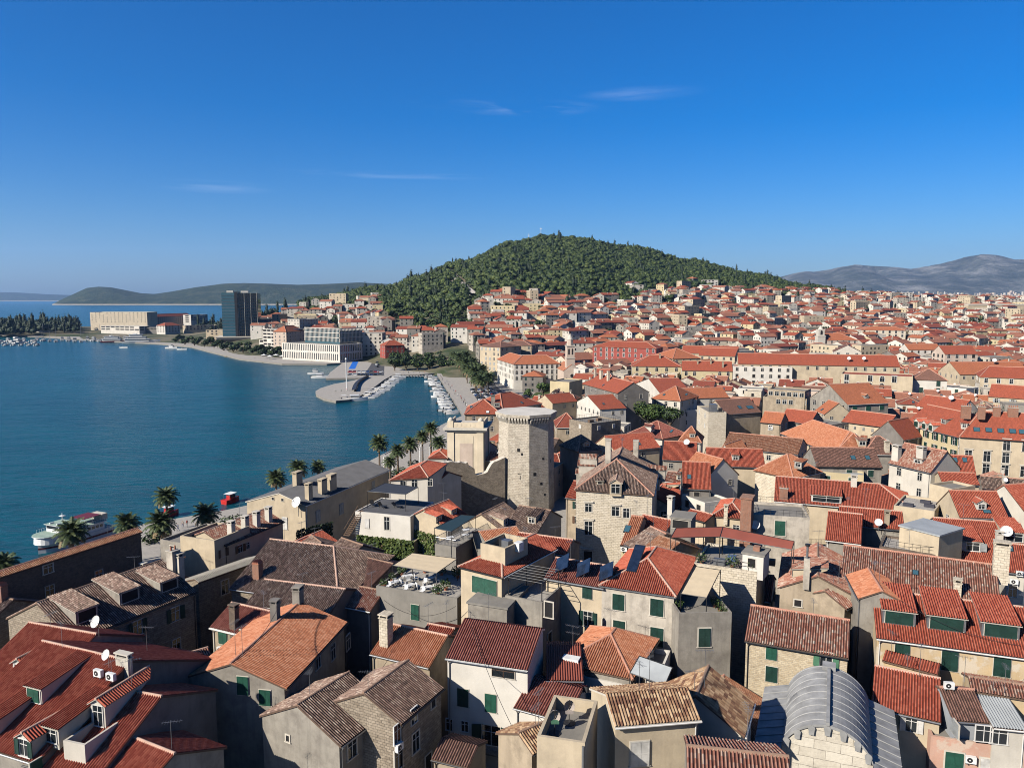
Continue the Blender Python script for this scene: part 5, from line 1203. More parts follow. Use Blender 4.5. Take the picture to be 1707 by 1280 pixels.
def glass_terrace():
    H = flat_house('glass_terrace', 'raised cafe terrace with a dark glass canopy and balustrade beside the ivy house', (725, 906), (760, 912), 12.6, 11, 'concrete', 'paving', .05)
    canopy_at(H, [(724, 880), (768, 858), (793, 860), (752, 886)], 16, 'glass_green', 'glass_canopy', zf=H.zt)
    mb = MB(); L = H.L
    for a, b in (((.1, .1), (L - .1, .1)), ((L - .1, .1), (L - .1, 10.5)), ((.1, .1), (.1, 10.5))):
        a, b = Vector((*a, H.zl)), Vector((*b, H.zl)); k = max(3, int((b - a).length / .25))
        for i in range(k + 1): c = a.lerp(b, i / k); mb.bar(c, c + Vector((0, 0, 1.05)), .025, 'metal', 4)
        mb.bar(a + Vector((0, 0, 1.05)), b + Vector((0, 0, 1.05)), .04, 'metal', 5)
    mb.build('balustrade', H.root)
    for i, (x, y) in enumerate(((1.5, 2), (3, 4.2), (1.7, 6.5))):
        o = link('terrace_table', table_mesh(), None, H.mw @ Vector((x, y, H.zt)), .4); tag(o, ['terrace table nearest the balustrade corner under the dark glass canopy', 'middle terrace table under the dark glass canopy', 'terrace table deepest under the dark glass canopy'][i], 'table', 'tables on the glass terrace')
def leaf_sheet(name, label, pts, n, mat, seed, depth=.5, s=(.12, .3), group=None):
    """a creeper: many small leaves over a wall quad (world points, bottom-left, bottom-right, top-right, top-left)"""
    rng = random.Random(seed); mb = MB(); a, b, c, d = [Vector(p) for p in pts]; nr = (b - a).cross(d - a).normalized()
    if nr.dot(CAM - a) < 0: nr = -nr
    for i in range(n):
        u, v = rng.random(), rng.random(); p = (a * (1 - u) + b * u) * (1 - v) + (d * (1 - u) + c * u) * v
        p = p + nr * (abs(rng.gauss(0, .5)) * depth + .03)
        e = Vector((rng.gauss(0, 1), rng.gauss(0, 1), rng.gauss(0, 1))).normalized(); f = (nr + e * .9).normalized(); x = f.orthogonal().normalized(); y = f.cross(x); k = rng.uniform(*s)
        mb.poly([p + x * k, p + y * k * .7, p - x * k, p - y * k * .7], mat)
    return tag(mb.build(name), label, 'creeper', group)
def ivy_terrace(Hs):
    A, B, z = (618, 886), (660, 893), 11.2
    H = flat_house('ivy_terrace_house', 'white sun terrace above an ivy covered wall', (596, 893), (690, 903), 10.4, 7, 'tan', 'paving', .1, win=[(630, 915, 1.0, 1.8, 'o', 'shut_brown')])
    W = flat_house('roof_deck_house', 'white rooftop house with a dark pergola, sunbeds and an outside wooden stair', (592, 852), (684, 861), 14.4, 9.5, 'whiter', 'roof_felt', .12, rail=None, win=[(645, 872, 1.0, 2.2, 'n'), (612, 872, .8, 1.6, 'cn', 'shut_white')])
    canopy_at(W, [(612, 819), (642, 805), (697, 812), (676, 824)], 17.2, 'awning_dark', 'pergola_shade', zf=W.zt)
    mb = MB(); a, b = W.inv @ P(578, 892, 10.5), W.inv @ P(602, 852, 14.4); s = Vector((1.0, 0, 0))
    for k in range(14):
        t = k / 13; c = a.lerp(b, t); mb.box(c.x - .55, c.x + .55, c.y - .15, c.y + .15, c.z - .04, c.z + .04, 'wood')
    for sx in (-.55, .55): mb.bar(a + Vector((sx, 0, 0)), b + Vector((sx, 0, 0)), .06, 'wood', 5); mb.bar(a + Vector((sx, 0, .95)), b + Vector((sx, 0, .95)), .04, 'wood', 5)
    mb.build('wooden_stair', W.root)
    for i, (px_, py_) in enumerate(((622, 843), (637, 846), (662, 846))):
        o = sunbed(); o.location = W.mw @ (Vector((lp(W, px_, py_, W.zt).x, lp(W, px_, py_, W.zt).y, W.zt))); o.rotation_euler = (0, 0, .5 + .3 * i); tag(o, ['dark sunbed at the seaward edge of the roof deck', 'dark sunbed in the middle of the roof deck', 'dark sunbed at the townward end of the roof deck'][i], 'sunbed', 'sunbeds on the roof deck')
    c0, c1 = H.mw @ Vector((0, 0, 0)), H.mw @ Vector((H.L, 0, 0))
    up = lambda v, z: Vector((v.x, v.y, z))
    leaf_sheet('ivy', 'thick green ivy hanging down the wall below the white sun terrace', [up(c0, 4), up(c1, 4), up(c1, 10.6), up(c0, 10.6)], 5200, 'leaf_ivy', 3)
    g = Hs['T8']; w0, w1 = g.mw @ Vector((0, g.a, 0)), g.mw @ Vector((0, -g.b, 0))
    leaf_sheet('ivy', 'yellow green creeper climbing the gable of the red roofed ivy house', [up(w0, 7), up(w1, 7), up(w0.lerp(w1, .8), 11.5), up(w0, 12.)], 1500, 'leaf_ivy', 4, .35)
    h0, h1 = P(493, 888, 9), P(553, 872, 9)
    leaf_sheet('ivy', 'dark clipped hedge wall beside the grey roofed house', [up(h0, 5), up(h1, 5), up(h1, 9.4), up(h0, 9.4)], 2200, 'leaf_dark', 6, .4)
    for i in range(4):
        o = link('terrace_chair', chair_mesh(), None, H.mw @ Vector((3 + i * 1.6, 3.4 + (i % 2) * 1.3, H.zt)), .8 * i); tag(o, ['first white chair on the white sun terrace by the stair', 'white chair on the sun terrace in front of the glass door', 'white chair on the sun terrace beside the parapet', 'white chair on the sun terrace nearest the creeper'][i], 'chair', 'white terrace chairs')
def sunbed():
    root = empty('sunbed'); mb = MB(); mb.box(-.35, .35, -.95, .35, .3, .38, 'metal_dark'); mb.build('bed', root)
    mb = MB(); a = [(-.35, .35, .32), (.35, .35, .32), (.35, .95, .85), (-.35, .95, .85)]; mb.poly(a, 'metal_dark'); mb.poly([(x, y + .05, z - .03) for x, y, z in a][::-1], 'metal_dark'); mb.build('backrest', root)
    for x in (-.3, .3):
        for y in (-.85, .3): l = MB(); l.box(x - .03, x + .03, y - .03, y + .03, 0, .3, 'metal_dark'); l.build('leg', root)
    return root
# ---------------------------------------------------------------- landmarks and the middle distance
def oct_tower():
    root = empty('octagonal_tower'); tag(root, 'tall octagonal stone tower with a corbelled white top platform and small square holes', 'tower')
    c = Vector((876, 0, 0)); p = P(877.5, 850, 1.); c = Vector(((877.5 - CX) / F_PX * 180, 180., 0)); root.location = c; add_foot([c + Vector((7 * cos(k), 7 * sin(k), 0)) for k in (0, 1.57, 3.14, 4.71)])
    R, zt = 6.5, 22.1; a0 = -pi / 2 + R_(5)
    def ring(r, z): return [(r * cos(a0 + k * pi / 4), r * sin(a0 + k * pi / 4), z) for k in range(8)]
    mb = MB(); lo, hi = ring(R + .35, -.5), ring(R, zt)
    for k in range(8): j = (k + 1) % 8; mb.poly([lo[k], lo[j], hi[j], hi[k]], 'stone_tower')
    mb.poly(hi, 'stone_tower')
    # little square openings
    def hole(k, t, z, w, h):
        j = (k + 1) % 8; a, b = Vector(lo[k]), Vector(lo[j]); q = a.lerp(b, t); f = (z + .5) / (zt + .5); q2 = Vector(hi[k]).lerp(Vector(hi[j]), t); m = q.lerp(q2, f); u = (b - a).normalized(); n = u.cross(Vector((0, 0, 1))); m += n * .03
        mb.poly([m + u * x * w / 2 + Vector((0, 0, y * h / 2)) for x, y in ((-1, -1), (1, -1), (1, 1), (-1, 1))], 'dark')
    for k, t, z, w, h in ((7, .5, 15.2, .7, .8), (7, .66, 14.3, .5, .6), (0, .28, 9.6, .7, .8), (0, .62, 7.2, .6, .6), (0, .72, 13, .5, .5), (7, .55, 9.6, .9, .18), (7, .58, 8.8, .16, 1.0), (0, .8, 4.5, .5, .5), (1, .4, 12, .5, .7)): hole(k, t, z, w, h)
    mb.build('shaft', root)
    pb = MB(); n = 7
    p0, p1, p2 = ring(R + .75, zt + .55), ring(R + .85, zt + .75), ring(R + .85, zt + 1.35)
    for k in range(8): j = (k + 1) % 8; pb.poly([p0[k], p0[j], p1[j], p1[k]], 'stone_tower'); pb.poly([p1[k], p1[j], p2[j], p2[k]], 'stone_tower')
    pb.poly(p2, 'whiter'); pb.poly(p0[::-1], 'stone_tower'); pb.build('platform', root)
    for k in range(8):
        j = (k + 1) % 8; a, b = Vector(hi[k]), Vector(hi[j]); u = (b - a).normalized(); nn = u.cross(Vector((0, 0, 1))); cb = MB()
        for i in range(n):
            m = a.lerp(b, (i + .5) / n); w = .2
            q = [m - Vector((0, 0, .9)), m + Vector((0, 0, .6)), m + nn * .72 + Vector((0, 0, .6)), m + nn * .72 + Vector((0, 0, .2))]
            l, r = [v - u * w for v in q], [v + u * w for v in q]
            cb.poly(l[::-1], 'frame_stone'); cb.poly(r, 'frame_stone'); cb.poly([l[3], r[3], r[2], l[2]], 'frame_stone'); cb.poly([l[0], r[0], r[3], l[3]], 'frame_stone')
        cb.build('corbel_row', root)
def old_wall():
    mb = MB(); th = 1.6
    a, b = Vector(((735 - CX) / F_PX * 170, 170, 0)), Vector((-1.6, 174.5, 0)); t = (b - a).normalized(); n = Vector((-t.y, t.x, 0)); L = (b - a).length
    prof = [(735, 772), (748, 771), (762, 771), (778, 773), (781, 779), (790, 783), (791, 793), (803, 793), (812, 789), (815, 783), (820, 773), (828, 770), (838, 764), (843, 763)]
    pts = []
    for px, py in prof:
        f = (px - 735) / 108.; y = a.y + (b.y - a.y) * f; pts.append((f * L, CAM_H - (py - 497 + 2) / F_PX * y * 1.0))
    rng = random.Random(3); fine = []
    for (x0, z0), (x1, z1) in zip(pts, pts[1:]):
        k = max(1, int((x1 - x0) / .5))
        for i in range(k): fine.append((x0 + (x1 - x0) * i / k, z0 + (z1 - z0) * i / k + rng.uniform(-.18, .18)))
    fine.append(pts[-1])
    W = lambda x, y, z: a + t * x + n * y + Vector((0, 0, z))
    for (x0, z0), (x1, z1) in zip(fine, fine[1:]):
        mb.poly([W(x0, 0, -.5), W(x1, 0, -.5), W(x1, 0, z1), W(x0, 0, z0)], 'stone_dark'); mb.poly([W(x0, 0, z0), W(x1, 0, z1), W(x1, th, z1), W(x0, th, z0)], 'frame_stone'); mb.poly([W(x1, th, -.5), W(x0, th, -.5), W(x0, th, z0), W(x1, th, z1)], 'stone_dark')
    mb.poly([W(0, th, -.5), W(0, 0, -.5), W(0, 0, fine[0][1]), W(0, th, fine[0][1])], 'stone_dark')
    o = mb.build('ruined_wall'); tag(o, 'ruined old stone wall with a broken stepped top joining the octagonal tower', 'wall')
def palace_end():
    """cream end pavilion with cornice, panel and parapet piers beside the octagonal tower"""
    root = empty('palace_pavilion'); tag(root, 'tall cream pavilion with heavy cornice, peach panel and urn piers beside the octagonal tower', 'palace')
    w, D, z = 9.3, 11, 17.4; root.location = ((744 - CX) / F_PX * 192, 192, 0); root.rotation_euler = (0, 0, R_(-5)); c = root.location; add_foot([(c.x, c.y), (c.x + w, c.y), (c.x + w, c.y + D), (c.x, c.y + D)])
    mb = MB(); mb.box(0, w, 0, D, -.5, z, 'palace_cream')
    for x in (0.05, w - 1.75): mb.box(x, x + 1.7, -.22, .0, -.5, z - .9, 'palace_cream')
    for y in (.1, D - 1.8): mb.box(w, w + .22, y, y + 1.7, -.5, z - .9, 'palace_cream')
    mb.build('wall', root)
    cb = MB(); cb.box(-.5, w + .5, -.5, D + .5, z - .9, z - .45, 'frame_stone'); cb.box(-.95, w + .95, -.95, D + .95, z - .45, z + .05, 'frame_stone'); cb.build('cornice', root)
    pb = MB(); pb.box(3.0, w - 2.6, -.06, 0, 3, z - 2.0, 'palace_cream'); pb.box(3.2, w - 2.8, -.12, -.06, 6, 13.5, 'rose'); pb.build('wall_panel', root)
    ab = MB(); zz = z + .05
    for x0, x1, y0, y1 in ((0.2, w - .2, .2, .6), (.2, .6, .6, D - .2), (w - .6, w - .2, .6, D - .2)): ab.box(x0, x1, y0, y1, zz, zz + 1.3, 'palace_cream')
    for i in range(5): ab.box(1.9 + i * 1.15, 2.5 + i * 1.15, .14, .2, zz + .3, zz + 1.0, 'palace_cream')
    ab.build('parapet', root)
    for x in (.8, w - .8):
        ub = MB(); ub.box(x - .75, x + .75, .05, 1.4, zz, zz + 1.7, 'palace_cream'); ub.cyl((x, .7, zz + 1.7), .7, .62, .5, 12, 'frame_stone'); ub.cyl((x, .7, zz + 2.2), .62, .15, .35, 12, 'frame_stone'); ub.build('pier', root)
def temple():
    """lead covered barrel vault over a block of big pale stones"""
    root = empty('vaulted_temple'); tag(root, 'old stone temple with a curved grey lead vault and scalloped edge in the near corner', 'temple')
    p0, p1 = P(1380, 1206, 14.2), P(1382, 1110, 14.2); p0.z = p1.z = 0; t = (p1 - p0).normalized(); n = Vector((t.y, -t.x, 0)); L = (p1 - p0).length
    m = Matrix((n, t, Vector((0, 0, 1)))).transposed().to_4x4(); m.translation = p0; root.matrix_world = m; add_foot([m @ Vector(q) for q in ((-5, 0, 0), (5, 0, 0), (5, L, 0), (-5, L, 0))])
    hw, rise, zs = 3.6, 2.5, 11.7; N = 26; Rr = (hw * hw + rise * rise) / (2 * rise); th = math.asin(hw / Rr); zc = zs + rise - Rr
    arc = [(Rr * sin(-th + 2 * th * i / N), zc + Rr * cos(-th + 2 * th * i / N)) for i in range(N + 1)]
    mb = MB()
    for i in range(N):
        (x0, z0), (x1, z1) = arc[i], arc[i + 1]
        mb.poly([(x0, -.25, z0), (x1, -.25, z1), (x1, L, z1), (x0, L, z0)], 'lead', smooth=True); mb.poly([(x0, -.25, z0 - .25), (x1, -.25, z1 - .25), (x1, -.25, z1), (x0, -.25, z0)], 'lead')
    mb.build('vault_roof', root)
    for k in range(9):
        y = .6 + k * (L - .8) / 8; sb = MB()
        for i in range(N):
            (x0, z0), (x1, z1) = arc[i], arc[i + 1]
            sb.poly([(x0, y - .05, z0 + .05), (x1, y - .05, z1 + .05), (x1, y + .05, z1 + .05), (x0, y + .05, z0 + .05)], 'lead_seam'); sb.poly([(x0, y - .07, z0), (x1, y - .07, z1), (x1, y - .05, z1 + .05), (x0, y - .05, z0 + .05)], 'lead_seam')
        sb.build('seam', root)
    rb = MB(); rb.box(-.14, .14, -.35, L - .3, zs + rise, zs + rise + .28, 'lead'); rb.box(-.6, .6, L - .9, L + .3, zs + rise - .2, zs + rise + .35, 'lead'); rb.build('ridge_roll', root)
    for s in (-1, 1):
        ab = MB(); x0, x1 = s * hw, s * (hw + 2.3); k = 9
        ab.poly([(x0, -1.5, zs - .1), (x1, -1.5, zs - .8), (x1, L, zs - .8), (x0, L, zs - .1)][::s], 'lead')
        ab.poly([(x1, -1.5, zs - 1.2), (x1, L, zs - 1.2), (x1, L, zs - .8), (x1, -1.5, zs - .8)][::s], 'lead')
        for i in range(k):
            y = -1.2 + i * (L + 1) / k; ab.box(min(x0, x1), max(x0, x1), y - .04, y + .04, zs - .85, zs - .80, 'lead_seam'); a, b = Vector((x0, y, zs - .05)), Vector((x1, y, zs - .75)); ab.bar(a, b, .05, 'lead_seam', 4)
        ab.build('aisle_roof', root)
    for i in range(7):
        f = -.82 + 1.64 * i / 6; x = Rr * sin(f * th); z = zc + Rr * cos(f * th); q = MB(); q.cyl((x, -.3, z - .35), .3, .3, .12, 12, 'lead', axis=(0, 1, 0)); q.poly([(x - .2, -.34, z - .9), (x + .2, -.34, z - .9), (x + .26, -.34, z - .3), (x - .26, -.34, z - .3)], 'lead'); q.build('scallop', root)
    wb = MB(); wb.box(-hw - 2.1, hw + 2.1, .2, L, -.5, zs - 1.0, 'stone_temple'); wb.poly([(-hw, -.1, 2), (hw, -.1, 2)] + [(x, -.1, z - .2) for x, z in arc[::-1]], 'stone_temple'); wb.box(-hw - .3, -hw, -.1, .4, 0, zs - .6, 'stone_temple'); wb.box(hw, hw + .3, -.1, .4, 0, zs - .6, 'stone_temple')
    wb.poly([(x, L + .02, z - .03) for x, z in arc], 'stone_temple'); wb.build('wall', root)
m_stone('stone_temple', (.52, .47, .38), (.62, .57, .47), (.22, .19, .15), 2.1, .85, .5)

def block(name, label, A, B, z, D, wall, roof='hip', tile='tile_red', fl=3, sp=3.2, ww=1.1, wh=1.7, st=('n',), cols=('green',), rise=3.0, cat='house', hipd=None, chim=(), dish=(), ground=0, **kw):
    """building by its front eave A-B (photograph pixels at eave height z) and depth D; roof: hip, gable (ridge along the front), cross (gable end in front) or flat"""
    z0 = ground - .5
    if roof == 'flat':
        return flat_house(name, label, A, B, z, D, wall, kw.pop('roofmat', 'concrete'), .4, z0=z0, auto=(fl, sp, ww, wh, st, cols), cat=cat, chim=chim, dish=dish, **kw)
    a, b = P(*A, z), P(*B, z); a.z = b.z = 0; t = (b - a).normalized(); n = Vector((-t.y, t.x, 0)); W = (b - a).length
    if n.dot(a + b) < 0: n = -n
    kw.setdefault('ridge', 'ridge_tile')
    if roof == 'cross':
        m = (a + b) / 2; return house(name, label, None or (0, 0), None or (0, 0), z + rise, W / 2, W / 2, wall=wall, tile=tile, ze=z, z0=z0, world_pts=(m, m + n * D), auto=(fl, sp, ww, wh, st, cols), cat=cat, chim=chim, dish=dish, **kw)
    h = (hipd if hipd is not None else D / 2) if roof == 'hip' else 0
    h = min(h, W / 2 - .05)
    p0, p1 = a + n * D / 2 + t * h, b + n * D / 2 - t * h
    return house(name, label, (0, 0), (0, 0), z + rise, D / 2, D / 2, hip=(h, h), wall=wall, tile=tile, ze=z, z0=z0, world_pts=(p0, p1), auto=(fl, sp, ww, wh, st, cols), cat=cat, chim=chim, dish=dish, **kw)

def church():
    root = empty('church', ((940 - CX) / F_PX * 408, 408, 0), R_(8)); tag(root, 'cream church with slender bell tower, rose window and arched portal beside the white arcade palace', 'church'); c = root.location; add_foot([(c.x - 2, c.y), (c.x + 10, c.y), (c.x + 10, c.y + 22), (c.x - 2, c.y + 22)])
    mb = MB(); w = 9.2
    pts = [(0, 0, -.5), (w, 0, -.5), (w, 0, 11.5), (w / 2, 0, 14.8), (0, 0, 11.5)]; mb.poly(pts, 'rose'); mb.poly([(x, 22, z) for x, y, z in pts][::-1], 'rose')
    mb.poly([(0, 22, -.5), (0, 0, -.5), (0, 0, 11.5), (0, 22, 11.5)], 'rose'); mb.poly([(w, 0, -.5), (w, 22, -.5), (w, 22, 11.5), (w, 0, 11.5)], 'rose'); mb.build('nave', root)
    rb = MB(); rb.poly([(-.3, -.1, 11.4), (w / 2, -.1, 14.95), (w / 2, 22.2, 14.95), (-.3, 22.2, 11.4)], 'tile_orange'); rb.poly([(w + .3, 22.2, 11.4), (w / 2, 22.2, 14.95), (w / 2, -.1, 14.95), (w + .3, -.1, 11.4)], 'tile_orange'); rb.build('roof', root)
    db = MB(); db.cyl((w / 2, -.05, 8.8), 1.0, 1.0, .1, 16, 'dark', axis=(0, -1, 0)); db.cyl((w / 2, -.02, 8.8), 1.3, 1.3, .08, 16, 'frame_stone', axis=(0, -1, 0)); db.build('rose_window', root)
    db = MB(); db.poly([(w / 2 - 1.2, -.06, -.4), (w / 2 + 1.2, -.06, -.4), (w / 2 + 1.2, -.06, 3.2)] + [(w / 2 + 1.2 * cos(a), -.06, 3.2 + 1.5 * sin(a)) for a in [pi * i / 8 for i in range(1, 8)]] + [(w / 2 - 1.2, -.06, 3.2)], 'dark'); db.build('door', root)
    for x in (1.6, w - 1.6):
        q = MB(); q.poly([(x - .4, -.06, 4.5), (x + .4, -.06, 4.5), (x + .4, -.06, 7.2), (x, -.06, 7.8), (x - .4, -.06, 7.2)], 'dark'); q.build('window', root)
    tb = MB(); x0, x1, y0, y1 = 1.8, 6.3, 1.2, 5.4; tb.box(x0, x1, y0, y1, 10, 18.0, 'rose'); tb.box(x0 - .25, x1 + .25, y0 - .25, y1 + .25, 18.0, 18.4, 'frame_stone'); tb.box(x0 + .15, x1 - .15, y0 + .15, y1 - .15, 18.4, 24.5, 'rose'); tb.box(x0 - .2, x1 + .2, y0 - .2, y1 + .2, 24.5, 24.9, 'frame_stone')
    cx_, cy_ = (x0 + x1) / 2, (y0 + y1) / 2
    tb.cyl((cx_, cy_, 24.9), 1.7, 1.6, 3.0, 8, 'rose', smooth=False); tb.cyl((cx_, cy_, 27.9), 1.75, .05, 3.4, 8, 'frame_stone', smooth=False); tb.bar((cx_, cy_, 31.2), (cx_, cy_, 32.4), .06, 'metal_dark'); tb.build('bell_tower', root)
    for xx in (3.1, 5.0):
        q = MB(); q.poly([(xx - .45, y0 + .12, 20), (xx + .45, y0 + .12, 20), (xx + .45, y0 + .12, 22.8), (xx, y0 + .12, 23.4), (xx - .45, y0 + .12, 22.8)], 'dark'); q.build('belfry_opening', root)

def mid_houses():
    S = lambda *a, **k: block(*a, **k)
    # arcade palace with white front
    S('arcade_palace', 'long white palace with orange roof and rows of arched windows on the palm square', (857, 607), (933, 606), 14, 15, 'whiter', 'hip', 'tile_orange', 3, 2.7, 1.2, 2.2, ('a', 'p', 'a'), rise=4.2, cat='palace', hipd=6)
    S('arcade_palace', 'white side wing of the arcade palace running along the car park', (829, 598.5), (855, 606.5), 14, 13, 'whiter', 'hip', 'tile_orange', 3, 2.7, 1.1, 2.0, ('a', 'n'), rise=4, cat='palace', hipd=5)
    church()
    S('red_palace', 'big dark red palace with white framed windows in four rows', (988, 578), (1094, 581), 20, 16, 'palace_red', 'hip', 'tile_red', 4, 3.3, 1.1, 2.1, ('wp', 'wa'), rise=3.2, cat='palace')
    S('yellow_school', 'yellow school building with a broad hipped red roof and arched windows', (1054, 610), (1136, 611), 15.5, 19, 'yellow', 'hip', 'tile_red', 3, 4.2, 1.3, 2.2, ('a',), rise=5, cat='building', chim=[(1100, 597, .8, .8, 1.8, 'tan', 'slab')])
    S('yellow_school', 'long yellow wing with arched windows and chimneys between the school and the white block', (1137, 617), (1221, 618.5), 15, 13, 'yellow', 'gable', 'tile_red', 2, 3.6, 1.3, 2.2, ('a',), rise=4, cat='building', chim=[(1163, 606, .7, .7, 1.4, 'tan', 'slab'), (1185, 606, .7, .7, 1.4, 'tan', 'slab'), (1205, 612, .8, .8, 2.2, 'tan', 'slab')])
    S('red_roofed_hall', 'broad hall with a huge hipped orange roof behind the yellow school', (1122, 598), (1168, 597), 16.5, 26, 'yellow', 'hip', 'tile_orange', 1, 4, 1.2, 1.8, ('a',), rise=5)
    S('red_roofed_hall', 'long low red roofed hall behind the yellow wing', (1165, 592), (1225, 594), 16.5, 16, 'cream', 'gable', 'tile_red', 1, 4, 1.2, 1.6, ('n',), rise=4)
    S('white_block', 'white flat fronted apartment block with rounded top windows beside the yellow wing', (1222, 610), (1321, 612), 17.5, 12, 'whiter', 'flat', 'tile_red', 4, 3.4, 1.3, 1.6, ('k', 'n'), roofmat='tile_red')
    S('long_roofed_row', 'very long straight red roof behind the white apartment block and the cream corner palace', (1231, 606), (1500, 611), 18.5, 15, 'cream', 'gable', 'tile_red', 1, 4, 1.2, 1.6, ('n',), rise=4.5, dish=[(1415, 604, 1.6), (1440, 604, 1.6)])
    S('long_roofed_row', 'long deep red roof in front of the broad hipped roofs', (1137, 588), (1230, 590), 17, 12, 'cream', 'gable', 'tile_red', 1, 4, 1.2, 1.6, ('n',), rise=4)
    S('modern_terrace_block', 'low brown concrete block with a ribbon of windows and a planted terrace', (1272, 661), (1345, 665), 14.5, 15, 'tan', 'flat', 'tile_red', 1, 1.9, 1.4, 1.5, ('wn',), roofmat='concrete')
    S('modern_terrace_block', 'brown concrete penthouse with white window strips above the planted terrace', (1280, 648), (1342, 652), 17.3, 9, 'tan', 'flat', 'tile_red', 1, 2.0, 1.5, 1.4, ('wn',), roofmat='concrete')
    S('grey_gabled_house', 'big grey gabled house with orange roof slopes and a loggia', (1351, 662), (1413, 674), 15.5, 16, 'grey', 'cross', 'tile_orange', 2, 4.5, 1.6, 1.8, ('n', 'c'), rise=5.5)
    S('cream_corner_palace', 'tall ornate cream palace with an attic balustrade and tall arched windows', (1402, 623), (1522, 628), 17, 14, 'cream', 'flat', 'tile_red', 4, 4.2, 1.8, 2.5, ('wp', 'wa', 'w'), cat='palace', roofmat='tile_red')
    S('white_teal_house', 'white house with teal arched shutters and a brown hipped roof', (1522, 632), (1579, 634), 15.5, 12, 'whiter', 'hip', 'tile_brown', 3, 4.4, 1.5, 2.3, ('c',), ('green_dark',), rise=4)
    S('white_house', 'small white house with teal shutters and a roof loggia', (1579, 645), (1611, 648), 13, 10, 'whiter', 'flat', 'tile_red', 3, 3.6, 1.3, 1.7, ('c',), ('green_dark',))
    S('cream_pediment_palace', 'cream palace with a curved pediment and heavy cornice at the frame edge', (1634, 628), (1740, 632), 16.5, 16, 'cream', 'hip', 'tile_red', 4, 3.8, 1.3, 1.9, ('wp', 'w'), rise=4, cat='palace', hipd=4)
    S('cream_house', 'plain cream house with three windows and a white dormer in front of the pediment palace', (1648, 660), (1760, 668), 14, 10, 'cream', 'gable', 'tile_red', 2, 4.6, 1.1, 1.5, ('on',), ('shut_grey',), rise=4)
    S('orange_roofed_hall', 'long orange red roof with a satellite dish on its ridge', (1600, 624), (1720, 624), 15, 18, 'cream', 'gable', 'tile_orange', 1, 4, 1, 1.4, ('n',), rise=5, dish=[(1657, 608, 1.8)])
    # the rounded corner palace with skylights
    S('corner_palace', 'cream palace with carved pilasters and six open skylights in its red roof', (1601, 727), (1760, 737), 16, 15, 'cream', 'hip', 'tile_red', 3, 3.3, 1.5, 2.5, ('p', 'w'), rise=5.5, cat='palace', hipd=5, sky=[(1628, 716, 1.4, 1.5, 'glass_blue'), (1648, 717, 1.4, 1.5, 'glass_blue'), (1668, 718, 1.4, 1.5, 'glass_blue'), (1688, 719, 1.4, 1.5, 'glass_blue'), (1704, 720, 1.4, 1.5, 'glass_blue')], chim=[(1610, 690, 2.2, 1, 2, 'brick', 'pots'), (1636, 691, 1.6, 1, 2, 'brick', 'pots'), (1661, 692, 1.6, 1, 2, 'brick', 'pots'), (1688, 693, 2.2, 1, 2, 'brick', 'pots')])
    S('corner_palace', 'cream palace wing with green shutters and three white dormers', (1509, 705), (1600, 728), 15.5, 13, 'yellow', 'gable', 'tile_red', 2, 3.4, 1.1, 1.8, ('o', 'c'), ('green_dark',), rise=5, cat='palace', dorm=[(1527, 712, 2.0, 1.7, 'gable', 'whiter', 'nc', 'green_dark'), (1540, 715, 1.8, 1.6, 'gable', 'whiter', 'nc', 'green_dark'), (1551, 718, 1.8, 1.6, 'gable', 'whiter', 'nc', 'green_dark')])
    # between tower and school
    S('dark_stone_house', 'tall dark stone house block with stacks of chimneys above the tower', (975, 640), (1030, 655), 17, 12, 'darkgrey', 'gable', 'tile_red', 4, 4, 1.0, 1.6, ('n',), rise=3.5, chim=[(1002, 631, 1.6, .8, 3, 'stone', 'pots'), (1014, 634, 1.2, .8, 3.4, 'stone', 'pots'), (992, 628, .8, .8, 3, 'stone', 'slab')])
    S('yellow_house', 'narrow pale yellow blank gable house in front of the church', (949, 637), (971, 632), 15, 9, 'yellow', 'flat', 'tile_red', 0)
    S('old_stone_house', 'brown house with a small red roof and one white awning behind the round terrace', (999, 650), (1030, 655), 15, 11, 'tan', 'hip', 'tile_red', 3, 4, 1.0, 1.6, ('n', 'w'), rise=2.5)
    S('white_gabled_house', 'white sided house with a long brown red roof below the yellow school', (1058, 640), (1108, 665), 13, 12, 'whiter', 'cross', 'tile_red', 2, 4, .9, 1.2, ('nk',), rise=5)
    S('red_hip_house', 'large hipped orange red roof beside the leafy tree', (1087, 664), (1134, 668), 13.5, 16, 'white', 'hip', 'tile_orange', 2, 3, 1.1, 1.6, ('n',), rise=4.2)
    S('red_roofed_hall', 'long low orange roof running from the hipped roof to the modern block', (1134, 664), (1215, 662), 13, 12, 'white', 'gable', 'tile_orange', 1, 4, 1, 1.5, ('n',), rise=3)
    S('white_gabled_house', 'white flat walled annex below the hipped orange red roof', (1078, 668), (1133, 684), 9.5, 10, 'whiter', 'flat', 'tile_red', 2, 4, 1.2, 1.5, ('n',))
    S('tall_bare_house', 'tall cream house with blank rough stone side wall and water tank on its roof', (1181, 687), (1211, 687), 16.5, 14, 'stone', 'flat', 'tile_red', 2, 5, 1.1, 1.4, ('cn',), ('shut_white',), box=[(1.2, 3.2, 2, 4.5, 2.4, 'metal'), (3.4, 4.4, 1, 2, 1.4, 'metal_dark')])
    S('tall_bare_house', 'bare brown house end with scarred plaster and a dark brown roof with two skylights', (1211, 690), (1268, 686), 15, 11, 'tan', 'gable', 'tile_brown', 0, rise=3.5, sky=[(1233, 679, 1.2, 1.4, 'glass_blue'), (1250, 679, 2.4, 1.4, 'glass_blue')])
    S('old_stone_house', 'brown stone house with orange roof and air conditioners beside the bare brown house end', (1268, 703), (1301, 706), 13.5, 8, 'tan', 'gable', 'tile_orange', 3, 3.4, 1, 1.4, ('n', 'w'), rise=2.6, acs=[(1286, 713), (1288, 727)])
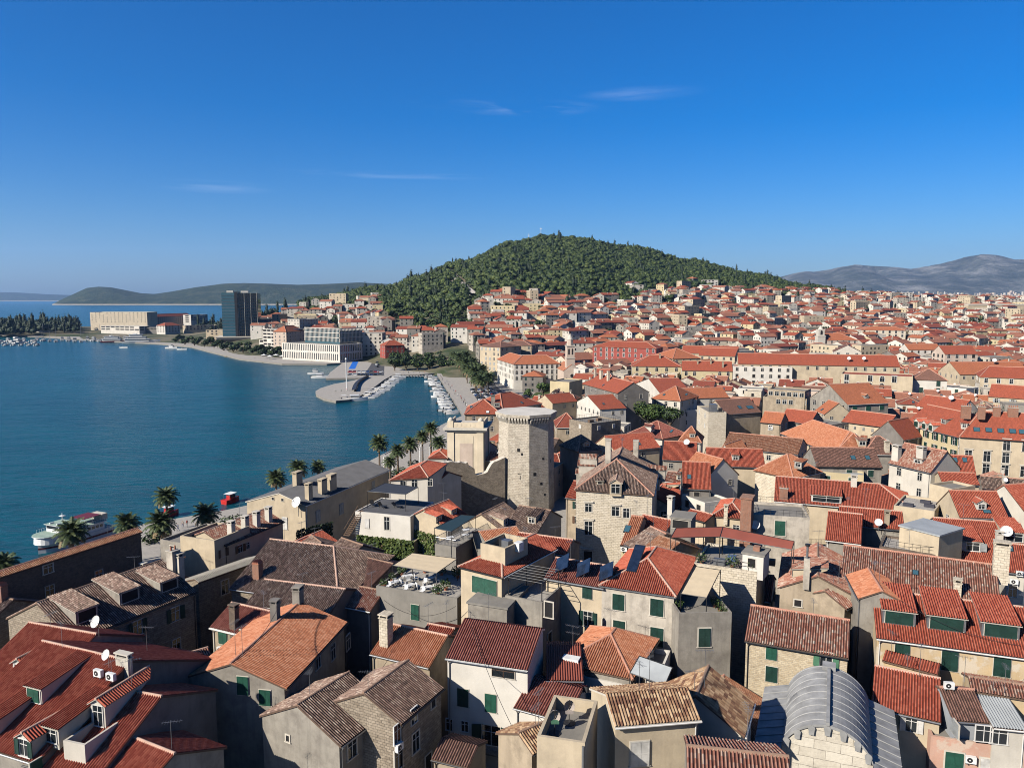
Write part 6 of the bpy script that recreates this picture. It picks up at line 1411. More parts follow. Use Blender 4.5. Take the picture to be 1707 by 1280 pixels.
    S('cream_house', 'cream house with green shutters under a long bright orange hipped roof', (1303, 722), (1392, 756), 12.5, 13, 'cream', 'hip', 'tile_orange', 2, 4.2, 1.2, 1.9, ('o', 'c'), ('green_dark',), rise=4.4, hipd=5)
    S('old_stone_house', 'rubble walled house with a broad mottled orange roof in the middle of the old town', (1205, 745), (1330, 757), 13.3, 13, 'stone', 'gable', 'tile_orange_old', 1, 4, 1, 1.2, ('n',), rise=2.6)
    S('old_stone_house', 'long dark brown mottled roof with skylights beside the cream box terrace', (1362, 776), (1470, 778), 14.5, 10, 'grey', 'gable', 'tile_brown', 1, 4, 1.1, 1.5, ('c',), ('green_dark',), rise=3, sky=[(1422, 763, 1.0, 1.3), (1446, 763, 1.0, 1.3)])
    S('long_white_roof', 'low house with a long pale grey sheet roof', (1360, 785), (1440, 792), 13.5, 4, 'yellow', 'flat', 'tile_red', 1, 3.5, 1.1, 1.4, ('c',), ('green_dark',), roofmat='sheet_grey')
    S('white_house', 'tall white sided house with a bright red roof and two stout dormers', (1483, 770), (1552, 786), 17, 8, 'white', 'gable', 'tile_mixed', 2, 4, 1, 1.5, ('n',), rise=3.6, chim=[(1494, 765, 1.5, 1, 2.4, 'white', 'slab'), (1535, 768, 1.5, 1, 2.4, 'white', 'slab')])
    S('grey_plaster_house', 'grey plaster tower house with one small window', (1552, 757), (1578, 758), 18, 7, 'concrete', 'flat', 'tile_red', 1, 3, 1, 1.2, ('nk',))
    S('tiled_house', 'red mottled roof with two skylights beside the grey plaster tower house', (1580, 797), (1628, 800), 13.5, 9, 'white', 'gable', 'tile_red', 1, 3, 1, 1.3, ('n',), rise=4, sky=[(1592, 767, .9, 1.2), (1608, 767, .9, 1.2)])
    S('tiled_house', 'large bright red roof with pale edges near the frame edge below the skylight palace', (1626, 838), (1720, 868), 14.5, 13, 'white', 'cross', 'tile_red', 1, 4, 1, 1.3, ('n',), rise=4.5, sky=[(1652, 790, .9, 1.2)])
    S('tiled_house', 'red roof with pale strips stepping down toward the big dish', (1600, 860), (1680, 862), 15, 8, 'cream', 'gable', 'tile_red', 1, 4, 1, 1.2, ('n',), rise=3.2, sky=[(1636, 848, 1.2, .7), (1645, 853, 1.2, .7)])
    S('cream_terrace_house', 'cream terrace house set with plants and sun loungers', (1490, 842), (1558, 852), 15, 9, 'cream', 'flat', 'tile_red', 0, roofmat='paving', box=[(1, 2.6, 2, 2.8, .5, 'cloth_dark'), (4, 5.6, 3.5, 4.3, .5, 'cloth_dark'), (3, 4.6, 6, 6.8, .5, 'cloth_dark')])
    S('cream_box_house', 'blank cream cube house beside the planted terrace', (1550, 806), (1587, 815), 17.5, 6, 'cream', 'flat', 'tile_red', 0)
    S('tiled_house', 'little red roof strip behind the blank cream cube', (1572, 805), (1632, 807), 15.6, 5, 'cream', 'gable', 'tile_red', 0, rise=1.5)
    S('tiled_house', 'brown red roof tucked between the bare tall house and the orange hipped roof', (1300, 700), (1350, 706), 13, 9, 'grey', 'gable', 'tile_red', 1, 3, 1, 1.3, ('n',), rise=3)
    S('grey_plaster_house', 'grey cluttered roof terrace house with a mesh cover beside the gabled house', (1335, 700), (1385, 708), 12.5, 9, 'grey', 'flat', 'tile_red', 1, 2.4, 1.6, 1.4, ('n',))
    S('tiled_house', 'steep orange roof with a white skylight in front of the grey gabled house', (1375, 690), (1420, 690), 12.6, 8, 'cream', 'cross', 'tile_orange', 1, 3, 1, 1.3, ('n',), rise=3.5)
    S('tiled_house', 'cream house with a row of small attic windows and red cross roofs', (1404, 702), (1478, 712), 12.6, 10, 'cream', 'gable', 'tile_red', 1, 2.2, .7, .9, ('n',), rise=3)
    S('grey_gabled_house', 'grey brown gabled house with twin arched attic windows', (1453, 724), (1506, 732), 13.2, 10, 'darkgrey', 'cross', 'tile_red', 1, 4, .8, 1.4, ('wa',), rise=4.2)
    S('tiled_house', 'house with red roofs and white dishes below the white teal house', (1527, 676), (1600, 686), 12, 10, 'white', 'gable', 'tile_red', 2, 3.2, 1.1, 1.5, ('o',), ('green_dark',), rise=3.5, dish=[(1585, 672, 1.6)])
    S('tiled_house', 'bright red orange roof wedge below the twin arched attic house', (1395, 752), (1450, 756), 13, 10, 'cream', 'hip', 'tile_orange', 1, 4, 1, 1.3, ('n',), rise=3.8)
    S('old_stone_house', 'dark brown roofed house with a chimney below the twin arched attic house', (1440, 756), (1510, 757), 13, 9, 'grey', 'hip', 'tile_brown', 1, 4, 1, 1.3, ('n',), rise=3.5, chim=[(1478, 752, 1, 1, 2, 'stone', 'slab')])
    S('brick_terrace', 'raised grey courtyard box with a steel stair between red roofs', (1279, 774), (1330, 784), 14.5, 7, 'concrete', 'flat', 'tile_red', 0)
    S('tiled_house', 'orange red roof with a white gable beside the grey courtyard box', (1322, 796), (1368, 785), 13.8, 9, 'stone', 'hip', 'tile_orange', 0, rise=3.5)
    # red roofs behind the tower
    S('palace_roof_house', 'waterfront house with a broad red roof and skylights behind the cream pavilion', (838, 683), (902, 672), 14, 15, 'tan', 'hip', 'tile_red', 2, 4, 1, 1.5, ('n',), rise=4, sky=[(876, 661, 3, 2, 'metal_dark')])
    S('palace_roof_house', 'red roofed waterfront house with crossing ridges beside the moored boats', (775, 690), (835, 690), 14.5, 15, 'tan', 'hip', 'tile_red', 2, 4, 1, 1.5, ('n',), rise=3.6, sky=[(813, 687, 1, 1.2, 'white_paint')], chim=[(822, 675, 1.2, 1, 2.6, 'grey', 'slab')])
    S('tiled_house', 'red tiled roofs crowding behind the octagonal tower platform', (921, 672), (962, 668), 13, 9, 'cream', 'gable', 'tile_red', 1, 3, 1, 1.3, ('n',), rise=2.5)
    S('tiled_house', 'small white walled house with a red roof right behind the tower', (960, 670), (1000, 682), 12.5, 10, 'whiter', 'cross', 'tile_red', 1, 3, 1, 1.2, ('n',), rise=3.5, chim=[(967, 663, .9, .9, 1.8, 'tan', 'slab')])
    S('round_terrace_tower', 'grey stone tower stump with a railed round roof terrace', (986, 706), (1035, 700), 14.2, 10, 'stone_dark', 'flat', 'tile_red', 1, 5, 1, 1.2, ('cn',), ('shut_white',), rail='all', box=[(2, 3.5, 3, 4, .8, 'wood'), (6, 7.5, 4, 5, .8, 'wood')])
    S('tiled_house', 'red brown roof in shade directly beside the octagonal tower', (928, 712), (965, 712), 11.5, 12, 'tan', 'hip', 'tile_deep', 1, 3, 1, 1.3, ('n',), rise=3.4)
    S('tiled_house', 'pale fronted house with a hipped brown red roof and dormer under the leafy tree', (1048, 722), (1104, 731), 12.5, 11, 'white', 'hip', 'tile_deep', 1, 4, 1, 1.4, ('n',), rise=3.5, dorm=[(1088, 718, 1.6, 1.2, 'gable', 'white', 'wn')])
    S('tiled_house', 'bright orange hipped roof beside the bare tall house', (1132, 735), (1168, 737), 12, 9, 'white', 'hip', 'tile_orange', 0, rise=3.4)
    S('tiled_house', 'row of red roofs with a curved grey wall in front of the leafy tree', (1025, 752), (1100, 745), 12, 10, 'cream', 'gable', 'tile_red', 1, 3, 1, 1.2, ('n',), rise=3)
    S('tiled_house', 'red ribbed roof over dark walls next to the steep stone palace house', (1139, 812), (1185, 814), 12.8, 9, 'darkgrey', 'gable', 'tile_red', 2, 3, 1.1, 1.4, ('nk',), rise=4.2, sky=[(1149, 795)])
    S('tiled_house', 'red roofed house with a white attic window facing a sunny yard', (1178, 797), (1230, 790), 14, 8, 'whiter', 'cross', 'tile_orange', 1, 3, 1, 1.1, ('n',), rise=3.5)
    S('white_house', 'white yard house with plants and a striped mat', (1175, 838), (1218, 832), 11.5, 7, 'whiter', 'flat', 'tile_red', 1, 3, 1.2, 1.4, ('nk',))
    S('old_stone_house', 'old house with a rough brown roof behind the stone palace house', (964, 752), (1004, 748), 13, 9, 'darkgrey', 'hip', 'tile_old', 0, rise=3)
    S('tiled_house', 'red roofs with a white round dish between the leafy tree and the stone palace house', (1105, 765), (1160, 768), 12.2, 10, 'grey', 'gable', 'tile_red', 1, 3, 1, 1.2, ('n',), rise=3.4, dish=[(1145, 748, 1.4)])
    S('tiled_house', 'small orange roof crossing between red ribbed roofs', (1190, 760), (1225, 765), 12.4, 9, 'white', 'cross', 'tile_orange', 1, 3, .9, 1.1, ('n',), rise=3)
    S('tiled_house', 'long red ribbed roof below the rubble walled house', (1180, 775), (1275, 778), 13.4, 9, 'cream', 'gable', 'tile_red', 1, 4, 1, 1.2, ('n',), rise=3)
    # the waterfront row beside the palms
    S('waterfront_house', 'cream waterfront house with many small windows at the end of the palm promenade', (800, 577), (834, 579), 19, 20, 'cream', 'hip', 'tile_brown', 5, 3.2, 1.1, 1.8, ('n', 'c'), ('shut_grey',), rise=3)
    S('waterfront_house', 'grey roofed cream house behind the arcade palace', (835, 575), (886, 576), 19, 16, 'tan', 'hip', 'tile_brown', 4, 3.4, 1.1, 1.8, ('n',), rise=2.6)
    # the western shore
    S('marble_hotel', 'white marble hotel base with tall narrow vertical openings along the quay', (470, 571), (566, 575), 13.8, 26, 'whiter', 'flat', 'tile_red', 0, cat='hotel', roofmat='concrete')
    S('marble_hotel', 'tall glass and white fin hotel block on the marble base', (508, 549), (566, 551), 24.3, 24, 'glass_blue', 'flat', 'tile_red', 0, cat='hotel', roofmat='concrete', ground=13)
    S('white_block', 'cream hotel block with six rows of small dark windows and a black attic', (599, 555), (637, 555), 21.5, 18, 'white', 'flat', 'tile_red', 6, 3.2, 1.4, 1.6, ('k',), roofmat='metal_dark', cat='hotel')
    S('red_house', 'red house with a red hipped roof beside the harbour street', (642, 576), (674, 575), 13, 12, 'palace_red', 'hip', 'tile_red', 4, 3.6, 1.0, 1.4, ('n',), rise=3.6)
    S('white_house', 'white grey house with dark shutters next to the red harbour house', (676, 571), (716, 571), 14.2, 13, 'white', 'flat', 'tile_red', 4, 3.4, 1.2, 1.6, ('c',), ('cloth_dark',))
    S('terraced_hotel', 'white terraced hotel with long balcony bands stepping up the shore', (438, 548), (472, 549), 22, 24, 'whiter', 'flat', 'tile_red', 6, 5, 4.4, 1.7, ('nk',), cat='hotel')
    S('villa', 'tan villa with an orange hipped roof behind the marble hotel', (477, 553), (507, 551), 20, 14, 'rose', 'hip', 'tile_orange', 4, 3.4, 1.1, 1.7, ('n',), rise=5)
    S('villa', 'cream apartment house with blank side wall above the terraced hotel', (499, 532), (530, 531), 29.5, 16, 'white', 'flat', 'tile_red', 4, 3.2, 1.2, 1.5, ('n',), ground=8)
    hotel_fins()
    a = Vector((-634, 1158, 0)); t = Vector((.999, .04, 0)); H = flat_house('office_slab', 'long cream office slab with rows of small dark windows behind the yacht harbour', None, None, 29, 37, 'palace_cream', 'whiter', .5, world_pts=(a, a + t * 84), auto=(5, 5.2, 1.3, 1.1, ('k',), ('green',)), cat='building')
    glass_tower()
    S('shore_house', 'white shore house with a small red roof and three window rows', (275, 543), (300, 542), 13, 16, 'whiter', 'hip', 'tile_red', 3, 4.5, 1.6, 1.8, ('k',), rise=4)
    S('shore_house', 'long cream shore house with a grey roof and a row of windows', (309, 543), (362, 542), 12, 18, 'cream', 'flat', 'tile_red', 2, 4.5, 2.0, 2.2, ('k',), roofmat='roof_felt')
    S('shore_house', 'low white terrace building in front of the office slab', (168, 543), (232, 544), 12, 18, 'whiter', 'flat', 'tile_red', 2, 8, 7, 1.6, ('nk',))
    S('shore_house', 'low grey pavilion beside the white terrace building', (225, 546), (275, 546), 10, 18, 'concrete', 'flat', 'tile_red', 1, 5, 4, 1.6, ('nk',))
    S('shore_house', 'pale apartment row with red roofs behind the harbour palms', (262, 528), (318, 526), 21, 14, 'rose', 'gable', 'tile_red', 4, 5, 2, 1.8, ('nk',), rise=4)
    S('shore_house', 'white apartment house with balcony bands beside the red roofed row', (318, 525), (346, 524), 23, 14, 'whiter', 'flat', 'tile_red', 4, 7, 6, 1.6, ('nk',))
    S('shore_house', 'short red roofed house right of the office slab', (246, 528), (263, 527), 20, 14, 'rose', 'hip', 'tile_red', 3, 5, 2, 1.8, ('nk',), rise=4)
    S('shore_house', 'cream two storey shore house beside the foot of the glass tower', (343, 550), (371, 550), 13, 14, 'cream', 'flat', 'tile_red', 2, 4.5, 2, 1.8, ('k',))
    S('shore_house', 'low white restaurant pavilion between the glass tower and the terraced hotel', (432, 566), (470, 567), 9, 16, 'whiter', 'flat', 'tile_red', 1, 5, 4, 2, ('nk',))
    S('boat_shed', 'white boat shed with a sloping roof in the yacht harbour', (31, 545), (70, 545), 9.5, 20, 'whiter', 'flat', 'tile_red', 0, cat='shed')
def hotel_fins():
    """white vertical fins of the glass hotel, a thing's own part each"""
    for nm, root in [(o.name, o) for o in bpy.data.objects if o.name.startswith('marble_hotel') and o.parent is None]:
        w = [c for c in root.children if c.name.startswith('wall')][0]; bb = [Vector(v) for v in w.bound_box]; L, D, z = max(v.x for v in bb), max(v.y for v in bb), max(v.z for v in bb)
        up = z > 20
        if not up:
            for (p, u, n, W) in ((Vector((0, 0, 0)), Vector((1, 0, 0)), Vector((0, -1, 0)), L), (Vector((L, 0, 0)), Vector((0, 1, 0)), Vector((1, 0, 0)), D)):
                k = int(W / 2.1)
                for row, (z0, z1) in enumerate(((1.5, 6.6), (8.2, 13.2))):
                    mb = MB()
                    for i in range(k):
                        c = p + u * (1 + i * (W - 2) / k + .6); c.z = 0
                        a = c + n * .03 - u * .42; b = c + n * .03 + u * .42
                        mb.poly([a + Vector((0, 0, z0)), b + Vector((0, 0, z0)), b + Vector((0, 0, z1)), a + Vector((0, 0, z1))], 'glass')
                    mb.build('window_strip', root)
        else:
            for (p, u, n, W) in ((Vector((0, 0, 0)), Vector((1, 0, 0)), Vector((0, -1, 0)), L), (Vector((L, 0, 0)), Vector((0, 1, 0)), Vector((1, 0, 0)), D)):
                k = int(W / 1.5)
                for row in range(3):
                    mb = MB(); z0 = 15 + row * 3.7
                    for i in range(k + 1):
                        c = p + u * (i * W / k); x = [c + n * .5 - u * .17, c + n * .5 + u * .17, c + u * .17, c - u * .17]
                        for q in range(4): r = (q + 1) % 4; mb.poly([x[q] + Vector((0, 0, z0)), x[r] + Vector((0, 0, z0)), x[r] + Vector((0, 0, z0 + 3.2)), x[q] + Vector((0, 0, z0 + 3.2))], 'whiter')
                    mb.build('fin_row', root)
                    mb = MB(); a, b = p + n * .6, p + u * W + n * .6
                    for zz in (z0 + 3.2,):
                        q = [a, b, b - n * .6, a - n * .6]
                        for hh in (0, .5): mb.poly([v + Vector((0, 0, zz + hh)) for v in (q if hh else q[::-1])], 'whiter')
                        mb.poly([a + Vector((0, 0, zz)), b + Vector((0, 0, zz)), b + Vector((0, 0, zz + .5)), a + Vector((0, 0, zz + .5))], 'whiter')
                    mb.build('floor_band', root)
def glass_tower():
    root = empty('glass_tower'); tag(root, 'tall unfinished tower with blue glass on one side and dark open floors on the other', 'tower')
    a = Vector(((372 - CX) / F_PX * 850, 850, 0)); root.location = a; root.rotation_euler = (0, 0, R_(12)); L = 38; D = 30; z = 56; add_foot([a, a + Vector((L, 8, 0)), a + Vector((L, 38, 0)), a + Vector((0, 30, 0))])
    mb = MB(); mb.box(0, 13.5, 0, D, 8, z, 'glass_blue'); mb.build('glass_wing', root)
    mb = MB(); mb.box(13.6, 16.5, -.6, D - 1, 0, z + 1, 'metal_dark'); mb.build('core_shaft', root)
    mb = MB(); mb.box(16.6, L, .6, D, 0, z - .5, 'glass'); mb.build('dark_wing', root)
    for i in range(14):
        mb = MB(); zz = 8 + i * 3.45; mb.box(-.2, 13.6, -.25, D + .2, zz, zz + .35, 'metal'); mb.build('floor_band', root)
        mb = MB(); mb.box(16.5, L + .4, .1, D + .3, zz, zz + .4, 'metal_dark'); mb.build('floor_slab', root)
    for i in range(10):
        mb = MB(); x = 17.2 + i * 2.2; mb.box(x - .14, x + .14, .1, .5, 8, z, 'metal_dark' if i % 3 else 'frame_stone'); mb.build('mullion', root)
    mb = MB(); mb.box(-6, L + 10, -8, D, -.5, 7, 'frame_stone'); mb.box(-6, L + 10, -8.1, -8, 1, 5.4, 'dark'); mb.box(-7, L + 11, -9, D, 7, 7.8, 'frame_stone'); mb.build('podium', root)
    mb = MB(); mb.box(5, 12, 4, 10, z, z + 2.4, 'whiter'); mb.box(20, 28, 4, 12, z, z + 2.0, 'whiter'); mb.build('roof_plant', root)
# ---------------------------------------------------------------- the rest of the town: houses between and behind, on the slope
USED = {}
ORD = ['', 'second', 'third', 'fourth', 'fifth', 'sixth', 'seventh', 'eighth', 'ninth', 'tenth', 'eleventh', 'twelfth', 'thirteenth', 'fourteenth', 'fifteenth', 'sixteenth', 'seventeenth', 'eighteenth', 'nineteenth', 'twentieth']
ORD += ['twenty ' + o for o in ['first'] + ORD[1:9]] + ['thirtieth'] + ['thirty ' + o for o in ['first'] + ORD[1:9]] + ['last'] * 40
ANCH = [('the bell tower', 950, 590), ('the red palace', 1040, 590), ('the yellow school', 1095, 605), ('the long red roof', 1380, 600), ('the marble hotel', 540, 575), ('the glass tower', 405, 530), ('the summit villa', 815, 482), ('the stair path', 765, 475),
        ('the harbour trees', 700, 600), ('the palm promenade', 780, 615), ('the octagonal tower', 880, 760), ('the leafy tree', 1090, 695), ('the white block', 1270, 628), ('the corner palace', 1460, 655), ('the pediment palace', 1670, 650), ('the skylight palace', 1640, 720),
        ('the stone palace', 1030, 800), ('the harbour house', 658, 585), ('the pine wood edge', 930, 500), ('the terraced hotel', 455, 560), ('the belfry church', 1375, 560), ('the barrack house', 1475, 555), ('the hilltop villas', 1170, 475), ('the cypress group', 1450, 505), ('the mountain foot', 1640, 495), ('the white ferry', 110, 885), ('the lead vault', 1380, 1170), ('the mottled roof', 1530, 950), ('the red canopy', 1230, 890), ('the pine clump', 900, 545), ('the brow of the slope', 1290, 470)]
def auto_label(parts_, x, y, z, key):
    """look first, then the landmark it stands by; repeats of a look by one landmark are told apart by their order from the sea"""
    px, py = pix((x, y, z)); nm, ax, ay = min(ANCH, key=lambda a: (a[1] - px) ** 2 + 2.2 * (a[2] - py) ** 2)
    dx, dy = px - ax, py - ay
    rel = ('above ' if dy < 0 else 'below ') + nm if abs(dy) > abs(dx) * .7 else ('seaward of ' if dx < 0 else 'inland of ') + nm
    if abs(dx) < 14 and abs(dy) < 10: rel = 'close by ' + nm
    return parts_, rel, px
PEND = []
def finish_labels(group_of):
    by = {}
    for o, look, rel, px in PEND: by.setdefault((look, rel), []).append((px, o))
    for (look, rel), l in by.items():
        l.sort(key=lambda q: q[0])
        for i, (px, o) in enumerate(l):
            o['label'] = f'{look} {rel}' if len(l) == 1 else f'{look} {rel}, {ORD[i] if i else "first"} from sea'
            while len(o['label'].replace('-', ' ').split()) > 16 and ' the ' in o['label']: o['label'] = o['label'].replace(' the ', ' ', 1)
    PEND.clear()
WALLS = [('white', 'white'), ('whiter', 'bright white'), ('cream', 'cream'), ('yellow', 'pale yellow'), ('grey', 'grey'), ('greystain', 'stained grey'), ('stone', 'pale stone'), ('tan', 'brown'), ('rose', 'pinkish'), ('darkgrey', 'dark grey')]
def free_spot(x, y, r):
    for c, R, poly in FOOT:
        dd = (c.x - x) ** 2 + (c.y - y) ** 2
        if dd > (R + r) ** 2: continue
        for k in range(12):
            if inside(x + r * .95 * cos(k * pi / 6), y + r * .95 * sin(k * pi / 6), poly): return False
        if inside(x, y, poly): return False
        if dd < r * r: return False
    return True
def shore_dist(x, y):
    best = 1e9
    for a, b in zip(SHORE, SHORE[1:]):
        ab = b - a; t = max(0, min(1, ((x - a.x) * ab.x + (y - a.y) * ab.y) / max(ab.length_squared, 1e-6))); q = a + ab * t; best = min(best, (q.x - x) ** 2 + (q.y - y) ** 2)
    return sqrt(best)
NOGO = []      # world polygons that stay open (squares, promenade, parking, park)
def nogo_px(pts): NOGO.append([(P(a, b, 0).x, P(a, b, 0).y) for a, b in pts])
nogo_px([(600, 612), (655, 604), (720, 604), (770, 600), (800, 612), (850, 655), (965, 652), (965, 690), (760, 720), (720, 625), (600, 640)])
nogo_px([(330, 560), (420, 572), (600, 602), (600, 612), (330, 590)])
PROT = [(830, 680, 930, 862, 178), (738, 765, 845, 838, 172), (740, 688, 830, 790, 190), (650, 768, 760, 850, 200), (955, 745, 1115, 940, 150), (600, 700, 750, 800, 220), (678, 830, 800, 930, 150), (420, 760, 640, 890, 160), (940, 605, 1030, 700, 300), (1065, 660, 1140, 740, 300), (1180, 655, 1270, 745, 280), (1270, 640, 1350, 700, 300), (1000, 840, 1160, 960, 120)]
def gap_fill():
    """lower houses on the street grid wherever nothing stands yet"""
    rng = random.Random(21); n = 0
    for i in range(-12, 34):
        for j in range(2, 46):
            p = G2 * (i * 11.5 + rng.uniform(-1.5, 1.5)) + G1 * (j * 11.0 + rng.uniform(-1.5, 1.5)); x, y = p.x, p.y
            if y < 62 or y > 440: continue
            px, py = pix((x, y, 9))
            if px < -60 or px > 1780: continue
            if not inside(x, y, LAND) or shore_dist(x, y) < 36: continue
            if any(inside(x, y, q) for q in NOGO): continue
            r = rng.uniform(4.2, 5.4)
            if not free_spot(x, y, r * 1.08):
                r = 3.3
                if not free_spot(x, y, r * 1.1): continue
            ze = rng.uniform(6.6, 9.0) if y < 250 else rng.uniform(9, 12.4)
            qx, qy = pix((x, y, ze + r * .45)); q2 = pix((x, y, ze - 1))[1]
            if any(a - 22 < qx < c + 22 and b < q2 and qy < d_ and y < dd for a, b, c, d_, dd in PROT): continue
            w = r * rng.uniform(.9, 1.05); t = rng.choice((G1, G2)); d = r
            c = Vector((x, y, 0)); h = rng.choice((0, 0, w * .6))
            wl_, wn_ = rng.choice(WALLS[:9]); tl, tn = rng.choice((('tile_red', 'red'), ('tile_red', 'red'), ('tile_orange', 'orange'), ('tile_deep', 'deep red'), ('tile_mixed', 'mottled'), ('tile_old', 'weathered'), ('tile_orange_old', 'worn orange')))
            look = f"{rng.choice(['small', 'low', 'narrow', 'squat', 'little', 'plain', 'compact'])} {wn_} house, {tn} {'hipped' if h else 'gabled'} roof,"
            if rng.random() < .14:
                look = f"{rng.choice(['small', 'low', 'plain'])} {wn_} flat roofed house"
                q = c - t * w - Vector((-t.y, t.x, 0)) * d
                a, b = c + G2 * -w + G1 * -d, c + G2 * w + G1 * -d
                H = flat_house('terrace_house', '', None, None, ze + 1.2, 2 * d, wl_, 'concrete', .5, world_pts=(a, b), auto=(2, 3.4, 1., 1.4, ('n', 'c', 'k'), GR), group='houses between the larger ones')
                H.root.name = 'terrace_house'
            else:
                H = house('town_house', '', (0, 0), (0, 0), ze + d * .45, d, d, hip=(h, h), wall=wl_, tile=tl, ze=ze, world_pts=(c - t * (w - h), c + t * (w - h)), auto=(2, 3.2, 1., 1.5, ('n', 'c', 'o', 'w', 'k'), GR + ['shut_brown', 'shut_grey']), group='houses between the larger ones', ridge=rng.choice(('ridge_tile', 'ridge_mortar', 'ridge_old')))
                if rng.random() < .7: chimney(H.roof, Vector((rng.uniform(.2, .8) * H.L, rng.choice((-1, 1)) * d * .35, ze + d * .3)), rng.uniform(.5, 1.), .7, rng.uniform(1.0, 1.8), rng.choice(('greystain', 'white', 'brick', 'stone')), rng.choice(('slab', 'tiles', 'pots')))
                if rng.random() < .35: o = link('satellite_dish', dish_mesh(), H.root); o.location = (H.L * .5, -d * .5, ze + d * .22); o.rotation_euler = (0, 0, rng.uniform(2, 3.4))
                if rng.random() < .3: o = link('antenna', antenna_mesh(2.5), H.root); o.location = (H.L * .3, 0, ze + d * .44)
            PEND.append((H.root, *auto_label(look, x, y, ze, 0))); n += 1
    return n
def simple_house(mb, rng, w, d, h, roof, wall, tile, m=None, base=-4, far=False):
    """whole small house in one mesh (seen a few pixels high): walls, roof, dark windows with shutters"""
    m = m or Matrix.Identity(4); T = lambda p: m @ Vector(p)
    for q in ([(-w, -d), (w, -d)], [(w, -d), (w, d)], [(w, d), (-w, d)], [(-w, d), (-w, -d)]):
        (xa, ya), (xb, yb) = q; mb.poly([T((xa, ya, base)), T((xb, yb, base)), T((xb, yb, h)), T((xa, ya, h))], wall)
        L = sqrt((xb - xa) ** 2 + (yb - ya) ** 2); k = int(L / 3.0); u = Vector((xb - xa, yb - ya, 0)).normalized(); nn = Vector((u.y, -u.x, 0))
        if far: k = int(L / 4)
        for fl in range(3):
            z = h - 1.6 - fl * 3
            if z < 1: break
            for i in range(k):
                if rng.random() < .2: continue
                c = Vector((xa, ya, z)) + u * ((i + .5) * L / k) + nn * .04; ww, wh = .5, .75
                mb.poly([T(c + u * a * ww + Vector((0, 0, b * wh))) for a, b in ((-1, -1), (1, -1), (1, 1), (-1, 1))], rng.choice(('dark', 'glass', 'green_dark')))
    e = .45; s = .43
    if roof == 'flat':
        for q in ([(-w, -d), (w, -d)], [(w, -d), (w, d)], [(w, d), (-w, d)], [(-w, d), (-w, -d)]):
            (xa, ya), (xb, yb) = q; mb.poly([T((xa, ya, h)), T((xb, yb, h)), T((xb, yb, h + .6)), T((xa, ya, h + .6))], wall)
        mb.poly([T((-w, -d, h + .5)), T((w, -d, h + .5)), T((w, d, h + .5)), T((-w, d, h + .5))], 'concrete')
    else:
        r = d * s; hp = d * .8 if roof == 'hip' else 0; x0 = -w + hp
        x0 = min(x0, -.1); g = 0 if hp else .2; E = -e * s
        A, B = T((x0 - g, 0, h + r)), T((-x0 + g, 0, h + r)); c = [T((-w - e, -d - e, h + E)), T((w + e, -d - e, h + E)), T((w + e, d + e, h + E)), T((-w - e, d + e, h + E))]
        mb.poly([c[0], c[1], B, A], tile); mb.poly([c[2], c[3], A, B], tile)
        if hp: mb.poly([c[1], c[2], B], tile); mb.poly([c[3], c[0], A], tile)
        else:
            mb.poly([T((w, -d, h)), T((w, d, h)), T((w, 0, h + r))], wall); mb.poly([T((-w, d, h)), T((-w, -d, h)), T((-w, 0, h + r))], wall)
        if rng.random() < .75:
            x, y = rng.uniform(-.6, .6) * w, rng.choice((-.4, .4)) * d; z = h + r * .6
            for q in ([(-.35, -.35), (.35, -.35)], [(.35, -.35), (.35, .35)], [(.35, .35), (-.35, .35)], [(-.35, .35), (-.35, -.35)]):
                (xa, ya), (xb, yb) = q; mb.poly([T((x + xa, y + ya, z - .5)), T((x + xb, y + yb, z - .5)), T((x + xb, y + yb, z + 1.4)), T((x + xa, y + ya, z + 1.4))], 'greystain')
            mb.poly([T((x - .4, y - .4, z + 1.4)), T((x + .4, y - .4, z + 1.4)), T((x + .4, y + .4, z + 1.4)), T((x - .4, y + .4, z + 1.4))], 'stone')
